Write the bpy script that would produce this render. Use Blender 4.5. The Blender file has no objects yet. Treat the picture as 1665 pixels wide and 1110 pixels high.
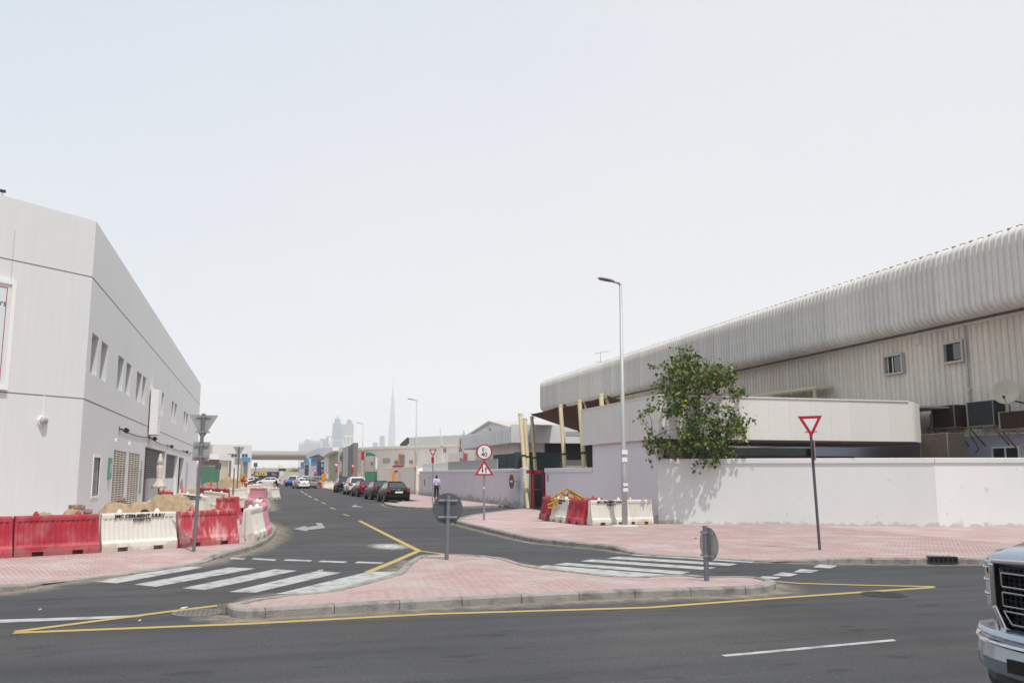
import bpy, bmesh, math, random
import numpy as np
from mathutils import Vector, Matrix, noise
random.seed(7); R = math.radians
sc = bpy.context.scene; COL = sc.collection
# ------------------------------------------------------------------ camera
# world axes: +Y runs down the side street, +X runs right along the main road, z up
F = 1450.0; H = 1.95; PIT = math.atan(216/F); YAW = -R(15.7)
cam = bpy.data.cameras.new('camera'); camo = bpy.data.objects.new('camera', cam); COL.objects.link(camo)
cam.sensor_width = 36; cam.lens = F/1665*36; cam.clip_start = 0.05; cam.clip_end = 30000
camo.location = (0, 0, H); camo.rotation_euler = (R(90)+PIT, 0, YAW); sc.camera = camo
# ------------------------------------------------------------------ sky, sun, exposure
SUN = Vector((0.13, -0.42, 0.90)).normalized()
w = bpy.data.worlds.new('World'); sc.world = w; w.use_nodes = True
nt = w.node_tree; N = nt.nodes; L = nt.links
bg = N['Background']; bg.inputs['Strength'].default_value = 0.1
sky = N.new('ShaderNodeTexSky'); sky.sky_type = 'NISHITA'; sky.sun_disc = False
sky.sun_elevation = math.asin(SUN.z); sky.sun_rotation = math.atan2(SUN.x, SUN.y)
sky.air_density = 1.0; sky.dust_density = 3.0; sky.ozone_density = 1.5
tc = N.new('ShaderNodeTexCoord'); mp = N.new('ShaderNodeMapping'); mp.inputs['Scale'].default_value = (1, 1, 2.2)
L.new(tc.outputs['Generated'], mp.inputs['Vector'])
n1 = N.new('ShaderNodeTexNoise'); n1.inputs['Scale'].default_value = 1.15; n1.inputs['Detail'].default_value = 5; n1.inputs['Roughness'].default_value = 0.5
n1.inputs['Distortion'].default_value = 0.4
L.new(mp.outputs[0], n1.inputs['Vector'])
rp = N.new('ShaderNodeMapRange'); rp.inputs['From Min'].default_value = 0.3; rp.inputs['From Max'].default_value = 0.7
rp.inputs['To Min'].default_value = 0.0; rp.inputs['To Max'].default_value = 1.0
L.new(n1.outputs['Fac'], rp.inputs['Value'])
veil = N.new('ShaderNodeMix'); veil.data_type = 'RGBA'
veil.inputs[6].default_value = (5.3, 6.25, 7.2, 1); veil.inputs[7].default_value = (6.98, 6.96, 7.22, 1)
sx = N.new('ShaderNodeSeparateXYZ'); L.new(tc.outputs['Generated'], sx.inputs[0])
def wm(op, a, b_):
    q = N.new('ShaderNodeMath'); q.operation = op
    for i_, v_ in enumerate((a, b_)):
        if hasattr(v_, 'is_linked'): L.new(v_, q.inputs[i_])
        else: q.inputs[i_].default_value = v_
    return q.outputs[0]
g_ = wm('ADD', wm('ADD', wm('MULTIPLY', sx.outputs['X'], 0.75), wm('MULTIPLY', sx.outputs['Z'], -0.75)), wm('ADD', wm('MULTIPLY', rp.outputs[0], 0.45), 0.55))
cl = N.new('ShaderNodeClamp'); L.new(g_, cl.inputs['Value']); L.new(cl.outputs[0], veil.inputs[0])
mx = N.new('ShaderNodeMix'); mx.data_type = 'RGBA'; mx.inputs[0].default_value = 0.9
L.new(sky.outputs[0], mx.inputs[6]); L.new(veil.outputs[2], mx.inputs[7]); L.new(mx.outputs[2], bg.inputs['Color'])
sl = bpy.data.lights.new('sun', 'SUN'); sl.energy = 3.1; sl.angle = R(0.6); sl.color = (1.0, 0.955, 0.89)
so = bpy.data.objects.new('sun', sl); COL.objects.link(so); so.rotation_euler = SUN.to_track_quat('Z', 'Y').to_euler()
so.location = (0, 0, 50)
sc.view_settings.view_transform = 'Standard'; sc.view_settings.look = 'None'; sc.view_settings.exposure = 0.30
sc.view_settings.gamma = 1; sc.view_settings.use_curve_mapping = False
sc.render.engine = 'CYCLES'; sc.cycles.volume_bounces = 2
# ------------------------------------------------------------------ surveying helpers (where a sight line meets the ground or a wall)
def ray(px, py):
    u = (px-832.5)/F; v = -(py-555)/F; cp, sp = math.cos(PIT), math.sin(PIT)
    x, y, z = u, cp-v*sp, sp+v*cp; c, s = math.cos(YAW), math.sin(YAW)
    return Vector((c*x-s*y, s*x+c*y, z))
KH = 0.12
def G(px, py, z=0.0):
    d = ray(px, py); t = (z-H)/d.z; return Vector((d.x*t, d.y*t, z))
def AX(px, py, x):
    d = ray(px, py); t = x/d.x; return Vector((x, d.y*t, H+d.z*t))
def AY(px, py, y):
    d = ray(px, py); t = y/d.y; return Vector((d.x*t, y, H+d.z*t))
def AD(px, py, dep):            # dep = distance straight ahead of the camera
    d = ray(px, py); k = d.x*-math.sin(YAW)+d.y*math.cos(YAW); t = dep/k
    return Vector((d.x*t, d.y*t, H+d.z*t))
# ------------------------------------------------------------------ materials
MATS = {}
def mat(name, col, rough=0.7, metal=0.0, var=0.06, s1=1.5, s2=25.0, bump=0.0, bs=60.0, stretch=None, island=0.0, objr=0.0,
        dirt=None, streak=0.0, spec=0.4, coat=0.0, col2=None, c2=(0.45, 0.6), emit=None):
    if name in MATS: return MATS[name]
    m = bpy.data.materials.new(name); MATS[name] = m; m.use_nodes = True
    nt = m.node_tree; N = nt.nodes; L = nt.links; b = N['Principled BSDF']
    b.inputs['Roughness'].default_value = rough; b.inputs['Metallic'].default_value = metal
    b.inputs['Specular IOR Level'].default_value = spec; b.inputs['Coat Weight'].default_value = coat
    tc = N.new('ShaderNodeTexCoord'); vec = tc.outputs['Object']
    if stretch:
        mp = N.new('ShaderNodeMapping'); mp.inputs['Scale'].default_value = stretch; L.new(vec, mp.inputs['Vector']); vec = mp.outputs[0]
    def noi(s, det=4, v=None):
        n = N.new('ShaderNodeTexNoise'); n.inputs['Scale'].default_value = s; n.inputs['Detail'].default_value = det
        L.new(v or vec, n.inputs['Vector']); return n.outputs['Fac']
    def math_(op, a, bb):
        n = N.new('ShaderNodeMath'); n.operation = op
        for i, q in enumerate((a, bb)):
            if hasattr(q, 'is_linked'): L.new(q, n.inputs[i])
            else: n.inputs[i].default_value = q
        return n.outputs[0]
    # brightness factor around 1
    f = math_('MULTIPLY', math_('SUBTRACT', noi(s1), 0.5), 2.2*var)
    f = math_('ADD', f, math_('MULTIPLY', math_('SUBTRACT', noi(s2, 3), 0.5), 1.4*var))
    if island:
        g = N.new('ShaderNodeNewGeometry')
        f = math_('ADD', f, math_('MULTIPLY', math_('SUBTRACT', g.outputs['Random Per Island'], 0.5), 2*island))
    if objr:
        g = N.new('ShaderNodeObjectInfo')
        f = math_('ADD', f, math_('MULTIPLY', math_('SUBTRACT', g.outputs['Random'], 0.5), 2*objr))
    if streak:
        mp = N.new('ShaderNodeMapping'); mp.inputs['Scale'].default_value = (3.5, 3.5, 0.18); L.new(tc.outputs['Object'], mp.inputs['Vector'])
        f = math_('ADD', f, math_('MULTIPLY', math_('SUBTRACT', noi(1.6, 6, mp.outputs[0]), 0.5), 2*streak))
    f = math_('ADD', f, 1.0)
    base = None
    if col2:
        r = N.new('ShaderNodeMapRange'); r.inputs['From Min'].default_value = c2[0]; r.inputs['From Max'].default_value = c2[1]
        L.new(noi(s1*1.7, 6), r.inputs['Value'])
        q = N.new('ShaderNodeMix'); q.data_type = 'RGBA'; L.new(r.outputs[0], q.inputs[0])
        q.inputs[6].default_value = (*col, 1); q.inputs[7].default_value = (*col2, 1); base = q.outputs[2]
    vm = N.new('ShaderNodeVectorMath'); vm.operation = 'SCALE'; L.new(f, vm.inputs['Scale'])
    if base: L.new(base, vm.inputs[0])
    else: vm.inputs[0].default_value = col
    out = vm.outputs[0]
    if dirt:          # (colour, height above the ground the splash and flaking reaches, amount)
        g = N.new('ShaderNodeNewGeometry'); sx = N.new('ShaderNodeSeparateXYZ'); L.new(g.outputs['Position'], sx.inputs[0])
        r = N.new('ShaderNodeMapRange'); L.new(sx.outputs['Z'], r.inputs['Value'])
        r.inputs['From Min'].default_value = 0.1; r.inputs['From Max'].default_value = 0.12+dirt[1]; r.inputs['To Min'].default_value = 0.30; r.inputs['To Max'].default_value = -0.05
        nn = N.new('ShaderNodeTexNoise'); nn.inputs['Scale'].default_value = 2.6; nn.inputs['Detail'].default_value = 8; L.new(g.outputs['Position'], nn.inputs['Vector'])
        a = math_('ADD', nn.outputs['Fac'], r.outputs[0]); r2 = N.new('ShaderNodeMapRange'); r2.inputs['From Min'].default_value = 0.60; r2.inputs['From Max'].default_value = 0.72
        r2.inputs['To Max'].default_value = dirt[2]; L.new(a, r2.inputs['Value'])
        q = N.new('ShaderNodeMix'); q.data_type = 'RGBA'; L.new(r2.outputs[0], q.inputs[0]); L.new(out, q.inputs[6]); q.inputs[7].default_value = (*dirt[0], 1); out = q.outputs[2]
    L.new(out, b.inputs['Base Color'])
    if bump:
        bn = N.new('ShaderNodeBump'); bn.inputs['Strength'].default_value = bump; bn.inputs['Distance'].default_value = 0.02
        L.new(noi(bs, 5), bn.inputs['Height']); L.new(bn.outputs[0], b.inputs['Normal'])
    return m
def glass(name, col=(0.03, 0.035, 0.04), rough=0.08, spec=0.8):
    return mat(name, col, rough, 0, 0.05, spec=spec, coat=0.3)
M = {}
M['asphalt'] = mat('asphalt', (0.052, 0.052, 0.057), 0.9, var=0.22, s1=0.35, s2=90, bump=0.5, bs=160, col2=(0.068, 0.066, 0.066), c2=(0.42, 0.72))
def asphalt_mat():
    m = bpy.data.materials.new('asphalt_worn'); m.use_nodes = True; nt = m.node_tree; N = nt.nodes; L = nt.links; b = N['Principled BSDF']; b.inputs['Roughness'].default_value = .88; b.inputs['Specular IOR Level'].default_value = .3
    g = N.new('ShaderNodeNewGeometry'); pos = g.outputs['Position']
    def noi(s, det=4, sc=None, rough=.5):
        v = pos
        if sc: mp = N.new('ShaderNodeMapping'); mp.inputs['Scale'].default_value = sc; L.new(pos, mp.inputs['Vector']); v = mp.outputs[0]
        n = N.new('ShaderNodeTexNoise'); n.inputs['Scale'].default_value = s; n.inputs['Detail'].default_value = det; n.inputs['Roughness'].default_value = rough; L.new(v, n.inputs['Vector']); return n.outputs['Fac']
    def mm(op, a, c):
        q = N.new('ShaderNodeMath'); q.operation = op
        for i,v in enumerate((a,c)):
            if hasattr(v,'is_linked'): L.new(v, q.inputs[i])
            else: q.inputs[i].default_value = v
        return q.outputs[0]
    def ramp(v, lo, hi, t0, t1):
        r = N.new('ShaderNodeMapRange'); r.inputs['From Min'].default_value = lo; r.inputs['From Max'].default_value = hi; r.inputs['To Min'].default_value = t0; r.inputs['To Max'].default_value = t1; L.new(v, r.inputs['Value']); return r.outputs[0]
    f = ramp(noi(.32, 5), .3, .7, .86, 1.16)
    f = mm('MULTIPLY', f, ramp(noi(1, 4, (.10, 1.9, 1)), .3, .7, .80, 1.18))          # wheel tracks along the main road
    f = mm('MULTIPLY', f, ramp(noi(30, 3, None, .75), .32, .68, .70, 1.32))               # aggregate
    f = mm('MULTIPLY', f, ramp(noi(90, 2, None, .7), .32, .68, .70, 1.32))
    f = mm('MULTIPLY', f, ramp(noi(2.3, 8, (.5, 1.4, 1)), .60, .68, 1.0, .66))         # dark oil and scuff marks
    f = mm('MULTIPLY', f, ramp(noi(7.5, 6), .68, .74, 1.0, 1.6))                      # pale specks
    q = N.new('ShaderNodeMix'); q.data_type = 'RGBA'; L.new(ramp(noi(.22, 6), .45, .70, 0, 1), q.inputs[0]); q.inputs[6].default_value = (.056,.056,.060,1); q.inputs[7].default_value = (.076,.071,.066,1)
    s = N.new('ShaderNodeVectorMath'); s.operation = 'SCALE'; L.new(q.outputs[2], s.inputs[0]); L.new(f, s.inputs['Scale']); L.new(s.outputs[0], b.inputs['Base Color'])
    bn = N.new('ShaderNodeBump'); bn.inputs['Strength'].default_value = .6; bn.inputs['Distance'].default_value = .01; L.new(noi(110, 4), bn.inputs['Height']); L.new(bn.outputs[0], b.inputs['Normal']); return m
M['asphalt'] = asphalt_mat()
M['sand_ground'] = mat('sand_ground', (0.34, 0.29, 0.22), 0.95, var=0.1, s1=0.05, s2=2)
M['paver'] = mat('paver', (0.41, 0.285, 0.27), 0.85, var=0.14, s1=0.55, s2=30, island=0.05, objr=0.05, bump=0.3, bs=90, col2=(0.44, 0.365, 0.34), c2=(0.46, 0.66))
M['joint'] = mat('joint_sand', (0.40, 0.295, 0.275), 0.95, var=0.1)
M['kerb'] = mat('kerb_concrete', (0.29, 0.27, 0.245), 0.9, var=0.22, s1=2.2, s2=40, bump=0.6, bs=40, objr=0.08, col2=(0.17, 0.155, 0.14), c2=(0.48, 0.68))
M['paintw'] = mat('road_paint_white', (0.40, 0.40, 0.385), 0.75, var=0.16, s1=2, s2=50, col2=(0.22, 0.22, 0.21), c2=(0.48, 0.66))
M['painty'] = mat('road_paint_yellow', (0.42, 0.30, 0.09), 0.75, var=0.16, s1=2, s2=50, col2=(0.36, 0.28, 0.13), c2=(0.55, 0.8))
M['bldg'] = mat('render_grey_white', (0.665, 0.68, 0.68), 0.85, var=0.03, s1=0.25, s2=14, bump=0.15, bs=30, streak=0.055)
M['groove'] = mat('groove_dark', (0.16, 0.16, 0.165), 0.9)
M['white'] = mat('white_paint', (0.80, 0.795, 0.78), 0.7, var=0.04, streak=0.03)
M['wallw'] = mat('wall_white', (0.685, 0.695, 0.68), 0.85, var=0.05, s1=0.6, s2=12, bump=0.15, bs=20, streak=0.03, dirt=((0.44, 0.38, 0.30), 0.22, 0.6))
M['wallw2'] = mat('wall_white_pale', (0.77, 0.78, 0.765), 0.85, var=0.04, s1=0.6, s2=12, bump=0.15, bs=20, streak=0.02, dirt=((0.46, 0.40, 0.31), 0.22, 0.6))  # paler, less streaked version of the wall white
M['lav'] = mat('wall_lavender', (0.68, 0.66, 0.70), 0.85, var=0.04, s1=0.5, s2=12, bump=0.1, bs=20, streak=0.03, dirt=((0.35, 0.31, 0.30), 0.5, 0.6))
M['lavg'] = mat('wall_lavender_grey', (0.60, 0.585, 0.61), 0.85, var=0.06, s1=0.5, s2=12, bump=0.1, bs=20, streak=0.07, dirt=((0.30, 0.26, 0.24), 0.6, 0.7))
M['cream'] = mat('wall_cream', (0.76, 0.71, 0.62), 0.85, var=0.05, streak=0.04, dirt=((0.38, 0.32, 0.25), 0.5, 0.6))
M['creamc'] = mat('cladding_cream', (0.92, 0.89, 0.79), 0.6, var=0.05, streak=0.04, objr=0.03)
M['clad'] = mat('cladding_grey', (0.63, 0.60, 0.555), 0.7, var=0.12, s1=0.5, s2=8, streak=0.16, objr=0.06)
M['cladlow'] = mat('cladding_grey_dirty', (0.66, 0.60, 0.525), 0.75, var=0.14, s1=0.6, s2=8, streak=0.22, objr=0.05)
M['canopy'] = mat('canopy_panel', (0.69, 0.67, 0.63), 0.55, var=0.05, streak=0.04, objr=0.02)
M['galv'] = mat('galvanised', (0.33, 0.34, 0.345), 0.45, 0.5, var=0.12, s1=3, s2=30)
M['pole'] = mat('pole_grey', (0.16, 0.17, 0.185), 0.6, 0.1, var=0.1)
M['signback'] = mat('sign_back_grey', (0.085, 0.092, 0.105), 0.6, 0.0, var=0.12)
M['signgal'] = mat('sign_back_aluminium', (0.36, 0.35, 0.345), 0.55, 0.2, var=0.08)
M['dark'] = mat('dark_metal', (0.03, 0.03, 0.032), 0.6, var=0.1)
M['black'] = mat('black', (0.012, 0.012, 0.013), 0.6, var=0.1)
M['void'] = mat('interior_shade', (0.02, 0.021, 0.022), 0.9, var=0.1)  # shade inside openings put into a near-black colour
M['glass'] = glass('window_glass')
M['red'] = mat('sign_red', (0.45, 0.012, 0.022), 0.4, var=0.05)
M['signw'] = mat('sign_white', (0.75, 0.74, 0.74), 0.4, var=0.03)
M['bred'] = mat('barrier_red', (0.36, 0.022, 0.038), 0.6, var=0.14, s1=1.4, s2=18, streak=0.25, objr=0.14, col2=(0.42, 0.11, 0.12), c2=(0.45, 0.72), dirt=((0.30, 0.12, 0.11), 0.25, 0.7))
M['bredf'] = mat('barrier_red_faded', (0.42, 0.05, 0.065), 0.65, var=0.14, s1=3.2, s2=18, streak=0.30, stretch=(1, 1, 0.35), col2=(0.55, 0.30, 0.29), c2=(0.47, 0.62), dirt=((0.35, 0.12, 0.11), 0.25, 0.7))
M['bwhite'] = mat('barrier_white', (0.66, 0.63, 0.57), 0.6, var=0.08, s1=1.4, s2=18, streak=0.08, objr=0.05, dirt=((0.48, 0.40, 0.30), 0.3, 0.8))
M['bpink'] = mat('barrier_pink', (0.56, 0.25, 0.31), 0.6, var=0.08, s1=1.4, s2=18, streak=0.10, objr=0.05)
M['sand'] = mat('sand_heap', (0.38, 0.285, 0.175), 0.95, var=0.16, s1=3, s2=40, bump=0.8, bs=30, col2=(0.30, 0.22, 0.13), c2=(0.45, 0.6))
M['brickred'] = mat('rubble_red', (0.25, 0.13, 0.11), 0.9, var=0.25, s1=4, s2=30, objr=0.2, bump=0.6, bs=20, col2=(0.30, 0.25, 0.23), c2=(0.45, 0.6))
M['bag'] = mat('plastic_red', (0.70, 0.06, 0.03), 0.45, var=0.1)
M['green'] = mat('green_sheet', (0.035, 0.20, 0.10), 0.6, var=0.1, streak=0.08)
M['dgreen'] = mat('netting_and_yard_shade', (0.05, 0.07, 0.068), 0.8, var=0.2, s1=3, s2=25)
M['ycream'] = mat('mast_cream', (0.66, 0.55, 0.33), 0.55, var=0.05, streak=0.04)
M['sail'] = mat('sail_brown', (0.13, 0.062, 0.038), 0.8, var=0.08)
M['yellow'] = mat('steel_yellow', (0.62, 0.33, 0.03), 0.5, var=0.14)
M['orange'] = mat('orange', (0.75, 0.26, 0.02), 0.5, var=0.05)
M['concrete'] = mat('viaduct_concrete', (0.52, 0.50, 0.46), 0.9, var=0.06, s1=0.1, s2=1)
M['blue'] = mat('blue_shop', (0.07, 0.28, 0.50), 0.5, var=0.06)
M['navy'] = mat('navy_board', (0.02, 0.035, 0.17), 0.5, var=0.05)
M['yel'] = mat('yellow_letters', (0.8, 0.65, 0.05), 0.5, var=0.03)
M['tyre'] = mat('tyre', (0.018, 0.018, 0.018), 0.85, var=0.1)
M['rim'] = mat('alloy_rim', (0.45, 0.46, 0.47), 0.35, 0.8, var=0.1)
M['tail'] = mat('tail_lamp', (0.42, 0.01, 0.015), 0.2, spec=0.6)
M['plate'] = mat('number_plate', (0.75, 0.74, 0.70), 0.5)
M['chrome'] = mat('chrome', (0.62, 0.62, 0.62), 0.12, 1.0, var=0.02)
M['lampg'] = mat('headlamp_glass', (0.45, 0.46, 0.47), 0.1, 0.3, spec=0.9, coat=0.6)
M['rust'] = mat('rusty_steel', (0.22, 0.13, 0.09), 0.8, var=0.25, s1=5, s2=40)
M['acbrown'] = mat('coil_brown', (0.065, 0.032, 0.026), 0.8, var=0.25, s1=6, s2=60)
M['acgrey'] = mat('coil_grey', (0.045, 0.05, 0.052), 0.8, var=0.2, s1=6, s2=60)
M['actan'] = mat('coil_tan', (0.20, 0.165, 0.125), 0.85, var=0.25, s1=6, s2=60)
M['accase'] = mat('ac_casing', (0.30, 0.28, 0.25), 0.6, var=0.08, streak=0.1)
M['dish'] = mat('dish_cream', (0.50, 0.475, 0.385), 0.5, var=0.06, col2=(0.52, 0.44, 0.30), c2=(0.55, 0.75))
M['bark'] = mat('bark', (0.16, 0.12, 0.09), 0.9, var=0.2, s1=6, s2=40, bump=0.5)
M['skin'] = mat('skin_dark', (0.06, 0.035, 0.025), 0.6)
M['shirt'] = mat('shirt_lilac', (0.66, 0.52, 0.78), 0.8, var=0.03)
M['trouser'] = mat('trousers_black', (0.015, 0.014, 0.016), 0.85)
M['canvas'] = mat('canvas_cream', (0.60, 0.56, 0.48), 0.85, var=0.08)
M['stone'] = mat('stone_grey', (0.40, 0.37, 0.33), 0.9, var=0.08)
def paint(name, col, metal=0.3):
    return mat('car_paint_'+name, col, 0.4, metal, var=0.03, coat=0.15, spec=0.2)
# ------------------------------------------------------------------ mesh builder
class MB:
    def __init__(s): s.v = []; s.f = []; s.mi = []; s.cur = 0
    def add(s, vs, fs):
        o = len(s.v); s.v += [tuple(p) for p in vs]; s.f += [tuple(i+o for i in f) for f in fs]; s.mi += [s.cur]*len(fs); return s
    def bx(s, x0, x1, y0, y1, z0, z1):
        return s.add([(x0,y0,z0),(x1,y0,z0),(x1,y1,z0),(x0,y1,z0),(x0,y0,z1),(x1,y0,z1),(x1,y1,z1),(x0,y1,z1)],
                     [(0,3,2,1),(4,5,6,7),(0,1,5,4),(1,2,6,5),(2,3,7,6),(3,0,4,7)])
    def box(s, c, d, rz=0, ry=0, rx=0):
        m = Matrix.Translation(c) @ Matrix.Rotation(rz,4,'Z') @ Matrix.Rotation(ry,4,'Y') @ Matrix.Rotation(rx,4,'X')
        vs = [m @ Vector((a*d[0]/2,b*d[1]/2,e*d[2]/2)) for e in (-1,1) for a,b in ((-1,-1),(1,-1),(1,1),(-1,1))]
        return s.add(vs, [(0,3,2,1),(4,5,6,7),(0,1,5,4),(1,2,6,5),(2,3,7,6),(3,0,4,7)])
    def poly(s, pts): return s.add(pts, [tuple(range(len(pts)))])
    def prism(s, pts, z0, z1):       # plan polygon (counter-clockwise), extruded upwards
        n = len(pts); vs = [(p[0],p[1],z0) for p in pts]+[(p[0],p[1],z1) for p in pts]
        return s.add(vs, [tuple(range(n-1,-1,-1)), tuple(range(n,2*n))]+[(i,(i+1)%n,n+(i+1)%n,n+i) for i in range(n)])
    def ext(s, pts, off):            # any planar polygon in 3-D extruded by a vector
        n = len(pts); off = Vector(off); vs = [Vector(p) for p in pts]; vs += [p+off for p in vs]
        return s.add(vs, [tuple(range(n-1,-1,-1)), tuple(range(n,2*n))]+[(i,(i+1)%n,n+(i+1)%n,n+i) for i in range(n)])
    def bar(s, a, b, t, t2=None, up=(0,0,1)):
        a = Vector(a); b = Vector(b); d = (b-a).normalized(); u = Vector(up)
        if abs(d.dot(u)) > 0.95: u = Vector((1,0,0))
        r = d.cross(u).normalized(); u = r.cross(d); t2 = t2 or t; vs = []
        for p in (a, b):
            for i,j in ((-1,-1),(1,-1),(1,1),(-1,1)): vs.append(p+r*(i*t/2)+u*(j*t2/2))
        return s.add(vs, [(0,3,2,1),(4,5,6,7),(0,1,5,4),(1,2,6,5),(2,3,7,6),(3,0,4,7)])
    def tube(s, pts, rad, n=8, cap=True):
        pts = [Vector(p) for p in pts]; m = len(pts); rad = rad if isinstance(rad,(list,tuple)) else [rad]*m
        vs = []; fs = []; ref = None
        for i,p in enumerate(pts):
            d = (pts[min(i+1,m-1)]-pts[max(i-1,0)]).normalized()
            if ref is None: ref = Vector((0,0,1)) if abs(d.z) < 0.9 else Vector((1,0,0))
            r = d.cross(ref).normalized(); u = r.cross(d).normalized(); ref = u
            for k in range(n):
                a = 2*math.pi*k/n; vs.append(p+(r*math.cos(a)+u*math.sin(a))*rad[i])
        for i in range(m-1):
            for k in range(n): fs.append((i*n+k, i*n+(k+1)%n, (i+1)*n+(k+1)%n, (i+1)*n+k))
        if cap: fs += [tuple(range(n-1,-1,-1)), tuple(range((m-1)*n, m*n))]
        return s.add(vs, fs)
    def disc(s, c, nrm, r, th, n=32, r2=None):
        nrm = Vector(nrm).normalized(); c = Vector(c); return s.tube([c-nrm*th/2, c+nrm*th/2], [r, r2 or r], n)
    def lathe(s, prof, c=(0,0,0), n=16):
        vs = []; fs = []; m = len(prof)
        for r,z in prof:
            for k in range(n): a = 2*math.pi*k/n; vs.append((c[0]+r*math.cos(a), c[1]+r*math.sin(a), c[2]+z))
        for i in range(m-1):
            for k in range(n): fs.append((i*n+k, i*n+(k+1)%n, (i+1)*n+(k+1)%n, (i+1)*n+k))
        fs += [tuple(range(n-1,-1,-1)), tuple(range((m-1)*n, m*n))]
        return s.add(vs, fs)
    def loft(s, secs, cap=True):
        n = len(secs[0]); vs = [p for q in secs for p in q]; fs = []
        for i in range(len(secs)-1):
            for k in range(n): fs.append((i*n+k, i*n+(k+1)%n, (i+1)*n+(k+1)%n, (i+1)*n+k))
        if cap: fs += [tuple(range(n-1,-1,-1)), tuple(range((len(secs)-1)*n, len(secs)*n))]
        return s.add(vs, fs)
    def build(s, name, mats, parent=None, smooth=False, bevel=0, fixn=False, loc=None, rz=0):
        me = bpy.data.meshes.new(name); me.from_pydata([tuple(p) for p in s.v], [], s.f)
        mats = mats if isinstance(mats,(list,tuple)) else [mats]
        for m in mats: me.materials.append(m)
        if any(s.mi): me.polygons.foreach_set('material_index', s.mi)
        if fixn:
            b = bmesh.new(); b.from_mesh(me); bmesh.ops.recalc_face_normals(b, faces=b.faces); b.to_mesh(me); b.free()
        if smooth: me.polygons.foreach_set('use_smooth', [True]*len(me.polygons))
        me.update(); o = bpy.data.objects.new(name, me); COL.objects.link(o)
        if parent: o.parent = parent
        if loc is not None: o.location = loc
        o.rotation_euler.z = rz
        if bevel:
            md = o.modifiers.new('edge', 'BEVEL'); md.width = bevel; md.segments = 2; md.limit_method = 'ANGLE'; md.angle_limit = R(35)
            md.harden_normals = False
        return o
def tag(o, label=None, cat=None, group=None, kind=None):
    if label: o['label'] = label
    if cat: o['category'] = cat
    if group: o['group'] = group
    if kind: o['kind'] = kind
    return o
def thing(name, label, cat, loc=(0,0,0), rz=0, group=None, rx=0, ry=0):
    o = bpy.data.objects.new(name, None); COL.objects.link(o); o.location = loc; o.rotation_euler = (rx, ry, rz); o.empty_display_size = 0.2
    return tag(o, label, cat, group)
def dup(o, loc=None, rz=None, label=None, group=None, parent=None, rx=None, ry=None, swap=None):
    c = o.copy(); COL.objects.link(c)
    if parent: c.parent = parent
    if loc is not None: c.location = loc
    if rz is not None: c.rotation_euler.z = rz
    if rx is not None: c.rotation_euler.x = rx
    if ry is not None: c.rotation_euler.y = ry
    if label: c['label'] = label
    if group: c['group'] = group
    for ch in list(o.children): dup(ch, parent=c)
    return c
def text(body, size, m, name='lettering', parent=None, mtx=None, align='CENTER', ext=0.004, offset=0.0, sx=1.0):
    cu = bpy.data.curves.new('txt', 'FONT'); cu.body = body; cu.size = size; cu.align_x = align; cu.align_y = 'CENTER'; cu.extrude = ext; cu.offset = offset
    t = bpy.data.objects.new('txt', cu); COL.objects.link(t); bpy.context.view_layer.update()
    me = bpy.data.meshes.new_from_object(t.evaluated_get(bpy.context.evaluated_depsgraph_get()))
    bpy.data.objects.remove(t); me.name = name; me.materials.clear(); me.materials.append(m)
    if mtx is not None: me.transform(mtx @ Matrix.Diagonal((sx,1,1,1)))
    o = bpy.data.objects.new(name, me); COL.objects.link(o)
    if parent: o.parent = parent
    return o
def face_m(origin, right, up=(0,0,1)):       # text frame: x along right, y along up
    r = Vector(right).normalized(); u = Vector(up).normalized(); n = r.cross(u)
    m = Matrix((r, u, n)).transposed().to_4x4(); m.translation = Vector(origin); return m
# ================================================================== GROUND, ROADS, PAVEMENTS
def struct(o): o['kind'] = 'structure'; return o
struct(MB().bx(-9000, 9000, -300, 12000, -0.6, -0.03).build('ground', M['sand_ground']))
struct(MB().poly([(-80,-25,0),(80,-25,0),(80,330,0),(-80,330,0)]).build('road', M['asphalt']))
def P2(px, py, z=0.0): g = G(px, py, z); return (g.x, g.y)
def inside(p, poly):
    x, y = p; c = False; n = len(poly)
    for i in range(n):
        x1,y1 = poly[i]; x2,y2 = poly[i-1]
        if (y1 > y) != (y2 > y) and x < (x2-x1)*(y-y1)/(y2-y1)+x1: c = not c
    return c
def edist(p, poly, closed=True):
    x, y = p; d = 1e9; n = len(poly)
    for i in range(n if closed else n-1):
        x1,y1 = poly[i]; x2,y2 = poly[(i+1)%n]; dx,dy = x2-x1,y2-y1; q = dx*dx+dy*dy
        t = max(0,min(1,((x-x1)*dx+(y-y1)*dy)/q)) if q else 0; d = min(d, math.hypot(x1+t*dx-x, y1+t*dy-y))
    return d
def smooth_line(pts, closed=False, k=3):
    n = len(pts); out = []
    for i in range(n if closed else n-1):
        p0 = pts[(i-1)%n] if closed or i > 0 else pts[i]; p1 = pts[i]; p2 = pts[(i+1)%n]; p3 = pts[(i+2)%n] if closed or i+2 < n else p2
        for j in range(k):
            t = j/k; out.append(tuple(0.5*((2*p1[a])+(-p0[a]+p2[a])*t+(2*p0[a]-5*p1[a]+4*p2[a]-p3[a])*t*t+(-p0[a]+3*p1[a]-3*p2[a]+p3[a])*t**3) for a in (0,1)))
    if not closed: out.append(tuple(pts[-1]))
    return out
def drop(x, y, segs):       # pavement height, lowered to the road at the crossings
    h = KH
    for (a, b, r) in segs:
        d = edist((x,y), [a,b], False); t = max(0, min(1, (d-0.35)/r)); t = t*t*(3-2*t); h = min(h, 0.022+(KH-0.022)*t)
    return h
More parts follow.
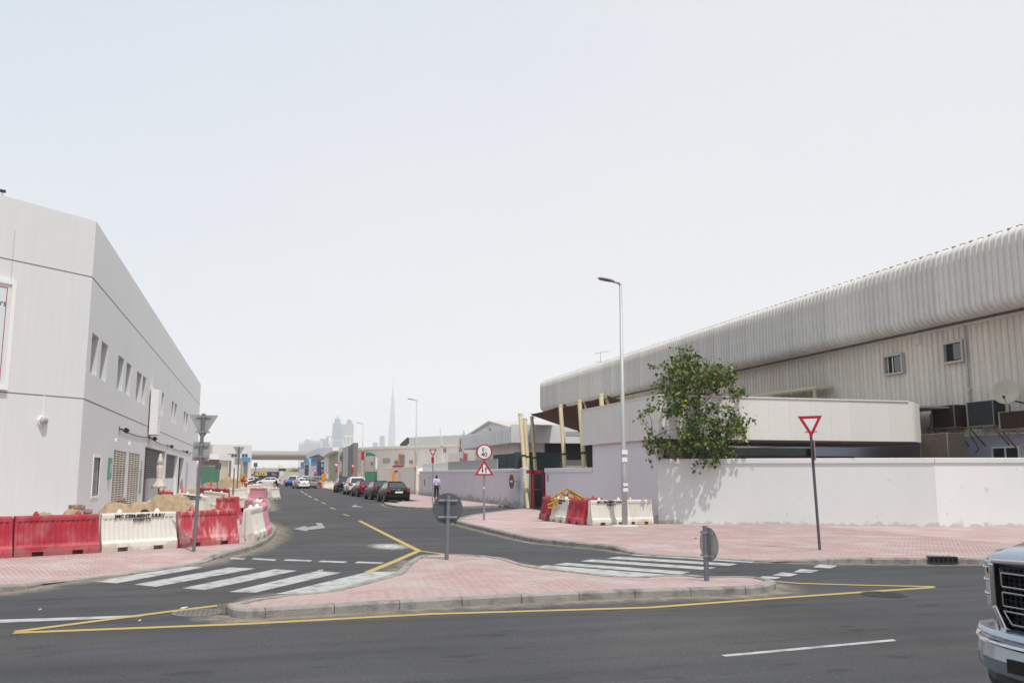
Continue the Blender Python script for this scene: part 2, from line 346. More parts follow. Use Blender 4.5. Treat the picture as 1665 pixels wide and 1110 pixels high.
def kerbs(line, parent, segs, closed=False, step=0.92, maxy=75, wide=0.15):
    # walk the line, cut it into stones
    pts = [Vector(p) for p in line]+([Vector(line[0])] if closed else [])
    acc = [0]
    for i in range(1,len(pts)): acc.append(acc[-1]+(pts[i]-pts[i-1]).length)
    def at(s):
        for i in range(1,len(pts)):
            if s <= acc[i]+1e-9:
                t = (s-acc[i-1])/max(1e-9,acc[i]-acc[i-1]); return pts[i-1].lerp(pts[i],t)
        return pts[-1]
    n = max(1,int(acc[-1]/step)); st = acc[-1]/n
    for i in range(n):
        m = at((i+.5)*st)
        if m.y > maxy or m.y < -2 or m.x > 34 or m.x < -16: continue
        g = 0.012; sub = 4; vs = []
        for j in range(sub+1):
            s = i*st+g/2+(st-g)*j/sub; p = at(s); d = (at(min(acc[-1],s+0.05))-at(max(0,s-0.05))).normalized(); nn = Vector((-d.y,d.x))   # inward on the left
            h = drop(p.x,p.y,segs)+0.012; jt = 0.004*math.sin(i*7.3)
            ch = min(0.03, h*0.4)
            vs.append([(p.x+nn.x*o, p.y+nn.y*o, z) for o,z in ((jt-.03,-0.02),(jt-.03,h-ch),(ch*0.8+jt-.03,h),(wide,h),(wide,-0.02))])
        b = MB().loft(vs); b.build('kerbstone', M['kerb'], parent)
def lay(poly, segs, parent, box, ang, count=300, inset=0.15):
    # herringbone pavers: the nearest ones single, the rest joined
    c, s = math.cos(ang), math.sin(ang); a = 0.1; items = []
    x0,x1,y0,y1 = box; cx,cy = (x0+x1)/2,(y0+y1)/2; rad = math.hypot(x1-x0,y1-y0)/2/a+4; K = int(rad)
    for u in range(-K, K):
        for v in range(-K//2, K//2):
            ox, oy = u+2*v, u-2*v
            if abs(ox) > rad or abs(oy) > rad: continue
            for (bx_,by_,wx,wy) in ((ox+1,oy+.5,2,1),(ox+.5,oy+2,1,2)):
                X = cx+(c*bx_-s*by_)*a; Y = cy+(s*bx_+c*by_)*a
                if x0 < X < x1 and y0 < Y < y1: items.append((X,Y,wx*a,wy*a))
    P = np.array(poly); good = []
    for it in items:
        if inside(it[:2], poly): good.append(it)
    E = [(poly[i], poly[(i+1)%len(poly)]) for i in range(len(poly))]
    g = np.array([q[:2] for q in good]); dm = np.full(len(g), 1e9)
    for (p,q) in E:
        p = np.array(p); q = np.array(q); d = q-p; t = np.clip(((g-p)@d)/max(1e-9,d@d),0,1); dm = np.minimum(dm, np.hypot(*(g-p-t[:,None]*d).T))
    good = [q for q,dd in zip(good,dm) if dd > inset-0.03]
    good.sort(key=lambda q: q[0]**2+q[1]**2)
    rnd = random.Random(3); mesh_c = {}
    rest = MB()
    for i,(X,Y,wx,wy) in enumerate(good):
        zc_ = drop(X,Y,segs); z = zc_+rnd.uniform(-0.001,0.001); tx,ty = rnd.uniform(-.0035,.0035),rnd.uniform(-.0035,.0035)
        hx,hy = wx/2-0.0015, wy/2-0.0015
        if i < count:
            key = wx > wy
            if key not in mesh_c:
                b = MB(); b.add([(-hx,-hy,-.02),(hx,-hy,-.02),(hx,hy,-.02),(-hx,hy,-.02),(-hx+.004,-hy+.004,0),(hx-.004,-hy+.004,0),(hx-.004,hy-.004,0),(-hx+.004,hy-.004,0)],
                         [(4,5,6,7),(0,1,5,4),(1,2,6,5),(2,3,7,6),(3,0,4,7)])
                o = b.build('brick', M['paver'], parent); mesh_c[key] = o
            else: o = bpy.data.objects.new('brick', mesh_c[key].data); COL.objects.link(o); o.parent = parent
            gx = (drop(X+.06,Y,segs)-drop(X-.06,Y,segs))/.12; gy = (drop(X,Y+.06,segs)-drop(X,Y-.06,segs))/.12
            o.location = (X,Y,z); nv = Vector((-gx+tx,-gy+ty,1)).normalized(); o.rotation_euler = (Vector((0,0,1)).rotation_difference(nv).to_matrix() @ Matrix.Rotation(ang,3,'Z')).to_euler()
        else:
            vs = []
            for (e,f,k) in ((-1,-1,-.02),(1,-1,-.02),(1,1,-.02),(-1,1,-.02),(-1,-1,0),(1,-1,0),(1,1,0),(-1,1,0)):
                r = 0.004 if k == 0 else 0; lx,ly = e*(hx-r), f*(hy-r); wx_,wy_ = X+c*lx-s*ly, Y+s*lx+c*ly; vs.append((wx_, wy_, z-zc_+drop(wx_,wy_,segs)+k+lx*tx+ly*ty))
            rest.add(vs, [(4,5,6,7),(0,1,5,4),(1,2,6,5),(2,3,7,6),(3,0,4,7)])
    if rest.v: tag(rest.build('paving', M['paver'], parent), kind='stuff')
def slab(name, poly, segs, near=None, cell=0.25, dz=-0.012, m=None):
    # near: box tiled with cells that follow the ramps, the remainder one flat polygon
    o = bpy.data.objects.new(name, None)
    b = bmesh.new(); vs = [b.verts.new((p[0],p[1],KH+dz)) for p in poly]; f = b.faces.new(vs)
    bmesh.ops.triangulate(b, faces=[f])
    for _ in range(5):
        es = [e for e in b.edges if e.calc_length() > 1.2 and any(edist((v.co.x,v.co.y),[a,c2],False) < 6 for v in e.verts for (a,c2,r) in segs)]
        if not es: break
        bmesh.ops.subdivide_edges(b, edges=es, cuts=1); bmesh.ops.triangulate(b, faces=b.faces)
    for v in b.verts: v.co.z = drop(v.co.x,v.co.y,segs)+dz
    # skirt
    be = [e for e in b.edges if e.is_boundary]; r = bmesh.ops.extrude_edge_only(b, edges=be)
    for v in [q for q in r['geom'] if isinstance(q,bmesh.types.BMVert)]: v.co.z = -0.02
    me = bpy.data.meshes.new(name); b.to_mesh(me); b.free(); me.materials.append(m or M['paver'])
    o = bpy.data.objects.new(name, me); COL.objects.link(o); return struct(o)
# --- traffic island
isl = [P2(371,996),P2(380,1003),P2(400,1005.5),P2(440,1004),P2(700,988),P2(1000,973),P2(1200,967),P2(1240,964),P2(1259,958),
       P2(1258,944,KH),P2(1230,938,KH),P2(1160,935,KH),P2(1124,933,0.06),P2(1075,935.5,0.02),P2(1012,938,0.02),P2(940,930,0.02),P2(876,922,0.03),P2(840,911,KH),P2(800,904.5,KH),P2(745,901,KH),P2(700,901.5,KH),P2(680,904,KH),
       P2(668,911,KH),P2(654,921,.09),P2(640,933,.03),P2(592,946.5,0.02),P2(532,961,0.02),P2(455,968,0.03),P2(398,977,KH),P2(374,982,KH)]
seg_i = [(P2(1060,936,0.02),P2(900,926,0.02),1.5),(P2(632,936,0.02),P2(500,964,0.02),1.5)]
isls = smooth_line(isl, True, 3)
island = slab('traffic_island', isls, seg_i, dz=-0.008, m=M['joint']); island['label'] = 'raised triangular island of pink pavers with a chipped kerb'
kerbs(isls, island, seg_i, True, 0.93)
xs = [p[0] for p in isls]; ys = [p[1] for p in isls]
lay(isls, seg_i, island, (min(xs),max(xs),min(ys),max(ys)), R(38), 300)
# --- left pavement
lk = [(-60,13.6),(-25,13.9),(-12,14.6),(-7,15.9),P2(0,963),P2(75,949),P2(140,943),P2(230,929,.03),P2(320,914,.05),P2(345,910),P2(400,897),P2(430,884),P2(444,872),P2(447,862),P2(443,852,KH),P2(430,846,KH),
      (-0.5,42.5),(-2.2,43.6),(-2.4,50.6),(-0.6,52.6),P2(433,827,KH),P2(439,823,KH),P2(437,818),P2(431,812),(0.0,72),(-0.2,100),(-0.2,200)]
lks = smooth_line(lk, False, 3)
lpoly = [(p[0],p[1]) for p in lks]+[(-60,200)]
seg_l = [(P2(150,942,.02),P2(305,916,.02),1.9)]
lpav = slab('pavement_left', lpoly, seg_l, dz=-0.008)
kerbs(lks, lpav, seg_l, False, 0.93)
lay(lpoly, seg_l, lpav, (-8.5,1.2,15.5,29), R(20), 300)
# --- right pavement (corner)
rk = [(19.0,41.0),(14.2,40.6),P2(858,826.5,KH),P2(806,831,KH),P2(760,838,KH),P2(741,846,KH),P2(745,852),P2(800,866),P2(860,880),P2(900,885),P2(950,890),P2(1000,895),P2(1045,899,.04),P2(1140,905,.03),P2(1235,911,.03),P2(1262,912.5),P2(1310,915.5),P2(1420,916.5),P2(1520,917),P2(1665,918),(19.5,14.2),(26,13.6),(60,13.4)]
rks = smooth_line(rk, False, 3)
rpoly = list(reversed(rks)); rpoly = [(p[0],p[1]) for p in rks]+[(60,41.0)]
seg_r = [(P2(1070,901,.02),P2(1215,910,.02),1.9)]
rpav = slab('pavement_right', rpoly, seg_r, dz=-0.008)
def rev(l): return list(reversed(l))
kerbs(rks, rpav, seg_r, False, 0.93)
lay(rpoly, seg_r, rpav, (7.0,19.5,13.0,30), R(50), 300)
# --- far right pavement along the parked cars
fk = [(19.0,51.2),(15.5,51.4),P2(824,821,KH),P2(760,826),P2(703,828.5),P2(640,825),P2(625,819),(8.75,58.5),(9.2,61.3),(10.75,62.6),(10.9,66),(10.7,100),(10.5,112),(8.9,114),(8.7,160),(8.6,220)]
fks = smooth_line(fk, False, 3)
fpav = slab('pavement_far', [(p[0],p[1]) for p in fks]+[(60,220),(60,51.2)], [], dz=0.0)
fkr = rev(fks)
kerbs(fkr, fpav, [], False, 0.93, maxy=118)
# --- road markings
PZ = 0.004
def paintp(name, pts, m, z=PZ): return struct(MB().poly([(*P2(*p),z) for p in pts]).build(name, m, fixn=False))
def flip(o):
    b = bmesh.new(); b.from_mesh(o.data)
    for f in b.faces:
        f.normal_update()
        if f.normal.z < 0: f.normal_flip()
    b.to_mesh(o.data); b.free(); return o
def stripe(name, a, b, wd, m, z=PZ, n=1):
    a = Vector(a).to_2d(); b = Vector(b).to_2d(); d = (b-a).normalized(); q = Vector((-d.y,d.x))*wd/2
    return flip(struct(MB().poly([(*(a-q),z),(*(b-q),z),(*(b+q),z),(*(a+q),z)]).build(name, m)))
def ribbon(name, pts, wd, m, z=PZ):
    pts = [Vector(p) for p in pts]; b = MB(); vs = []
    for i,p in enumerate(pts):
        d = (pts[min(i+1,len(pts)-1)]-pts[max(0,i-1)]).normalized(); q = Vector((-d.y,d.x))*wd/2
        vs += [(*(p-q),z),(*(p+q),z)]
    b.add(vs, [(2*i,2*i+2,2*i+3,2*i+1) for i in range(len(pts)-1)]); return flip(struct(b.build(name, m)))
for pts in ([(218,950),(253,953.5),(415,924),(375,922)],[(295,956),(334,958.5),(483,927.5),(447,925)],[(372,962),(415,963),(555,930.5),(516,928)],
            [(155,945),(190,948),(330,922),(300,920)],[(448,965.5),(530,963),(650,929.5),(600,929)]):
    flip(paintp('crossing_stripe', pts, M['paintw']))
for pts in ([(900,917.5),(920,914.5),(1123,929.5),(1105,933.5)],[(944,912),(962,909),(1164,922.5),(1146,926)],[(986,907.5),(1005,904.5),(1200,916.5),(1185,919.5)],
            [(1025,902),(1040,899.5),(1233,911),(1222,914.5)],[(868,921),(888,918.5),(1085,934),(1012,939.5)]):
    flip(paintp('crossing_stripe', pts, M['paintw']))
for pts in ([(408,909),(412,906.8),(450,909.2),(446,911.4)],[(460,911),(466,908.8),(508,910.5),(504,912.7)],[(517,913.3),(522,911),(566,912.6),(560,914.9)],[(576,914.9),(582,912.6),(625,914),(619,916.3)],[(373,908.3),(377,906.3),(400,907.8),(396,909.8)],
            [(1234,939.5),(1240,936.3),(1270,938),(1262,941)],[(1255,935),(1272,930),(1298,933),(1284,937)],[(1290,930),(1302,924.5),(1332,927),(1318,931)],[(1322,922),(1332,917.5),(1362,919.5),(1350,924)]):
    flip(paintp('give_way_dash', pts, M['paintw'], PZ+0.001))
flip(paintp('edge_line', [(-60,1009),(-60,1014.5),(222,1003.5),(243,999.3)], M['paintw']))
flip(paintp('lane_line', [(1172,1064.5),(1180,1067.5),(1458,1041.6),(1452,1038.8)], M['paintw']))
stripe('lane_line', (-6.2,8.9),(-3.7,8.95), 0.12, M['paintw'])
yl = 0.15
ribbon('yellow_line', [P2(25,1027),P2(200,1004),P2(300,991),P2(371,982.5)], yl, M['painty'], PZ+.003)
ribbon('yellow_line', [P2(22,1028.6),P2(400,1014),P2(700,998),P2(1055,987.5),P2(1300,969.5),P2(1518,954.5)], yl, M['painty'], PZ+0.001)
ribbon('yellow_line', [P2(1259,945),P2(1300,948.2),P2(1400,951.2),P2(1520,953.6)], 0.13, M['painty'], PZ+.003)
ribbon('yellow_line', [P2(584,846),P2(630,869.5),P2(682,895.5)], 0.16, M['painty'])
ribbon('yellow_line', [P2(680,895.5),P2(640,913),P2(598,930)], 0.17, M['painty'], PZ+0.001)
ribbon('yellow_line', [P2(679,895),P2(722,900.5)], 0.13, M['painty'], PZ+0.002)
ribbon('yellow_line', [P2(824,913.2),P2(850,917.3),P2(874,920.8)], 0.13, M['painty'])
# arrows
def arrow(pts): flip(paintp('road_arrow', pts, mat('road_paint_worn', (.27,.27,.265), .8, var=.2, s1=2, s2=50)))
arrow([(477,859.5),(497,854.5),(498,857),(517,854),(513,850),(522,849.5),(529,857.8),(499,861.3),(500,863.3)])
arrow([(571,823),(580,819),(578,821.2),(585,822.8),(590,824.5),(580,823.6),(575,824)])
for px,py,w_ in ((563,837,10),(541,826,8),(526,817.5,7),(514,811.5,6),(504,807,5),(497,803,5),(491,799,4)):
    a = G(px-w_/2,py-1.4); b = G(px+w_/2,py+1.4); stripe('centre_dash', a.to_2d(), b.to_2d(), 0.13, M['painty'] if py>812 else M['paintw'])
for i in range(9):
    y = 62.2+i*5.8; stripe('bay_line', (8.7,y),(10.7,y), 0.1, M['paintw'])
# sand blown against the kerbs and a pale spill, thin sheets with a ragged edge
def dustmat(name, col, lo, hi, sc_):
    m = bpy.data.materials.new(name); m.use_nodes = True; nt = m.node_tree; N = nt.nodes; L = nt.links; b = N['Principled BSDF']
    b.inputs['Base Color'].default_value = (*col,1); b.inputs['Roughness'].default_value = 0.95
    at = N.new('ShaderNodeAttribute'); at.attribute_name = 'fade'; g = N.new('ShaderNodeNewGeometry')
    n = N.new('ShaderNodeTexNoise'); n.inputs['Scale'].default_value = sc_; n.inputs['Detail'].default_value = 8; L.new(g.outputs['Position'], n.inputs['Vector'])
    a = N.new('ShaderNodeMath'); a.operation = 'ADD'; L.new(n.outputs['Fac'], a.inputs[0]); L.new(at.outputs['Fac'], a.inputs[1])
    r = N.new('ShaderNodeMapRange'); r.inputs['From Min'].default_value = lo; r.inputs['From Max'].default_value = hi; r.inputs['To Max'].default_value = 0.75; L.new(a.outputs[0], r.inputs['Value'])
    L.new(r.outputs[0], b.inputs['Alpha']); return m
M['dust'] = dustmat('sand_dust', (0.30,0.26,0.21), 0.84, 1.42, 3.6)
M['chalk'] = dustmat('chalk_dust', (0.62,0.61,0.58), 0.95, 1.5, 9.0)
def dust(line, wd, side=-1, z=0.0025, f0=0.95, name='sand_dust', parent=None):
    b = MB(); vs = []; fd = []; K = 6; pts = [Vector(p) for p in line]
    for i,p in enumerate(pts):
        d = (pts[min(i+1,len(pts)-1)]-pts[max(0,i-1)]).normalized(); q = Vector((-d.y,d.x))*side
        for k in range(K+1): vs.append((*(p+q*wd*k/K), z)); fd.append(f0*(1-k/K)**0.7)
    b.add(vs, [(i*(K+1)+k,(i+1)*(K+1)+k,(i+1)*(K+1)+k+1,i*(K+1)+k+1) for i in range(len(pts)-1) for k in range(K)])
    o = b.build(name, M['dust']); a = o.data.attributes.new('fade','FLOAT','POINT'); a.data.foreach_set('value', fd); struct(o); return flip(o)
dust(isls+[isls[0]], 0.8, z=0.0022)
dust([p for p in lks if p[1] < 110], .85); dust([p for p in rks if p[1] < 41.5], 0.55); dust([p for p in fkr if p[1] < 120], 0.5)
c = G(633,888); b = MB(); vs = [(c.x,c.y,0.0035)]; fd = [1.0]
for r_,f_ in ((0.45,.75),(0.8,.35),(1.2,-.1)):
    for k in range(20): a = k*math.pi/10; vs.append((c.x+r_*0.75*math.cos(a)*1.1, c.y+r_*1.7*math.sin(a), 0.0035)); fd.append(f_)
fs = [(0,1+k,1+(k+1)%20) for k in range(20)]+[(1+j*20+k,1+(j+1)*20+k,1+(j+1)*20+(k+1)%20,1+j*20+(k+1)%20) for j in (0,1) for k in range(20)]
b.add(vs, fs); o = b.build('chalk_spill', M['chalk']); a = o.data.attributes.new('fade','FLOAT','POINT'); a.data.foreach_set('value', fd); flip(struct(o))
# round utility covers and asphalt patches
def cover(px, py, r, name, m, label):
    c = G(px,py); b = MB(); b.disc((0,0,0.006),(0,0,1), r, 0.008, 28); 
    t = thing(name, label, 'manhole cover', (c.x,c.y,0)); b.build('frame', m, t)
    q = MB()
    for i in range(-4,5):
        for j in range(-4,5):
            if math.hypot(i,j) < 4.6: q.box((i*r/5.4,j*r/5.4,0.012),(r*.10,r*.10,.006), rz=R(45*((i+j)%2)))
    q.build('lid', m, t)
cover(322,996, 0.36, 'manhole_cover', mat('cover_iron',(.15,.14,.13),.8,var=.2), 'worn round cover in the road left of the island tip')
cover(1437,966, 0.36, 'manhole_cover', M['asphalt'], 'dark flush cover in the road right of the island')
def patch(px, py, w_, d_, seed):
    c = G(px,py); rr = random.Random(seed); pts = [(c.x+w_*math.cos(a)*rr.uniform(.7,1), c.y+d_*math.sin(a)*rr.uniform(.7,1), 0.002) for a in [k*math.pi/7 for k in range(14)]]
    flip(struct(MB().poly(pts).build('tar_patch', mat('tar', (0.045,0.045,0.048), 0.8, var=0.2))))
patch(1415,1021,0.5,0.12,1); patch(1390,1025,.25,.08,2); patch(480,866,.3,.8,4)
# ================================================================== LEFT BUILDING
BX = -7.15; corner = AX(157.7,361.4,BX); CY = AX(150,452,BX).y; HT = corner.z; FY = AX(326.5,628,BX).y
g1 = AX(151.4,452,BX).z; g2 = AX(135.5,647.6,BX).z
lb = thing('office_building', 'grey white two storey corner building with slit windows and a chamfered corner', 'building', (BX,CY,0))
def wallface(o0, rt, width, z0, z1, holes, thick, m, name, parent, base):
    """vertical wall with rectangular openings; o0 plan origin, rt plan direction, outside is to the right-hand side of rt"""
    r = Vector((*rt,0)).normalized(); n = Vector((r.y,-r.x,0))
    us = sorted({0,width}|{a for h in holes for a in h[:2]}); zs = sorted({z0,z1}|{a for h in holes for a in h[2:4]})
    b = MB(); 
    def P(u,z,d=0): return Vector((*o0,0))+r*u-n*d+Vector((0,0,z))-Vector(base)
    for i in range(len(us)-1):
        for j in range(len(zs)-1):
            uc = (us[i]+us[i+1])/2; zc = (zs[j]+zs[j+1])/2
            if any(h[0]<uc<h[1] and h[2]<zc<h[3] for h in holes): continue
            b.add([P(us[i],zs[j]),P(us[i+1],zs[j]),P(us[i+1],zs[j+1]),P(us[i],zs[j+1])],[(0,1,2,3)])
    for h in holes:
        u0,u1,a,c = h
        b.add([P(u0,a),P(u1,a),P(u1,c),P(u0,c),P(u0,a,thick),P(u1,a,thick),P(u1,c,thick),P(u0,c,thick)],[(0,4,5,1),(1,5,6,2),(2,6,7,3),(3,7,4,0)])
    return b.build(name, m, parent)
base = (BX,CY,0)
ZB = KH-0.05
# street face: wall runs in +Y, outside to +X  -> direction +Y gives n=(1,0)
wins = []
for (a,b_,c,d) in ((149.6,162,166,177.5),(191.5,201,203,211),(221,229,231,236.5),(255.5,260,262,267),(280.5,284,285.5,289),(301,304,305,308)):
    for (p,q) in ((a,b_),(c,d)):
        y0 = AX(p,600 if p<200 else 640,BX).y; y1 = AX(q,600 if p<200 else 640,BX).y; wins.append((y0-CY,y1-CY,6.28,8.02))
wins[0] = (AX(148.7,565,BX).y-CY, AX(160,565,BX).y-CY, 6.28, 8.02); wins[1] = (AX(164.3,575,BX).y-CY, AX(175,575,BX).y-CY, 6.28, 8.02)
vent = (AX(151,765,BX).y-CY, AX(161.5,765,BX).y-CY, 1.0, 2.72)
scr = [(AX(183,770,BX).y-CY, AX(204,770,BX).y-CY, 0.12, 3.2), (AX(208,770,BX).y-CY, AX(226,770,BX).y-CY, 0.12, 3.2)]
door = (AX(234.5,760,BX).y-CY, AX(268,760,BX).y-CY, 0.12, 3.75)
win2 = (AX(269.5,760,BX).y-CY, AX(288,760,BX).y-CY, 0.12, 3.62)
dor2 = (AX(290.5,760,BX).y-CY, AX(298.5,760,BX).y-CY, 0.12, 3.55)
wallface((BX,CY),(0,1),FY-CY,ZB,HT,wins+[vent]+scr+[door,win2,dor2],0.35,M['bldg'],'wall',lb,base)
# chamfered corner face, going back to the left
cd = Vector((-1,-1,0)).normalized(); CL = 16.0; c2 = (BX+cd.x*CL, CY+cd.y*CL)
wallface(c2,(-cd.x,-cd.y),CL,ZB,HT,[],0.3,M['bldg'],'wall',lb,base)
q = MB(); q.poly([(0,0,HT-.3),(cd.x*CL,cd.y*CL,HT-.3),(-30,cd.y*CL,HT-.3),(-30,FY-CY,HT-.3),(0,FY-CY,HT-.3)]); q.build('roof', M['stone'], lb)
q = MB(); q.bx(-30,-.35,FY-CY-.3,FY-CY,ZB,HT); q.bx(-30,-30.3,cd.y*CL,FY-CY,ZB,HT); q.bx(-30,cd.x*CL,cd.y*CL,cd.y*CL+.3,ZB,HT); q.build('wall', M['bldg'], lb)
q = MB(); q.bx(-.45,-.36,0.3,FY-CY-.3,HT-.45,HT); q.build('parapet', M['bldg'], lb)
def groove(zs, name='joint'):
    b = MB(); b.bx(0.0,0.006,0,FY-CY,zs-.025,zs+.025); n = Vector((-cd.y,cd.x,0)); n = Vector((cd.y*-1*-1,0,0)) if False else Vector((0.7071,-0.7071,0))
    b.ext([(0,0,zs-.02),(cd.x*CL,cd.y*CL,zs-.02),(cd.x*CL,cd.y*CL,zs+.02),(0,0,zs+.02)], n*0.006); b.build(name, M['groove'], lb)
groove(g1); groove(g2)
gj = mat('joint_faint', (0.50,0.50,0.50), 0.9)
yj = AX(275.4,601,BX).y-CY; MB().bx(0,.004,yj-.04,yj+.04,7.6,HT).build('joint', gj, lb)
# chamfer joint
def chm(px,py):        # sight line meets the chamfered face: distance along it from the corner, height
    d = ray(px,py); o = Vector((BX,CY)); n = Vector((0.7071,-0.7071)); t = (n.dot(o))/(n.x*d.x+n.y*d.y); p = Vector((d.x*t,d.y*t)); return (o-p).length, H+d.z*t
s_,z_ = chm(19,440); b = MB(); b.ext([(cd.x*(s_-.02),cd.y*(s_-.02),z_-1.2),(cd.x*(s_+.02),cd.y*(s_+.02),z_-1.2),(cd.x*(s_+.02),cd.y*(s_+.02),z_+1.6),(cd.x*(s_-.02),cd.y*(s_-.02),z_+1.6)],(0.003,-0.003,0)); b.build('joint', gj, lb)
for i,h in enumerate(wins):
    u0,u1,a,c = h; wn = MB(); wn.bx(-.36,-.30,u0,u1,a,a+.05); wn.bx(-.36,-.30,u0,u1,c-.05,c); wn.bx(-.36,-.30,u0,u0+.05,a,c); wn.bx(-.36,-.30,u1-.05,u1,a,c)
    wo = wn.build('window', M['dark'], lb); MB().bx(-.37,-.345,u0,u1,a,c).build('pane', M['glass'], wo)
# louvre vent with slats
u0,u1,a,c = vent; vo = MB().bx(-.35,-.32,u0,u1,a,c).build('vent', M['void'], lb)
vf = MB(); 
for (x0,x1,z0,z1) in ((u0-.1,u0,a-.1,c+.1),(u1,u1+.1,a-.1,c+.1),(u0,u1,a-.1,a),(u0,u1,c,c+.1)): vf.bx(-.05,.03,x0,x1,z0,z1)
vf.build('frame', M['white'], vo)
sm = None
for k in range(22):
    z = a+(k+.5)*(c-a)/22; s_ = MB().box((-.10,(u0+u1)/2,z),(.10,u1-u0,.02), ry=R(-40)).build('slat', mat('slat_grey',(.42,.41,.38),.6,var=.1), vo) if k == 0 else None
    if k == 0: sm = s_; s_.location.z = 0; z00 = z
    else: o = sm.copy(); COL.objects.link(o); o.location.z = z-z00
# breeze block screens
blk = mat('breeze_block', (0.56,0.53,0.46), 0.9, var=0.1, island=0.06)
for u0,u1,a,c in scr:
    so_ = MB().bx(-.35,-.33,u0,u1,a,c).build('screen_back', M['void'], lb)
    b = MB(); nr, nc = 25, 4; ph = (c-a)/nr; pw = (u1-u0)/nc
    for j in range(nr+1): b.bx(-.14,-.01,u0,u1,a+j*ph-ph*.24,a+j*ph+ph*.24)
    for i in range(nc+1):
        for j in range(nr): b.bx(-.135,-.015,max(u0,u0+i*pw-pw*.13),min(u1,u0+i*pw+pw*.13),a+j*ph+ph*.24,a+(j+1)*ph-ph*.24)
    b.build('breeze_block_screen', blk, lb)
# entrance recess with dark leaf, screen window over grey dado
def recess(h, parts):
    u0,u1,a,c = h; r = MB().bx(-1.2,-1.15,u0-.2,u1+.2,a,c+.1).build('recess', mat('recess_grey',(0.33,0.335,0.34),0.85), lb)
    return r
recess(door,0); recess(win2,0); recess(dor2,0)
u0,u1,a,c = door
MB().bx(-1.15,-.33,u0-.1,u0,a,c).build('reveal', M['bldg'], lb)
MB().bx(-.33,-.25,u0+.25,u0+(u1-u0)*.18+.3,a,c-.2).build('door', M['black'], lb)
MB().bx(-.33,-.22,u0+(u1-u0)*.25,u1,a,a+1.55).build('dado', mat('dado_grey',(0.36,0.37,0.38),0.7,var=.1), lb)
def grille(u0,u1,a,c):
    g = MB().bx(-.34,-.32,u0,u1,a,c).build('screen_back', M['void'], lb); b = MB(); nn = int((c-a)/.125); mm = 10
    for j in range(nn+1): b.bx(-.30,-.27,u0,u1,a+j*(c-a)/nn-.03,a+j*(c-a)/nn+.03)
    for i in range(mm+1): b.bx(-.295,-.275,u0+i*(u1-u0)/mm-.09,u0+i*(u1-u0)/mm+.09,a,c)
    b.build('window_grille', mat('grille_grey',(0.20,0.205,0.21),0.7), lb)
grille(u0+(u1-u0)*.25,u1-.1,a+1.55,c-.1)
u0,u1,a,c = win2; MB().bx(-.33,-.22,u0,u1,a,a+1.5).build('dado', M['bldg'], lb); grille(u0,u1,a+1.5,c-.05)
u0,u1,a,c = dor2; MB().bx(-.33,-.28,u0,u0+(u1-u0)*.6,a,c-.3).build('door', M['black'], lb)
for yy,ww in ((AX(302,770,BX).y-CY,1.6),):
    o = MB().bx(0.002,.05,yy,yy+ww,.5,3.2).build('poster', mat('poster_blue',(0.30,0.42,0.52),0.5,var=.3,s1=1.2), lb)
# things fixed to it
def onface(y, z, d=0.0): return (BX+d, y, z)
# projecting light-box sign
p = AX(242,631,BX); q = AX(239,706,BX); yS = p.y+0.6
t = thing('light_box_sign', 'tall narrow white light box sign projecting from the grey building front', 'sign', (BX,yS,q.z))
hz = p.z-q.z
MB().bx(.08,.58,0,1.9,0,hz).build('box', M['signw'], t, bevel=.02)
MB().bx(0,.12,.1,.2,.4,.5).bx(0,.12,.1,.2,hz-.5,hz-.4).build('bracket', M['dark'], t)
b = MB(); b.bx(.58,.584,.9,1.15,hz*.52,hz*.68); b.bx(.58,.584,.4,1.5,hz*.38,hz*.40); b.bx(.58,.584,.4,1.5,hz*.44,hz*.455); b.bx(.58,.584,.5,1.1,hz*.30,hz*.325); b.bx(.58,.584,.4,1.4,hz*.24,hz*.25); b.bx(.58,.584,.5,.6,hz*.84,hz*.87)
b.build('print', mat('faded_print',(0.42,0.42,0.46),0.6), t)
# flood lights and their cable
pts = [AX(*p,BX) for p in ((194,697),(243,711),(272,724),(298,733),(310,736))]
first = None; lab = ['black floodlight nearest the corner above the breeze block screens','black floodlight directly under the light box sign','black floodlight above the grey grille window','black floodlight above the black second doorway','black floodlight farthest along the shop front']
for i,p in enumerate(pts):
    if i == 0:
        first = thing('floodlight', lab[0], 'floodlight', p, group='floodlights along the shop front')
        MB().bx(0,.25,-.03,.03,-.02,.02).bx(-.005,.02,-.08,.08,-.12,.12).build('bracket', M['black'], first)
        MB().box((.35,0,-.08),(.22,.36,.24),ry=R(35)).build('lamp_head', M['black'], first, bevel=.02)
    else: dup(first, p, label=lab[i])
cb = []; 
for i in range(len(pts)-1):
    for k in range(8): t_ = k/8; q = pts[i].lerp(pts[i+1],t_); q.z -= .22*4*t_*(1-t_)*.5; q.x += .03; cb.append(q)
tag(MB().tube(cb+[pts[-1]+Vector((.03,0,0))], .022, 5).build('cable', M['black']), 'black sagging cable linking the floodlights on the shop front', 'cable')
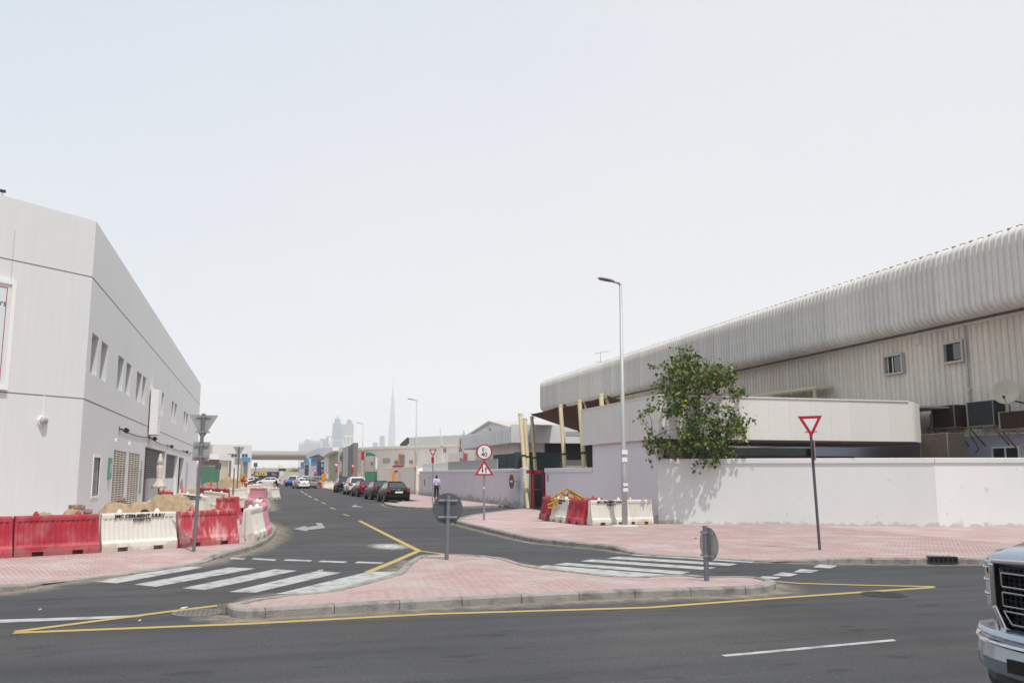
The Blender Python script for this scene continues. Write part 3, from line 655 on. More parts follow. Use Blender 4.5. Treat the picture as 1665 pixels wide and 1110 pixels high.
# bulkhead lamp on the chamfer
s_,z_ = chm(68.5,684); n = Vector((.7071,-.7071,0)); p = Vector((BX,CY,0))+cd*s_; p.z = z_
t = thing('bulkhead_lamp', 'round white bulkhead lamp with a wire guard on the chamfered wall', 'wall lamp', p)
MB().disc(n*.05, n, .20, .10, 20).build('base', M['white'], t); 
b = MB(); b.tube([n*.10, n*.17, n*.21, n*.225],[.17,.15,.09,.01],16); b.build('lens', mat('lamp_lens',(0.42,0.43,0.40),0.3,spec=.6), t, smooth=True)
b = MB()
for k in range(4): a = k*math.pi/4; u = cd*math.cos(a)+Vector((0,0,1))*math.sin(a); b.tube([u*-.18+n*.1, u*-.1+n*.23, n*.26, u*.1+n*.23, u*.18+n*.1], .008, 4)
b.build('guard', M['galv'], t)
MB().bar(Vector((0,0,.2))+n*.02, Vector((0,0,g2-z_))+n*.02, .035).build('conduit', M['white'], t)
# framed board on the chamfer
sa,za = chm(24,458); sb,zb = chm(9,634)
def fp(s,z,d=0): return Vector((BX,CY,0))+cd*s+n*d+Vector((0,0,z))
zt = za; zb_ = zb; w_ = 6.5
t = thing('framed_board', 'large pale framed board with thin red border cut by the left frame edge', 'sign', fp(sa,zb_))
o0 = fp(sa,zb_)
def lp(u,z,d): return cd*u+Vector((0,0,z))+n*d
hh = zt-zb_
b = MB()
for (u0,u1,a,c) in ((0,.16,0,hh),(w_-.16,w_,0,hh),(.16,w_-.16,0,.16),(.16,w_-.16,hh-.16,hh)): b.ext([lp(u0,a,.0),lp(u1,a,.0),lp(u1,c,.0),lp(u0,c,.0)], n*.14)
b.build('frame', M['white'], t, fixn=True)
MB().ext([lp(.16,.16,.0),lp(w_-.16,.16,.0),lp(w_-.16,hh-.16,.0),lp(.16,hh-.16,.0)], n*.08).build('panel', mat('board_pale',(0.64,0.70,0.71),0.4,var=.02), t, fixn=True)
b = MB(); e=.30
for (u0,u1,a,c) in ((e,e+.03,e,hh-e),(w_-e-.03,w_-e,e,hh-e),(e+.03,w_-e-.03,e,e+.03),(e+.03,w_-e-.03,hh-e-.03,hh-e)): b.ext([lp(u0,a,.08),lp(u1,a,.08),lp(u1,c,.08),lp(u0,c,.08)], n*.004)
b.build('border_line', M['red'], t, fixn=True)
ss,zz = chm(3,493)
text('rs', .34, M['dark'], 'lettering', t, face_m(lp(ss-sa,zz-zb_,.083), -cd))
p = fp(chm(7,318)[0], HT); t = thing('roof_camera', 'tiny dark camera standing on the parapet at the upper left', 'camera', p-n*.15); MB().bar((0,0,0),(0,0,.18),.03).build('stem',M['galv'],t); MB().box((0,0,.22),(.22,.1,.1),rz=.5).build('body',M['dark'],t)
# green name plate, intercom, paper notices
yy = AX(177,760,BX); t = thing('name_plate', 'small green upright plate beside the louvred vent', 'sign', (BX,yy.y,yy.z-.5)); MB().bx(0,.10,-.35,.35,-.05,1.0).build('plate', mat('plate_green',(0.10,0.27,0.22),0.4,var=.1), t, bevel=.03)
MB().bx(.10,.103,-.1,.1,.25,.7).build('emblem', M['signw'], t)
for px,py,sz,lb_ in ((187,715,.15,'small white camera above the first breeze block screen'),(209,721,.18,'white junction box above the second breeze block screen')):
    p = AX(px,py,BX); t = thing('wall_box', lb_, 'wall box', p); MB().bx(0,.12,-sz/2,sz/2,-sz/2,sz/2).build('casing', M['white'], t, bevel=.01); MB().bx(.12,.15,-.03,.03,-.02,.02).build('lens',M['dark'],t)
p = AX(229.5,757,BX); tag(MB().bx(0,.02,-.45,.45,-.3,.35).build('notice', mat('notice_blue',(0.40,0.42,0.58),0.6)), 'small bluish notice by the dark doorway', 'notice').location = p
p = AX(227.5,782,BX); 
t = thing('poster_frame', 'grey green poster hanging left of the dark doorway', 'poster', p); MB().bx(0,.04,-.4,.4,-.75,.75).build('sheet', mat('poster_grey',(0.28,0.31,0.28),0.5,var=.3,s1=3), t)
# folded parasol
p = G(256.5,817.5,KH); PX = p
t = thing('folded_parasol', 'folded cream parasol on a dark pole against the grey building', 'parasol', (PX.x,PX.y,KH))
zt = AY(262,736,PX.y).z-KH; zs = AY(258,792,PX.y).z-KH
MB().tube([(0,0,0),(0,0,zt)], .035, 8).build('pole', M['dark'], t)
b = MB(); secs = []
for f,r in ((0,.40),(.06,.37),(.18,.19),(.30,.15),(.5,.19),(.62,.19),(.68,.13),(.70,.19),(.80,.14),(.93,.08),(1,.02)):
    z = zs+(zt-zs)*f; secs.append([( (r*(1+.16*math.cos(8*a+f*3)))*math.cos(a), (r*(1+.16*math.cos(8*a+f*3)))*math.sin(a), z-(.08 if f==0 and k%3==0 else 0)) for k,a in enumerate([j*math.pi/12 for j in range(24)])])
b.loft(secs).build('canopy', M['canvas'], t, smooth=True)
b = MB(); b.lathe([(.165,zs+(zt-zs)*.30),(.175,zs+(zt-zs)*.315),(.165,zs+(zt-zs)*.33)],n=12); b.build('strap', M['canvas'], t)
MB().lathe([(.38,0),(.38,.08),(.06,.12)],n=16).build('base', M['concrete'], t)
# ================================================================== WATER-FILLED BARRIERS
def barrier_mesh(Lh=1.0, HB=0.90):
    zs = [0,.10,.101,.20,.235,.27,.50,.72,.755,.79,.86,HB]; hd = [.25,.25,.25,.235,.205,.19,.135,.098,.095,.10,.10,.085]
    rib = [0,0,0,0,0,1,1,1,1,0,0,0]; us = [-Lh,-Lh+.02]; u = -Lh+.06; ph = []
    n = 15; pw = (2*Lh-.12)/n; cols = [(-Lh,0),(-Lh+.03,0)]
    for i in range(n):
        s = -Lh+.06+i*pw; cols += [(s,0),(s+pw*.30,1),(s+pw*.62,1),(s+pw*.92,0)]
    cols += [(Lh-.03,0),(Lh,0)]
    # feet notches: insert exact columns
    nt_ = [(-.60,-.34),(.34,.60)]
    for a_,b_ in nt_:
        for e in (a_-.002,a_+.002,b_-.002,b_+.002):
            r = [c for c in cols if c[0] <= e][-1][1]; cols.append((e,r))
    cols.sort(); b = MB(); nz = len(zs)
    secs = []
    for (u,r) in cols:
        notch = any(a_ < u < b_ for a_,b_ in nt_); sec = []
        for side in (1,-1):
            rng = range(nz) if side == 1 else range(nz-1,-1,-1)
            for k in rng:
                y = hd[k]-(0.022 if r and rib[k] else 0); z = zs[k]
                if notch and k < 2: y = 0.05
                if notch and k == 2: z = .101
                x = u*(1-0.02*(z/HB)) ; sec.append((x, side*-y, z))
        secs.append(sec)
    b.loft(secs); return b
def make_barrier(name, m, label, printed=False, group='water filled plastic barriers'):
    t = thing(name, label, 'barrier', group=group)
    barrier_mesh().build('body', m, t, fixn=True)
    for x in (-.5,.5): MB().lathe([(.075,.895),(.07,.93),(.045,.965),(.035,.99),(.0,.995)],(x,0,0),10).build('lug', m, t)
    for x,s in ((-1.0,-1),(1.0,1)): MB().lathe([(.03,.1),(.03,.85)],(x+s*.012,0,0),8).build('hinge_pin', m, t)
    if printed:
        up = Vector((0,.06,1)).normalized()
        text('JMC CEM-MENT 5.8.81/', .115, M['black'], 'lettering', t, face_m((0,-.113,.825),(1,0,0),up), ext=.002, offset=.004, sx=1.15)
        text('055(60) 590', .10, M['black'], 'lettering', t, face_m((.05,-.123,.725),(1,0,0),Vector((0,.09,1)).normalized()), ext=.002, offset=.003, sx=.95)
    return t
BR = make_barrier('traffic_barrier', M['bred'], 'x'); BF = make_barrier('traffic_barrier', M['bredf'], 'x'); BW = make_barrier('traffic_barrier', M['bwhite'], 'x')
BWP = make_barrier('traffic_barrier', M['bwhite'], 'x', True); BP = make_barrier('traffic_barrier', M['bpink'], 'x')
used = set()
def barrier(proto, a, b, label, z=KH, dz=0.0, fl=False):
    """from plan point a to plan point b (front faces the right-hand side of a->b)"""
    a = Vector(a[:2]); b = Vector(b[:2]); m = (a+b)/2; d = b-a; L_ = d.length; rz = math.atan2(d.y,d.x)
    if proto.name in used: o = dup(proto, label=label)
    else: used.add(proto.name); o = proto; o['label'] = label
    o.location = (m.x,m.y,z+abs(dz)/2); o.rotation_euler = (0,-math.atan2(dz,L_) if dz else 0, rz); k = L_/2.03; o.scale = (k,1,1) if .6<k<1.25 else (1,1,1)
    return o
off = Vector((0,.25))
def bp(px,py): return G(px,py,KH).to_2d()+Vector((-.08,.24))
a0 = bp(-128,914.5); a1 = bp(18,906.5); a2 = bp(160,898.5); a3 = bp(286,890.5); a4 = bp(385,883)
barrier(BR,a0,a1,'red barrier cut by the left edge of the frame'); barrier(BR,a1,a2,'deep red barrier left of the printed white one'); barrier(BWP,a2,a3,'white barrier with black print between two red ones, before the sand')
barrier(BF,a3,a4,'scuffed faded red barrier behind the left give way pole')
c = a4+Vector((.3,.1)); ch = [c, Vector((c.x+.35,c.y+1.9)), Vector((c.x+.5,c.y+3.9)), Vector((c.x+.45,c.y+5.9)), Vector((c.x+.2,c.y+7.9)), Vector((c.x-.1,c.y+9.9))]
lbls = ['white barrier turning the corner behind the scuffed red one','pink faded barrier second from the corner, end on to the road','red barrier third from the corner along the kerb','white barrier fourth from the corner along the kerb','pink barrier at the far end of the kerb side run']
for i,pr in enumerate((BW,BP,BF,BW,BP)): barrier(pr, ch[i], ch[i+1], lbls[i])
# second row, tipped by the heaped sand
def bt(px,py,dep): p = AD(px,py,dep); return p
def row(proto, pa, pb, dep_a, dep_b, label):
    A = AD(*pa,dep_a); B = AD(*pb,dep_b); o = barrier(proto, A, B, label); o.rotation_euler.y = -math.atan2(B.z-A.z,(B-A).to_2d().length)
    o.location.z = (A.z+B.z)/2-.90; return o
row(BF,(262,797),(278,799),41.5,40,'short red barrier tilted against the grey wall behind the sand').scale = (1,1,1)
row(BWP,(277,799),(355,809),40,38,'tilted white printed barrier rising behind the big sand heap')
row(BF,(355,809),(388,807),38,37,'red barrier ending the tilted second row')
row(BW,(318,795.5),(384,803),54,52,'white barrier in the third row beyond the tilted ones')
row(BR,(322,793),(350,794),62,61,'red barrier top just behind the third row, left')
row(BR,(348,794),(372,795),61,60,'red barrier top just behind the third row, right')
row(BW,(368,796),(404,792),66,66,'white barrier behind the far give way pole')
row(BR,(362,781),(385,784),100,98,'distant red barrier left of the roadworks triangle')
row(BR,(385,784),(413,786),98,97,'distant red barrier below the roadworks triangle')
p0 = G(403,811.5); p1 = G(433,812.5)
o = barrier(BP,p0.to_2d()+Vector((0,.2)),p1.to_2d()+Vector((0.2,.3)),'lilac pink barrier standing on the road edge beyond the pavement', z=0)
o = barrier(BW,p1.to_2d()+Vector((.25,.2)),p1.to_2d()+Vector((.9,2.0)),'white barrier end on beside the lilac pink one', z=0)
row(BW,(402,787),(424,787),84,84,'white barrier beyond the lilac pink one, left').location.z = 0.1
row(BW,(418,785.5),(436,786),92,92,'white barrier beyond the lilac pink one, right').location.z = 0.1
row(BP,(428,783.5),(441,783.5),110,110,'faint pink barrier farthest up the left side').location.z = 0
for k in range(6):
    A = G(445+k*11,784.5); A = AD(441+k*10,786,175); 
    barrier((BW,BW,BR,BW,BW,BW)[k],(A.x,A.y),(A.x+2,A.y+.1),['leftmost white','second white','red','third white','fourth white','rightmost white'][k]+' barrier in the row closing the far end of the street',z=0)
# right hand enclosure
r0 = G(893,847,KH).to_2d(); r1 = G(931,851,KH).to_2d(); r2 = G(953,854.5,KH).to_2d(); r3 = G(1055,852,KH).to_2d()
ra = Vector((r2.x-1.0,r2.y+2.9)); 
sh = Vector((.28,.1))
m1 = ra+(r2-ra)*0.0
d_ = (r2-r0); 
barrier(BWP, r0+sh, r0.lerp(r2,.44)+sh, 'white printed barrier left of the red one by the lavender wall'); 
barrier(BR, r0.lerp(r2,.455)+sh, r0.lerp(r2,.85)+sh+Vector((.03,0)), 'red barrier between two white ones by the lavender wall')
rr_ = (r3-r2).length
barrier(BWP, r2+Vector((.25,.35)), r2.lerp(r3,.68)+Vector((.1,.30)), 'white printed barrier just left of the tall street lamp')
barrier(BW, r2.lerp(r3,.62)+Vector((.4,.45)), r3+Vector((-.05,.30)), 'plain white barrier behind the base of the tall street lamp').scale = (.55,1,1)
barrier(BR, r0+Vector((.55,2.3)), r0+Vector((.22,.45)), 'red barrier end on at the back corner near the gate')
barrier(BR, r2+Vector((.4,3.4)), r2+Vector((1.9,3.2)), 'red barrier standing at the back against the lavender wall')
# far right group
q0 = G(514,790.5); q1 = G(547,789)
A = AD(515,788,128); B = AD(524,788,124); barrier(BF,(A.x,A.y),(B.x,B.y),'red and white streaked barrier under the small orange sign',z=0)
A = AD(524,789,124); B = AD(546,789,122); C_ = A.lerp(B,.5); barrier(BW,(A.x,A.y),(A.x+1.9,A.y+.1),'white barrier right of the streaked one before the beige car',z=0)
# ================================================================== SAND, RUBBLE
def heap(name, c, rx, ry, h, seed, label, rot=0, n=44, m='sand', z0=KH-.02):
    b = MB(); vs = []; rr = random.Random(seed); o = rr.random()*50
    for i in range(n+1):
        for j in range(n+1):
            u = -1.15+2.3*i/n; v = -1.15+2.3*j/n; r = math.hypot(u,v); a = math.atan2(v,u)
            rim = 1+.14*noise.noise(Vector((math.cos(a)*1.5+o,math.sin(a)*1.5,0)))
            q = max(0,1-r/rim); z = h*(1-(1-q)**1.25)*.98 if q > 0 else 0
            z = h*min(1.0,q*1.45)**1.05*(0.86+.14*q)
            z += (0.10*h*noise.noise(Vector((u*3+o,v*3,1)))+.05*h*noise.noise(Vector((u*9+o,v*9,2)))+.02*noise.noise(Vector((u*30,v*30,o))))*(1 if q > 0 else 0)
            vs.append((u*rx,v*ry,max(-.02,z if q > 0 else -.02)))
    b.add(vs, [(i*(n+1)+j,(i+1)*(n+1)+j,(i+1)*(n+1)+j+1,i*(n+1)+j+1) for i in range(n) for j in range(n)])
    o_ = b.build(name, M[m], smooth=True); o_.location = (c[0],c[1],z0); o_.rotation_euler.z = rot; return tag(o_, label, 'sand heap', 'heaps of excavated sand')
def hp(px,py,dep): p = AD(px,py,dep); return (p.x,p.y)
heap('sand_heap', hp(276,840,33.5), 1.5, 1.15, 1.12, 1, 'biggest sand heap, behind the scuffed red barrier')
heap('sand_heap', hp(188,842,30.5), 1.05, .85, .92, 2, 'middle sand heap in front of the breeze block screens')
heap('sand_heap', hp(118,845,29), .75, .6, .74, 3, 'low sand heap at the foot of the chamfered corner')
heap('sand_heap', hp(72,846,28), .6, .5, .68, 4, 'small leftmost sand heap peeping over the red barrier')
heap('sand_heap', hp(225,842,33), .9, .8, .82, 9, 'flat sand heap between the two larger ones')
heap('sand_heap', hp(311,812,52), 1.1, .9, 1.0, 5, 'sand heap between the tilted row and the third row')
heap('sand_heap', hp(372,796,92), 2.4, 1.2, 1.5, 6, 'distant sand heap before the green hoarding')
heap('earth_heap', hp(343,797,84), 1.8, 1.2, 1.1, 7, 'reddish earth heap left of the far sand', m='brickred')
def stones(c, cols, rows_, lays, sz, label, seed):
    t = thing('block_stack', label, 'block stack', (c[0],c[1],KH), rz=R(20)); rr = random.Random(seed); proto_ = None
    for k in range(lays):
        for i in range(cols-(k//2)):
            for j in range(rows_):
                if rr.random() < .12 and k > 0: continue
                if proto_ is None:
                    b = MB().box((0,0,0),sz); proto_ = b.build('block', M['brickred'], t, bevel=.015); o = proto_
                else: o = proto_.copy(); COL.objects.link(o)
                o.location = ((i-cols/2)*sz[0]*1.06+rr.uniform(-.03,.03),(j-rows_/2)*sz[1]*1.06,sz[2]*(k+.5)); o.rotation_euler = (rr.uniform(-.05,.05),rr.uniform(-.05,.05),rr.uniform(-.2,.2))
stones(hp(142,840,33), 4, 2, 5, (.24,.22,.15), 'reddish pile of pulled up blocks at the building corner', 1)
stones(hp(217,833,36), 3, 2, 7, (.28,.24,.16), 'grey brown pile of broken blocks before the second screen', 2)
stones(hp(231,832,36.5), 2, 2, 5, (.30,.26,.17), 'low pile of broken blocks left of the doorway', 3)
stones(hp(186,832,36), 2, 2, 5, (.26,.22,.16), 'few broken blocks behind the middle sand heap', 4)
def rag(p, s, seed, label, m='bag'):
    rr = random.Random(seed); b = MB(); vs = []; n = 8
    for i in range(n+1):
        for j in range(n+1): u=i/n-.5; v=j/n-.5; vs.append((u*s*1.4+rr.uniform(-.1,.1)*s*.3, v*s*.4, (.5-abs(u))*s*.8+rr.uniform(-.12,.12)*s+v*s*.7))
    b.add(vs,[(i*(n+1)+j,(i+1)*(n+1)+j,(i+1)*(n+1)+j+1,i*(n+1)+j+1) for i in range(n) for j in range(n)])
    o = b.build('plastic_bag', M[m]); o.location = p; o.modifiers.new('th','SOLIDIFY').thickness=.01; return tag(o,label,'plastic bag')
rag(AD(278,824,33.2), .24, 1, 'bright red plastic lying on the biggest sand heap'); rag(AD(218,838,30.3), .20, 2, 'red plastic scrap behind the white printed barrier'); rag(AD(235,834,32), .2, 3, 'black rag beside the red plastic scrap','black')
def cone(p, s, label, lean=0):
    t = thing('traffic_cone', label, 'traffic cone', p, ry=lean)
    MB().lathe([(.13*s,0.02),(.03*s,.72*s)],n=14).build('cone_body', M['bag'], t); MB().box((0,0,.012),(.36*s,.36*s,.024)).build('base', M['bag'], t); MB().lathe([(.104*s,.2*s),(.075*s,.38*s)],n=14).build('white_band', M['signw'], t)
cone(AD(296,803,52), .62, 'red cone standing by the tilted barriers near the shop')
cone(AD(343,790,78), .85, 'red and white cone before the green hoarding')
# yellow folding barricades dumped inside the right enclosure
def trestle(p, rz, rx, ry, label, s=1.0):
    t = thing('folding_barricade', label, 'barricade', p, rz=rz, rx=rx, ry=ry, group='yellow folding barricades')
    for sgn in (-1,1):
        b = MB(); b.bar((-.55*s,sgn*.05,0),(-.55*s,sgn*.22,.95*s),.05); b.bar((.55*s,sgn*.05,0),(.55*s,sgn*.22,.95*s),.05); b.bar((-.57*s,sgn*.053,.01),(.57*s,sgn*.053,.01),.045); b.build('leg_frame', M['yellow'], t)
        for z in (.25,.55,.9): MB().box((0,sgn*(.05+.17*z/.95),z*s),(1.15*s,.03,.12*s)).build('rail', M['yellow'], t)
    return t
pe = r2+Vector((.1,2.0))
pe = hp(922,815,36.2); pe = Vector(pe); trestle((pe.x-.1,pe.y+.2,KH+.58), R(10), R(75), R(28), 'yellow folding barricade leaning topmost on the dumped pair', 1.1)
trestle((pe.x-.5,pe.y+.1,KH+.56), R(40), R(80), R(5), 'yellow folding barricade lying under the other one', .9)
trestle((pe.x+.25,pe.y+.0,KH+.48), R(-20), R(70), R(35), 'yellow folding barricade sloping down towards the red barrier', .9)
# ================================================================== SIGNS
def tri_pts(w_, down=True, c=(0,0), z0=0):
    h = w_*.866; return [(-w_/2,0,z0+h if down else z0),(w_/2,0,z0+h if down else z0),(0,0,z0 if down else z0+h)]
def sign_tri(parent, w_, zb, down=True, back=False, y=-.04):
    h = w_*.9; 
    def T(s, yy, cz=0):
        hh = h*s; cw = w_*s; zc = zb+ (h*2/3 if down else h/3)+cz
        return [(-cw/2,yy,zc+hh/3),(0,yy,zc-hh*2/3),(cw/2,yy,zc+hh/3)] if down else [(-cw/2,yy,zc-hh/3),(cw/2,yy,zc-hh/3),(0,yy,zc+hh*2/3)]
    f = MB().ext(T(1,y),(0,.006,0)).build('plate', M['signgal'] if back else M['red'], parent, fixn=True)
    MB().ext(T(.97,y-.003),(0,.002,0)).build('red_border', M['red'], parent, fixn=True); MB().ext(T(.60,y-.006),(0,.002,0)).build('white_field', M['signw'], parent, fixn=True)
def brackets(parent, zs_, w_, r=.03):
    for z in zs_:
        MB().bx(-w_/2,w_/2,-.036,-.022,z-.02,z+.02).lathe([(r+.008,z-.018),(r+.008,z+.018)],n=10).build('clamp', M['galv'], parent)
def post(parent, h, m, r=.035): return MB().lathe([(r,-.05),(r,h),(r*.9,h+.01)],n=14).build('post', m, parent, smooth=False)
def give_way(name, label, p, faceaz, h, w_=.62, polem='pole', extra=None, lean=(0,0), group='give way signs'):
    t = thing(name, label, 'road sign', p, rz=faceaz, rx=lean[0], ry=lean[1], group=group)
    post(t, h-.05, M[polem]); sign_tri(t, w_, h-w_*.9, True); brackets(t, (h-.12,h-w_*.9+.14), w_*.5); 
    if extra: MB().bx(-extra[0]/2,extra[0]/2,-.046,-.04,h-w_*.9-.02-extra[1],h-w_*.9-.02).build('sub_plate', M[extra[2]], t)
    return t
# local -Y is the sign's front
p = G(1333,893.5,KH); t = give_way('give_way_sign','grey posted give way triangle before the white boundary wall, facing the main road', p, R(-20), AY(1327,676,p.y).z-KH, .60, 'signback', lean=(0,R(-1.6)))
hz = 3.3; 
b = MB().bx(.04,.055,-.10,.05,hz-1.12,hz-.62); b.build('side_plate', mat('plate_pinkish',(0.50,0.25,0.28),.5), t)
# near left, seen from behind
p = G(315,896,KH); hh = AY(327,674,p.y).z-KH
t = thing('give_way_sign','back of the near left give way triangle with a square plate below', 'road sign', p, rz=R(180-2), ry=R(-1.2), group='give way signs')
post(t, hh+.02, M['pole'], .042)
h_=.62*1.0
b = MB(); b.ext([(-.34,-.06,hh),(0,-.06,hh-.62),(.34,-.06,hh)],(0,.012,0)); b.build('plate', M['signgal'], t, fixn=True)
b = MB(); b.ext([(-.33,-.064,hh-.006),(0,-.064,hh-.605),(.33,-.064,hh-.006)],(0,.003,0)); b.build('red_border', M['red'], t, fixn=True)
MB().bx(-.20,.20,-.07,-.058,hh-1.12,hh-.66).build('square_plate', M['signgal'], t)
brackets(t,(hh-.05,hh-.42,hh-.74,hh-1.02),.34,.042)
# far left pair
for px,py,tp,lab_ in ((385,812,726,'back of the smaller give way triangle beyond the sand heaps'),):
    p = G(px,py,KH); p = AD(px,py,66); p.z = KH; hh = AD(389,tp,66).z-KH
    t = thing('give_way_sign',lab_, 'road sign', p, rz=R(185), group='give way signs')
    post(t,hh,M['pole'],.05); MB().ext([(-.42,-.06,hh),(0,-.06,hh-.75),(.42,-.06,hh)],(0,.012,0)).build('plate', M['signgal'], t, fixn=True); MB().bx(-.28,.28,-.07,-.058,hh-1.3,hh-.8).build('square_plate', M['signgal'], t)
    MB().lathe([(.045,-.05),(.045,hh*.6)],(.28,.1,0),8).build('second_post', M['pole'], t)
for px,zt_,dep,lab_ in ((353,752,80,'thin dark post beside the green hoarding'),(414,752,128,'thin distant post with a small board left of the blue board')):
    p = AD(px,795,dep); p.z = KH; hh = AD(px,zt_,dep).z-KH; t = thing('sign_post',lab_,'post',p,rz=R(185)); MB().lathe([(.05,0),(.05,hh)],n=8).build('post',M['pole'],t); MB().bx(-.25,.25,-.07,-.05,hh-.6,hh).build('plate',M['signback'],t)
# keep right discs seen from behind
p = G(726,909.5,KH); c1 = AY(726,826.5,p.y).z-KH
t = thing('keep_right_sign','dark round sign back on a grey post at the apex of the island', 'road sign', p, rz=R(180-3), ry=R(-1.2), group='round sign backs on the island')
post(t, c1+.28, M['pole'], .045); MB().disc((0,-.07,c1),(0,1,0),.335,.012,48).build('disc', M['signback'], t); MB().disc((0,-.079,c1),(0,1,0),.325,.004,48).build('blue_face', mat('sign_blue',(0.01,.08,.35),.4), t); brackets(t,(c1+.18,c1-.18),.42,.045)
p = G(1149,943.5,KH); c1 = AY(1154,884,p.y).z-KH
t = thing('keep_right_sign','round sign turned almost edge on with its short post at the right of the island', 'road sign', p, rz=R(180-84), group='round sign backs on the island')
post(t, c1+.31, M['pole'], .045); MB().disc((0,-.075,c1),(0,1,0),.285,.012,48).build('disc', M['signgal'], t); MB().disc((0,-.084,c1),(0,1,0),.275,.004,48).build('blue_face', MATS['sign_blue'], t); brackets(t,(c1+.2,c1-.2),.40,.045)
# speed limit + two way traffic
p = G(787,845,KH); zz = lambda py: AY(789,py,p.y).z-KH
c1 = zz(734.5); t = thing('speed_limit_sign','round speed limit sign above a two way traffic triangle on one post', 'road sign', p, rz=R(-15))
post(t, c1, M['galv'], .045)
rr_ = (zz(722)-zz(747.5))/2*1.0
MB().disc((0,-.07,c1),(0,1,0),rr_,.012,48).build('disc', M['red'], t); MB().disc((0,-.078,c1),(0,1,0),rr_*.84,.004,48).build('white_face', M['signw'], t)
text('40', .26, M['black'], 'lettering', t, face_m((.0,-.082,c1-.11),(1,0,0)), offset=.003, ext=.001)
# eastern arabic numerals four and zero, drawn as strokes
b = MB(); sx_ = -.075; k_ = .064
four = [(.9,1.9),(.2,1.7),(.1,1.2),(.8,1.0),(.1,.7),(.0,.2),(.4,-.05),(1.0,.1)]
b.tube([(sx_+x*k_,-.083,c1+.05+y*k_) for x,y in four], .013, 5); b.box((.07,-.083,c1+.10),(.034,.006,.034),ry=R(45)); b.build('numeral', M['black'], t)
tz = zz(772.5); tw = .82*.96; th = zz(748)-tz
def T3(s,y): zc = tz+th/3; return [(-tw/2*s,y,zc-th/3*s),(tw/2*s,y,zc-th/3*s),(0,y,zc+th*2/3*s)]
MB().ext(T3(1,-.07),(0,.006,0)).build('triangle', M['red'], t, fixn=True); MB().ext(T3(.68,-.074),(0,.002,0)).build('white_field', M['signw'], t, fixn=True)
b = MB()
for sgn,x in ((1,.07),(-1,-.07)):
    z0 = tz+.10; z1 = tz+.36; e = z1 if sgn>0 else z0; o_ = z0 if sgn>0 else z1
    b.ext([(x-.02,-.077,min(o_,e-sgn*.1)),(x+.02,-.077,min(o_,e-sgn*.1)),(x+.02,-.077,max(o_,e-sgn*.1)),(x-.02,-.077,max(o_,e-sgn*.1))],(0,.002,0)); b.ext([(x-.05,-.077,e-sgn*.11),(x+.05,-.077,e-sgn*.11),(x,-.077,e)],(0,.002,0))
b.build('arrow', M['black'], t, fixn=True); brackets(t,(c1-.12,c1+.12,tz+.12),.3,.045)
MB().bx(-.03,.03,-.052,-.046,1.25,1.34).build('sticker', M['signw'], t)
# smaller give way signs down the street
for i,(px,py,tp,wpx,dep,lab_,ex) in enumerate(((703,823,730,11.5,56,'give way sign with a small red plate in front of the walking man',(.18,.38,'red')),
        (546,797,752,9.5,104,'give way sign at the kerb beyond the parked cars',(.22,.36,'red')),(512,784,762,6.5,140,'faint give way sign beside the blue gate shop',(.3,.5,'red')),
        (532,786,763,5.5,150,'palest small give way sign by the white end of the showroom',(.2,.8,'signw')),(573,795,755,6,112,'give way sign half hidden by the cream warehouse pilaster',(.2,.6,'red')))):
    p = AD(px,py,dep); p.z = KH; hh = AD(px,tp,dep).z-KH; w_ = wpx/F*dep*1.15
    give_way('give_way_sign', lab_, p, R(-30) if i==0 else R(-16), hh, w_, 'galv', ex)
# roadworks triangle
p = AD(395,812,70); p.z=0.3; zt_ = AD(396,769,70).z; zb_ = AD(396,783.5,70).z
t = thing('roadworks_sign','orange roadworks triangle with a black digging figure on a white leg','road sign',p, rz=R(-16))
MB().lathe([(.03,0),(.03,zb_-.2)],n=8).build('post', M['signw'], t)
wd_ = 15.5/F*70; z0 = zb_-.3; z1 = zt_-.3
MB().ext([(-wd_/2,-.05,z0),(wd_/2,-.05,z0),(0,-.05,z1)],(0,.01,0)).build('plate', M['orange'], t, fixn=True)
b = MB(); h_ = z1-z0; b.ext([(-wd_*.30,-.055,z0+h_*.07),(wd_*.30,-.055,z0+h_*.07),(wd_*.28,-.055,z0+h_*.2),(-wd_*.28,-.055,z0+h_*.2)],(0,.003,0)); b.disc((.02,-.055,z0+h_*.62),(0,1,0),.045,.004,10)
b.ext([(-.03,-.055,z0+h_*.25),(.03,-.055,z0+h_*.25),(.06,-.055,z0+h_*.52),(0,-.055,z0+h_*.55)],(0,.003,0)); b.bar((.05,-.054,z0+h_*.5),(-.14,-.054,z0+h_*.3),.03); b.box((-.16,-.054,z0+h_*.27),(.13,.004,.06)); b.build('pictogram', M['black'], t, fixn=True)
p = AD(526,783,123); p.z=.9; t = thing('orange_sign','small orange board above the streaked barrier down the street','road sign',p,rz=R(-16)); z_ = (783-769)/F*123
MB().bx(-.28,.28,-.02,.02,.1,1.2).build('plate', M['orange'], t); MB().lathe([(.03,-.9),(.03,.2)],n=6).build('post', M['galv'], t)
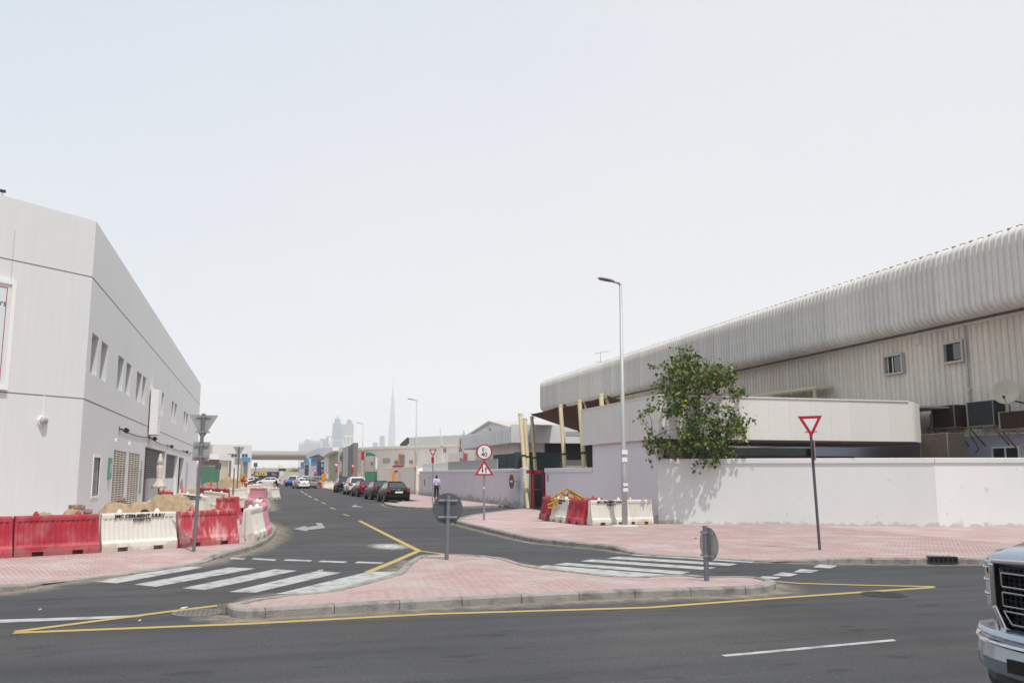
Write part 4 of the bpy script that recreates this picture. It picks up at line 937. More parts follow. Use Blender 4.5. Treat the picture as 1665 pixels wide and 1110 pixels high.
# ================================================================== STREET LAMPS
def lamp(p, hh, label, first=None):
    if first: return dup(first, p, label=label)
    t = thing('street_lamp', label, 'street lamp', p, rz=0, group='street lamps down the right side')
    MB().box((0,0,.02),(.42,.42,.04)).box((0,0,.25),(.0,.0,.0)).build('base_plate', M['galv'], t)
    b = MB()
    for a,c in ((-1,-1),(1,-1),(1,1),(-1,1)): b.lathe([(.02,.03),(.02,.09)],(a*.16,c*.16,0),6)
    b.build('bolt', M['galv'], t); t2 = t.children[-1]; t2['kind']='stuff'
    MB().lathe([(.105,0),(.098,2.4),(.092,2.42),(.085,2.5),(.05,hh)],n=16).build('column', mat('lamp_galv',(0.44,0.45,0.445),.5,.25,var=.10,s1=3,s2=30), t, smooth=True)
    MB().tube([(0,0,hh-.05),(-.10,-.03,hh+.01),(-.34,-.08,hh+.03)],[.05,.045,.035],8).build('arm', M['galv'], t)
    b = MB(); secs = []
    for x,w_,h_ in ((-.28,.07,.05),(-.40,.15,.075),(-.65,.17,.08),(-.88,.15,.065),(-.98,.08,.03)):
        z = hh+.03+(-.28-x)*.10; y = x*.22
        secs.append([(x,y-w_,z),(x,y+w_,z),(x,y+w_*.9,z+h_*.6),(x,y+w_*.4,z+h_),(x,y-w_*.4,z+h_),(x,y-w_*.9,z+h_*.6)])
    b.loft(secs).build('lamp_head', M['galv'], t, bevel=.01)
    MB().box((-.64,-.14,hh+.055),(.44,.22,.02),ry=R(6)).build('lens', M['glass'], t)
    return t
p = G(1016,854.5,KH); hh = AY(1009.5,461,p.y).z-KH
L1 = lamp(p, hh, 'nearest tall street lamp, standing before the white barriers')
MB().bx(-.11,.11,-.112,-.105,2.55,2.72).bx(-.11,.10,-.112,-.105,2.28,2.44).build('torn_notice', M['signw'], L1)
o = MB().bx(-.09,.10,-.114,-.105,1.22,1.52).build('number_plate', M['signw'], L1); text('044', .13, M['black'], 'lettering', L1, face_m((0,-.116,1.38),(1,0,0)), ext=.001, offset=.002)
MB().lathe([(.5,-.01),(.46,.03),(.3,.045)],n=9).build('mortar_collar', M['concrete'], L1)
for ch in list(L1.children):
    if ch.name.startswith(('torn','number_plate','lettering','mortar')): pass
def lampcopy(px, base_py, dep, label):
    p = AD(px,base_py,dep); p.z = KH
    c_ = L1.copy(); COL.objects.link(c_); c_.location = p; c_['label'] = label
    for ch in list(L1.children):
        if ch.name.startswith(('torn','number_plate','lettering','mortar')): continue
        q = ch.copy(); COL.objects.link(q); q.parent = c_
    return c_
L2 = lampcopy(675.5,805,86,'second street lamp, beside the end of the cream wall behind the parked cars')
MB().bx(-.16,-.05,-.14,-.09,2.2,4.1).build('banner_plate', mat('board_orange',(0.50,0.30,0.16),.6), L2)
lampcopy(588,795,126,'third street lamp rising in front of the cream warehouse'); lampcopy(556,792,176,'fourth and farthest street lamp beside the glass tower')
lampcopy(544,790,225,'short looking lamp lost among the far showroom roofs')
# ================================================================== RIGHT WALLS
def wall(name, label, a, b, h, th, m, cap=None, capm='wallw', z0=-.05, ext_cap=.05, endpost=None):
    a = Vector(a[:2]); b = Vector(b[:2]); d = b-a; L_ = d.length; t = thing(name, label, 'wall', (a.x,a.y,0), rz=math.atan2(d.y,d.x))
    MB().bx(0,L_,0,th,z0,h).build('wall_face', m, t)
    if cap: 
        MB().bx(-.0,L_,-ext_cap,th+ext_cap,h,h+cap).build('coping', M[capm], t, bevel=.025)
    return t
w0 = G(1071,850.5,KH).to_2d(); w1 = G(1526,856,KH).to_2d(); w2 = G(1665,856,KH).to_2d(); dW = (w2-w1)
hW = AY(1071,757,w0.y).z; hW2 = AY(1526,750,w1.y).z; hW = (hW+hW2)/2
t = wall('boundary_wall','long white boundary wall with thick coping behind the right give way sign', w0, w1, hW, .25, M['wallw'], .20)
t = wall('boundary_wall','brighter white boundary wall section cut by the right frame edge', w1+ (w1-w0).normalized()*.002, w1+dW*5, hW, .25, M['wallw2'], .20)
# lavender corner building (gatehouse) side wall
l0 = w0; lang = Vector((0,1)); 
e1 = G(888,828,KH).to_2d(); 
L0 = Vector((w0.x+.02,w0.y+.02)); LX = w0.x
yC = AX(963,700,LX).y; yE = AX(887,790,LX).y
zc0 = AX(1071,712,LX)
t = thing('lavender_wall','tall lavender wall under the grey canopy beside the street lamp','wall',(LX,w0.y,0))
zT = 3.75
MB().bx(0,.25,.03,yC-w0.y,-.05,zT).build('wall_face', M['lav'], t)
t = thing('lavender_wall','low lavender wall with coping between the red gate post and the canopy','wall',(LX,yC,0))
MB().bx(0,.25,0.005,yE-yC,-.05,2.05).build('wall_face', M['lav'], t); MB().bx(-.05,.3,0.005,yE-yC+.05,2.05,2.27).build('coping', M['lav'], t, bevel=.02)
b = MB().bx(-.02,0,yE-yC-.5,yE-yC-.35,1.6,1.95); b.build('hinge', M['rust'], t)
# canopy band
kx = LX-.12; A_ = AX(945.5,667,kx); Bq = AX(1071,641,kx); 
za,zb_ = AX(1060,643.5,kx).z, AX(1060,713,kx).z; z0_,z1_ = AX(947,725,kx).z, AX(947,667.5,kx).z
yA = A_.y; yB = Bq.y; CTOP = (za+z1_)/2; CBOT = (zb_+z0_)/2
kY = yB; kE = AY(1476,653,kY).x; kD = kY+1.2
cp_ = thing('entrance_canopy','off white metal panelled canopy band wrapping the yard corner','canopy',(kx,kY,0))
def band(a, b, z0, z1, n, nm='canopy_panel'):
    a = Vector(a); b = Vector(b); L_ = (b-a).length; d = (b-a).normalized(); q = Vector((d.y,-d.x)); w_ = L_/n; pr = None; az = math.atan2(d.y,d.x)
    for i in range(n):
        if pr is None: pr = MB().bx(.0015,w_-.0015,-.03,.0,z0,z1).bx(.02,.04,-.032,-.03,z0,z1).build(nm, M['canopy'], cp_); o = pr
        else: o = pr.copy(); COL.objects.link(o)
        s = a+d*w_*i; o.location = (s.x,s.y,0); o.rotation_euler.z = az
band((0,yA-kY),(0,0),CBOT,CTOP,9); band((0,0),(kE-kx,0),CBOT,CTOP,12)
# return panel at the right end, bending back to the warehouse wall
rad_ = .9; x0_ = kE-kx; pr_ = [(x0_,0),(x0_+.22,.05),(x0_+.42,.17),(x0_+1.45,1.10)]; b = MB()
for (xa,ya),(xb,yb_) in zip(pr_,pr_[1:]): b.add([(xa,ya-.03,CBOT),(xb,yb_-.03,CBOT),(xb,yb_-.03,CTOP),(xa,ya-.03,CTOP)],[(0,1,2,3)])
b.build('curved_return', M['canopy'], cp_, smooth=True)
XW = 29.6
MB().bx(.02,x0_+.1,.05,yA-kY,CBOT+.05,CBOT+.12).bx(x0_+.1,XW-kx-.3,1.3,yA-kY,CBOT+.05,CBOT+.12).build('soffit', M['stone'], cp_); MB().bx(.02,x0_+.1,.05,yA-kY,CTOP-.12,CTOP-.04).bx(x0_+.1,XW-kx-.3,1.3,yA-kY,CTOP-.12,CTOP-.04).build('roof', M['stone'], cp_)
MB().bx(-.06,kE-kx,-.07,-.0,CTOP-.02,CTOP+.03).bx(-.06,0.0,0,yA-kY,CTOP-.02,CTOP+.03).build('flashing', M['canopy'], cp_)
# yard interior, its shade put into dark wall colours: pillars, low wall, parked shapes
t = thing('yard_building','recessed yard wall under the canopy, its shade put into a dark colour','wall',(LX+4,w0.y+9,0)); MB().bx(0,9,0,.2,0,CBOT).build('wall_face', M['dgreen'], t); MB().bx(-3.5,.0,-5,-4.8,0,3.0).build('pier', M['lav'], t)
MB().bx(0.5,7,-6,-5.8,0,2.75).build('partition', mat('partition_shade',(.10,.10,.11),.8), t)
# ================================================================== BIG WAREHOUSE
wy0, wy1 = 14.0, AX(895.5,640,XW).y
WT = (AX(1665,374,XW).z+AX(1200,528,XW).z)/2; WS = (AX(1665,501.5,XW).z+AX(1200,608.7,XW).z)/2
wh = thing('warehouse','long grey warehouse with ribbed rounded metal fascia and dirty ribbed wall','building',(XW,wy0,0))
# fascia cross-section (x outwards negative, z), rounded top and bottom
prof = []
PRJ = 1.15; r1_ = .38; r2_ = .48; zb_w = WS+.10
for i in range(7): a = math.pi/2*i/6; prof.append((-PRJ+r1_-r1_*math.sin(a), WT-r1_+r1_*math.cos(a)))
prof.insert(0,(-PRJ+r1_+.9, WT+.06))
for i in range(7): a = math.pi/2*i/6; prof.append((-PRJ+r2_-r2_*math.cos(a), zb_w+r2_-r2_*math.sin(a)))
prof.append((0,zb_w+.18))
def ribbed(prof, width, pitch, dep):
    b = MB(); n = int(round(width/pitch)); cols = []
    for i in range(n): s = i*width/n; q = width/n; cols += [(s,0),(s+q*.62,0),(s+q*.70,1),(s+q*.92,1)]
    cols.append((width,0)); P_ = [Vector(p) for p in prof]; nr = []
    for i,p in enumerate(P_): d = (P_[min(i+1,len(P_)-1)]-P_[max(0,i-1)]).normalized(); nr.append(Vector((d.y,-d.x)) if True else 0)
    vs = []
    for (y,r) in cols:
        for p,nn in zip(P_,nr): q = p+(-nn if False else nn)*(dep*r); vs.append((q.x,y,q.y))
    m = len(P_); b.add(vs,[(i*m+k,(i+1)*m+k,(i+1)*m+k+1,i*m+k+1) for i in range(len(cols)-1) for k in range(m-1)]); return b
pw_ = 1.0; n_ = int((wy1-wy0)/pw_); pr = ribbed(prof, pw_, .333, .075).build('fascia_panel', M['clad'], wh); lp_ = None; lprof = [(0.06,WS),(0.06,3.55)]
lp_ = ribbed([(0.06,WS+.1),(0.06,3.6)], pw_, .333, .06).build('wall_panel', M['cladlow'], wh)
bp_ = MB().bx(.10,.13,0,pw_,0,3.6).build('base_wall', mat('base_wall_blue',(0.40,0.41,0.47),.85,var=.06,streak=.05), wh)
rnd = random.Random(5)
holes = [(AX(1441,590,XW).y, AX(1468,590,XW).y),(AX(1538,570,XW).y,AX(1566,570,XW).y)]
for i in range(n_):
    y = i*pw_
    if i > 0:
        o = pr.copy(); COL.objects.link(o); o.location.y = y; o.location.x = rnd.uniform(-.008,.008)
        o = lp_.copy(); COL.objects.link(o); o.location.y = y; o.location.x = rnd.uniform(-.006,.006)
bp_.scale.y = n_
# closers at the ridges: dark corrugation ends peeping over the top
b = MB()
for i in range(int((wy1-wy0)/.5)): b.bx(-PRJ+r1_-.12,-PRJ+r1_+.05,i*.5+.06,i*.5+.30,WT-.02,WT+.085)
tag(b.build('ridge_closers', M['dark'], wh), kind='stuff')
MB().bx(-PRJ+r1_+.9,40,0,wy1-wy0,WT-.2,WT+.05).build('roof', M['clad'], wh)
MB().ext([(x,0,z) for x,z in prof]+[(2,0,zb_w),(2,0,WT)],(0,-.05,0)).ext([(x,wy1-wy0,z) for x,z in prof]+[(2,0+wy1-wy0,zb_w),(2,wy1-wy0,WT)],(0,.05,0)).build('end_cap', M['clad'], wh, fixn=True)
MB().bx(0,40,wy1-wy0-.2,wy1-wy0,0,WT-.1).bx(0,40,0,.2,0,WT-.1).build('end_wall', M['clad'], wh)
MB().bx(-.08,.06,0,wy1-wy0,WS-.06,WS+.02).build('drip_rail', M['clad'], wh)
# small windows
for i,(py0,py1) in enumerate(((579,606),(558,587))):
    px0,px1 = ((1441,1468),(1538,1566))[i]
    ya = AX(px1,py0,XW).y; yb = AX(px0,py0,XW).y; zt_ = AX((px0+px1)/2,py0,XW).z; zb1 = AX((px0+px1)/2,py1,XW).z
    f = MB()
    y0_,y1_ = ya-wy0,yb-wy0; e=.09
    for (p_,q_,r_,s_) in ((y0_-e,y0_,zb1-e,zt_+e),(y1_,y1_+e,zb1-e,zt_+e),(y0_,y1_,zb1-e,zb1),(y0_,y1_,zt_,zt_+e)): f.bx(-.16,.12,p_,q_,r_,s_)
    fo = f.build('window', mat('frame_grey',(0.47,0.455,0.43),.7,var=.08,streak=.06), wh)
    MB().bx(.0,.012,y0_,y1_,zb1,zt_).build('pane', M['void'], fo)  # near-black sheet carries the shade of the room behind, no glass
    MB().bx(-.06,.01,(y0_+y1_)/2-.3,(y0_+y1_)/2-.26,zb1,zt_).build('mullion', fo.data.materials[0], fo)
    MB().box((-.10,y0_+.22,(zb1+zt_)/2),(.02,.42,zt_-zb1-.1),rz=R(20)).build('open_sash', mat('sash_grey',(.20,.20,.20),.4), fo)
p = AX(1492,552,XW); b = MB(); y_=p.y-wy0; b.bx(-.06,.05,y_-.17,y_+.17,p.z-.24,p.z+.2); vo = b.build('vent', M['clad'], wh)
b = MB(); 
for k in range(5): b.bx(-.075,-.06,y_-.12,y_+.12,p.z-.17+k*.07,p.z-.14+k*.07)
b.build('slat', M['cladlow'], vo)
# downpipe
pp = [AX(1567,528,XW),AX(1571,600,XW),AX(1577,648,XW)]; b = MB(); yq = AX(1569,560,XW).y-wy0-.10
b.tube([(-.07,yq,WS),(-.07,yq,4.05)],.055,8); b.build('downpipe', mat('pipe_grey',(.42,.41,.39),.6,var=.08,streak=.08), wh)
b = MB(); 
for z in (4.7,5.6,6.5): b.bx(-.13,.05,yq-.08,yq+.08,z-.02,z+.02)
b.build('pipe_clip', M['clad'], wh)
# lean-to roof frame behind the canopy
y0_ = AX(1232,640,XW-1).y; y1_ = AX(1330,633,XW-1).y
t = thing('lean_to_frame','cream lean to roof edge rising behind the canopy','canopy frame',(XW-1.0,y1_,0)); z_=AX(1325,630,XW-1).z; z2=AX(1240,641,XW-1).z
MB().bar((0,0,z_),(0,y0_-y1_,z2),.16,.14).bar((0,.3,z_-.1),(0,.3,4.6),.12).bar((0,0,z_),(.9,0,z_+.05),.12).build('rafter', M['ycream'], t); MB().ext([(0.05,0,z_-.02),(0.05,y0_-y1_,z2-.02),(.9,y0_-y1_,z2+.05),(.9,0,z_+.05)],(0,0,.03)).build('sheet', M['void'], t, fixn=True)
# ---- condensers on brackets
def hatchbox(name,label,cat,p,sz,mcoil,bracket=True,case='accase'):
    """coil faces the street (-X); casing edge to the far side"""
    t = thing(name,label,cat,p,group='air conditioner units on the warehouse wall'); dx,dy,dz = sz
    MB().bx(-dx,0,0,dy,0,.03).bx(-dx,0,0,dy,dz-.03,dz).bx(-dx,0,dy-.07,dy,.03,dz-.03).bx(-dx,-dx+.04,0,.03,.03,dz-.03).build('casing', M[case], t, bevel=.008)
    MB().bx(-dx+.03,-.005,.02,dy-.06,.03,dz-.03).build('coil', M[mcoil], t)
    b = MB(); n = int((dy-.1)/.05)
    for i in range(n): b.bx(-dx+.018,-dx+.03,.06+i*.05,.07+i*.05,.05,dz-.05)
    n2 = int((dz-.1)/.04)
    for i in range(n2): b.bx(-dx+.04,-.03,.012,.02,.07+i*.04,.08+i*.04)
    tag(b.build('fins', M[mcoil], t), kind='stuff')
    if bracket:
        b = MB()
        for y in (.08,dy-.12): b.bar((.1,y,-.04),(-dx-.08,y,-.04),.05); b.bar((.1,y,-.85),(-dx+.02,y,-.06),.045); b.bar((.08,y,-.9),(.08,y,.02),.05)
        b.bar((-dx-.05,-.05,-.04),(-dx-.05,dy+.05,-.04),.05); b.build('bracket', M['rust'], t)
    return t
def xp(px,py): return AX(px,py,XW-.55)
for (x0,x1,yt,yb,mc,lab_) in ((1518,1556,660,697,'acbrown','left of the three wall condensers, brown coil, beside the canopy end'),(1576,1620,653,694,'acgrey','middle of the three wall condensers, dark grey coil'),(1628,1672,669,699,'acbrown','low brown condenser under the satellite dish')):
    a = xp(x0,yb); b_ = xp(x1,yb); zt_ = xp((x0+x1)/2,yt).z; dz = zt_-xp((x0+x1)/2,yb).z
    hatchbox('air_conditioner',lab_,'air conditioner',(XW+.05,b_.y,a.z),(.7,a.y-b_.y,dz),mc)
q0_ = AX(1492,707,XW-2.2); q1_ = AX(1546,707,XW-2.2); zt_=AX(1519,705,XW-2.2).z
hatchbox('air_conditioner','dusty tan cooler standing behind the boundary wall at the canopy end','air conditioner',(XW-1.5,q1_.y,1.1),(.9,q0_.y-q1_.y-.3,zt_-1.1),'actan',False)
# satellite dish
c = AX(1636,637,XW-1.0); t = thing('satellite_dish','round cream satellite dish on the warehouse wall at the far right','satellite dish',c)
nrm = (Vector((0,0,H+1.5))-c); nrm.z += 6; nrm = (nrm.normalized()+Vector((-.25,0.05,.2))).normalized(); Rm = nrm.to_track_quat('Z','Y').to_matrix().to_4x4()
b = MB(); D_ = .50; sec=[]
for k in range(7): r = D_*k/6+.001; sec.append([Rm@Vector((r*math.cos(a)*1.0,r*math.sin(a)*1.02,.16*(r/D_)**2-.1)) for a in [j*math.pi/18 for j in range(36)]])
b.loft(sec,cap=False); o = b.build('reflector', M['dish'], t, smooth=True); md=o.modifiers.new('th','SOLIDIFY'); md.thickness=.012
b = MB(); b.tube([Rm@Vector((D_*1.0*math.cos(a),D_*1.02*math.sin(a),.062)) for a in [j*math.pi/18 for j in range(37)]],.010,5).build('rim', M['dish'], t)
dn = Rm.inverted().to_3x3()@Vector((0,0,-1)); dn.z=0; dn.normalize()
MB().tube([Rm@(dn*(D_*.9)),Rm@(dn*(D_*.75)+Vector((0,0,.42)))],.012,5).build('feed_arm', M['dark'], t); MB().disc(Rm@(dn*(D_*.72)+Vector((0,0,.45))),nrm,.05,.12,10).build('receiver', M['dark'], t)
MB().bar(Rm@Vector((0,0,-.1)),(.35,0,-.35),.05).bar((.35,0,-.35),(1.0,0,-.45),.05).bar((.1,0,-.5),(.12,0,-.9),.03).build('mount', M['dark'], t)
# low dark window and cables below
a = AX(1614,737,XW); b_ = AX(1655,737,XW); wz = AX(1635,728,XW).z
f = MB(); y0_,y1_ = b_.y-wy0,a.y-wy0
for (p_,q_,r_,s_) in ((y0_-.07,y0_,wz-.9,wz+.07),(y1_,y1_+.07,wz-.9,wz+.07),(y0_,y1_,wz,wz+.07),((y0_+y1_)/2-.03,(y0_+y1_)/2+.03,wz-.9,wz)): f.bx(.0,.14,p_,q_,r_,s_)
fo = f.build('window', M['canopy'], wh); MB().bx(.04,.09,y0_,y1_,wz-.9,wz).build('pane', M['glass'], fo)
def cable(pts, label, r=.018): return tag(MB().tube(pts,r,5).build('cable', M['black']), label, 'cable')
cable([AX(x,y,XW-.15) for x,y in ((1576,700),(1580,712),(1588,722),(1591,731),(1586,736))],'loose black cable dangling under the middle condenser')
cable([AX(x,y,XW-.15) for x,y in ((1512,672),(1514,690),(1508,700),(1513,710))],'thin pipework beside the left condenser')
cable([AX(x,y,XW-.15) for x,y in ((1570,665),(1570,690))],'short black cable between the left and middle condensers')
# antenna on the roof
c = AX(977,602,XW+3); t = thing('tv_antenna','thin television antenna standing on the warehouse roof','antenna',(c.x,c.y,WT)); zt_=AX(977,572,XW+3).z-WT
b = MB(); b.bar((0,0,0),(0,0,zt_),.04).build('mast', M['galv'], t); 
for dz_,sg in ((zt_-.1,1),(zt_-.95,-1)):
    b = MB(); b.bar((-.4,.4,dz_),(.55,-.75,dz_+.1*sg),.03); 
    for k in range(7): f_=k/6; c_=Vector((-.4,.4,dz_)).lerp(Vector((.55,-.75,dz_+.1*sg)),f_); b.bar(c_-Vector((.2,.16,.0)),c_+Vector((.2,.16,.0)),.015)
    b.build('antenna_boom', M['galv'], t)
# ================================================================== GULLY
g0 = G(1505,916.5); g1_ = G(1551,917); 
t = thing('drain_gully','black slotted drain inlet set into the right kerb','drain',((g0.x+g1_.x)/2,(g0.y+g1_.y)/2,0), rz=math.atan2(g1_.y-g0.y,g1_.x-g0.x)); L_=(g1_-g0).length
b = MB().bx(-L_/2,L_/2,-.03,.0,-.01,.03).bx(-L_/2,L_/2,.0,.14,.12,.145)
for k in range(7): x=-L_/2+k*L_/6; b.bx(x-.015,x+.015,-.03,.0,.03,.14)
b.bx(-L_/2,L_/2,-.03,.0,.12,.15); b.build('grate', M['dark'], t); t.location.y -= .10; t.location.z = .025 
b = MB()
for k in range(5): b.box((-L_/2+(k+.7)*L_/5.5,.15,.148),(.07,.22,.01))
b.build('raised_bar', M['galv'], t); MB().bx(-L_/2,L_/2,-.005,.0,.0,.12).build('opening', M['black'], t)
# ================================================================== TREE
def make_tree(base, label):
    rr = random.Random(11); t = thing('tree', label, 'tree', base); B = Vector(base)
    b = MB(); tips = []
    sil0 = [(1035,690),(1040,655),(1062,640),(1066,610),(1068,592),(1085,588),(1100,566),(1108,562),(1118,578),(1145,574),(1160,590),(1178,585),(1200,598),(1204,632),(1212,645),(1200,665),(1222,680),(1216,700),(1190,712),(1200,740),(1165,750),(1150,758),(1130,752),(1108,735),(1085,722),(1060,745),(1036,738),(1050,715)]
    sil = [(1130+(x-1127)*.90, 662+(y-662)*.95) for x,y in sil0]
    dep0 = -B.x*math.sin(YAW)+B.y*math.cos(YAW); cents = []; tries = 0
    while len(cents) < 205 and tries < 16000:
        tries += 1; px = rr.uniform(1034,1222); py = rr.uniform(562,760)
        if not inside((px,py), sil): continue
        e = edist((px,py), sil); u = (px-1125)/95; v = (py-655)/95; sph = max(0,1-u*u*.8-v*v*.8)
        dp = rr.uniform(-1,1)*(.35+1.35*math.sqrt(sph)); c = AD(px,py,dep0-.15+dp)-B
        if c.z < 2.55-B.z and c.y > -.25 and c.x > -1.0: c = AD(px,py,dep0-.9)-B
        if any((c-q).length < .22 for q in cents): continue
        if noise.noise(Vector((px*.022,py*.022,dp*.5))) < -.24: continue
        cents.append(c)
    root = Vector((0,0,2.15)); mains = []
    for (dx,dy,dz) in ((-.1,-.1,4.6),(1.0,.2,3.9),(-1.3,.0,3.4),(.3,.9,4.2),(1.9,-.2,2.6),(-1.9,-.3,2.1),(-.5,.6,4.8),(.5,-.3,3.4)):
        e = root+Vector((dx,dy,dz-.7))*.82; m_ = root.lerp(e,.45)+Vector((rr.uniform(-.15,.15),rr.uniform(-.15,.15),.12)); pts=[root+Vector((0,0,-.2)),root.lerp(m_,.5)+Vector((0,0,-.03)),m_,m_.lerp(e,.5)+Vector((rr.uniform(-.1,.1),0,.08)),e]
        b.tube(pts,[.075,.06,.045,.032,.02],6); mains.append(pts)
    allp = [p for q in mains for p in q[1:]]
    for c in cents:
        a = min(allp, key=lambda p: (p-c).length+ (0.8 if p.z > c.z+.2 else 0)); m_ = a.lerp(c,.55)+Vector((rr.uniform(-.08,.08),rr.uniform(-.08,.08),.10)); b.tube([a,m_,c],[.018,.012,.006],4)
        for k in range(3):
            q = c+Vector((rr.gauss(0,.17),rr.gauss(0,.17),rr.gauss(-.02,.15))); b.tube([m_.lerp(c,.6),q],[.007,.004],3); tips.append((q,None,3))
        tips.append((c,None,2))
    b.tube([(0,0,0),(.04,.02,1.1),(0,0,2.3)],[.15,.13,.10],10)
    b.build('trunk', M['bark'], t, smooth=True)
    # leaves: drooping heart-shaped blades in loose clumps along the twigs
    lv = []; lf = []; 
    def leaf(c, s, az, droop, roll):
        m = Matrix.Translation(c)@Matrix.Rotation(az,4,'Z')@Matrix.Rotation(droop,4,'Y')@Matrix.Rotation(roll,4,'X')
        P_ = [(0,0,0),(.10,.42,.05),(.45,.40,.07),(1.05,0,-.08),(.45,-.40,.07),(.10,-.42,.05),(.45,0,-.02)]
        o = len(lv); lv.extend([m@(Vector(p)*s) for p in P_]); lf.extend([(o,o+6,o+2,o+1),(o+6,o+3,o+2),(o,o+5,o+4,o+6),(o+6,o+4,o+3)])
    for (p,d,dep) in tips:
        n = rr.randint(2,6) if dep == 2 else rr.randint(6,11)
        for i in range(n):
            c = p+Vector((rr.gauss(0,.10),rr.gauss(0,.10),rr.gauss(-.03,.10))); leaf(c, rr.uniform(.10,.165), rr.uniform(0,6.28), R(rr.uniform(20,85)), R(rr.uniform(-40,40)))
    me = bpy.data.meshes.new('crown'); me.from_pydata([tuple(v) for v in lv],[],lf); me.update(); print('leaves', len(lv)//7, 'tips', len(tips))
    m = bpy.data.materials.new('leaf'); m.use_nodes = True; nt = m.node_tree; N = nt.nodes; L = nt.links; bs = N['Principled BSDF']
    g = N.new('ShaderNodeNewGeometry'); cr = N.new('ShaderNodeValToRGB'); L.new(g.outputs['Random Per Island'], cr.inputs[0]); e = cr.color_ramp.elements
    e[0].position = 0; e[0].color = (.035,.070,.016,1); e[1].position = 1; e[1].color = (.20,.10,.04,1)
    for pos,c in ((.3,(.060,.115,.024)),(.6,(.10,.165,.032)),(.8,(.17,.23,.045)),(.93,(.26,.29,.06)),(.965,(.26,.15,.05))): q = e.new(pos); q.color = (*c,1)
    L.new(cr.outputs[0], bs.inputs['Base Color']); bs.inputs['Roughness'].default_value = .42; bs.inputs['Specular IOR Level'].default_value = .45
    tr = N.new('ShaderNodeBsdfTranslucent'); L.new(cr.outputs[0], tr.inputs['Color']); ms = N.new('ShaderNodeMixShader'); ms.inputs[0].default_value = .25
    L.new(bs.outputs[0], ms.inputs[1]); L.new(tr.outputs[0], ms.inputs[2]); L.new(ms.outputs[0], N['Material Output'].inputs['Surface'])
    me.materials.append(m); o = bpy.data.objects.new('crown', me); COL.objects.link(o); o.parent = t; return t, lv
tq = AD(1118,745,-w0.x*math.sin(YAW)+w0.y*math.cos(YAW)+.15)
tt, lv = make_tree((tq.x,tq.y,.05), 'leafy fig like tree growing over the white boundary wall beside the lamp')
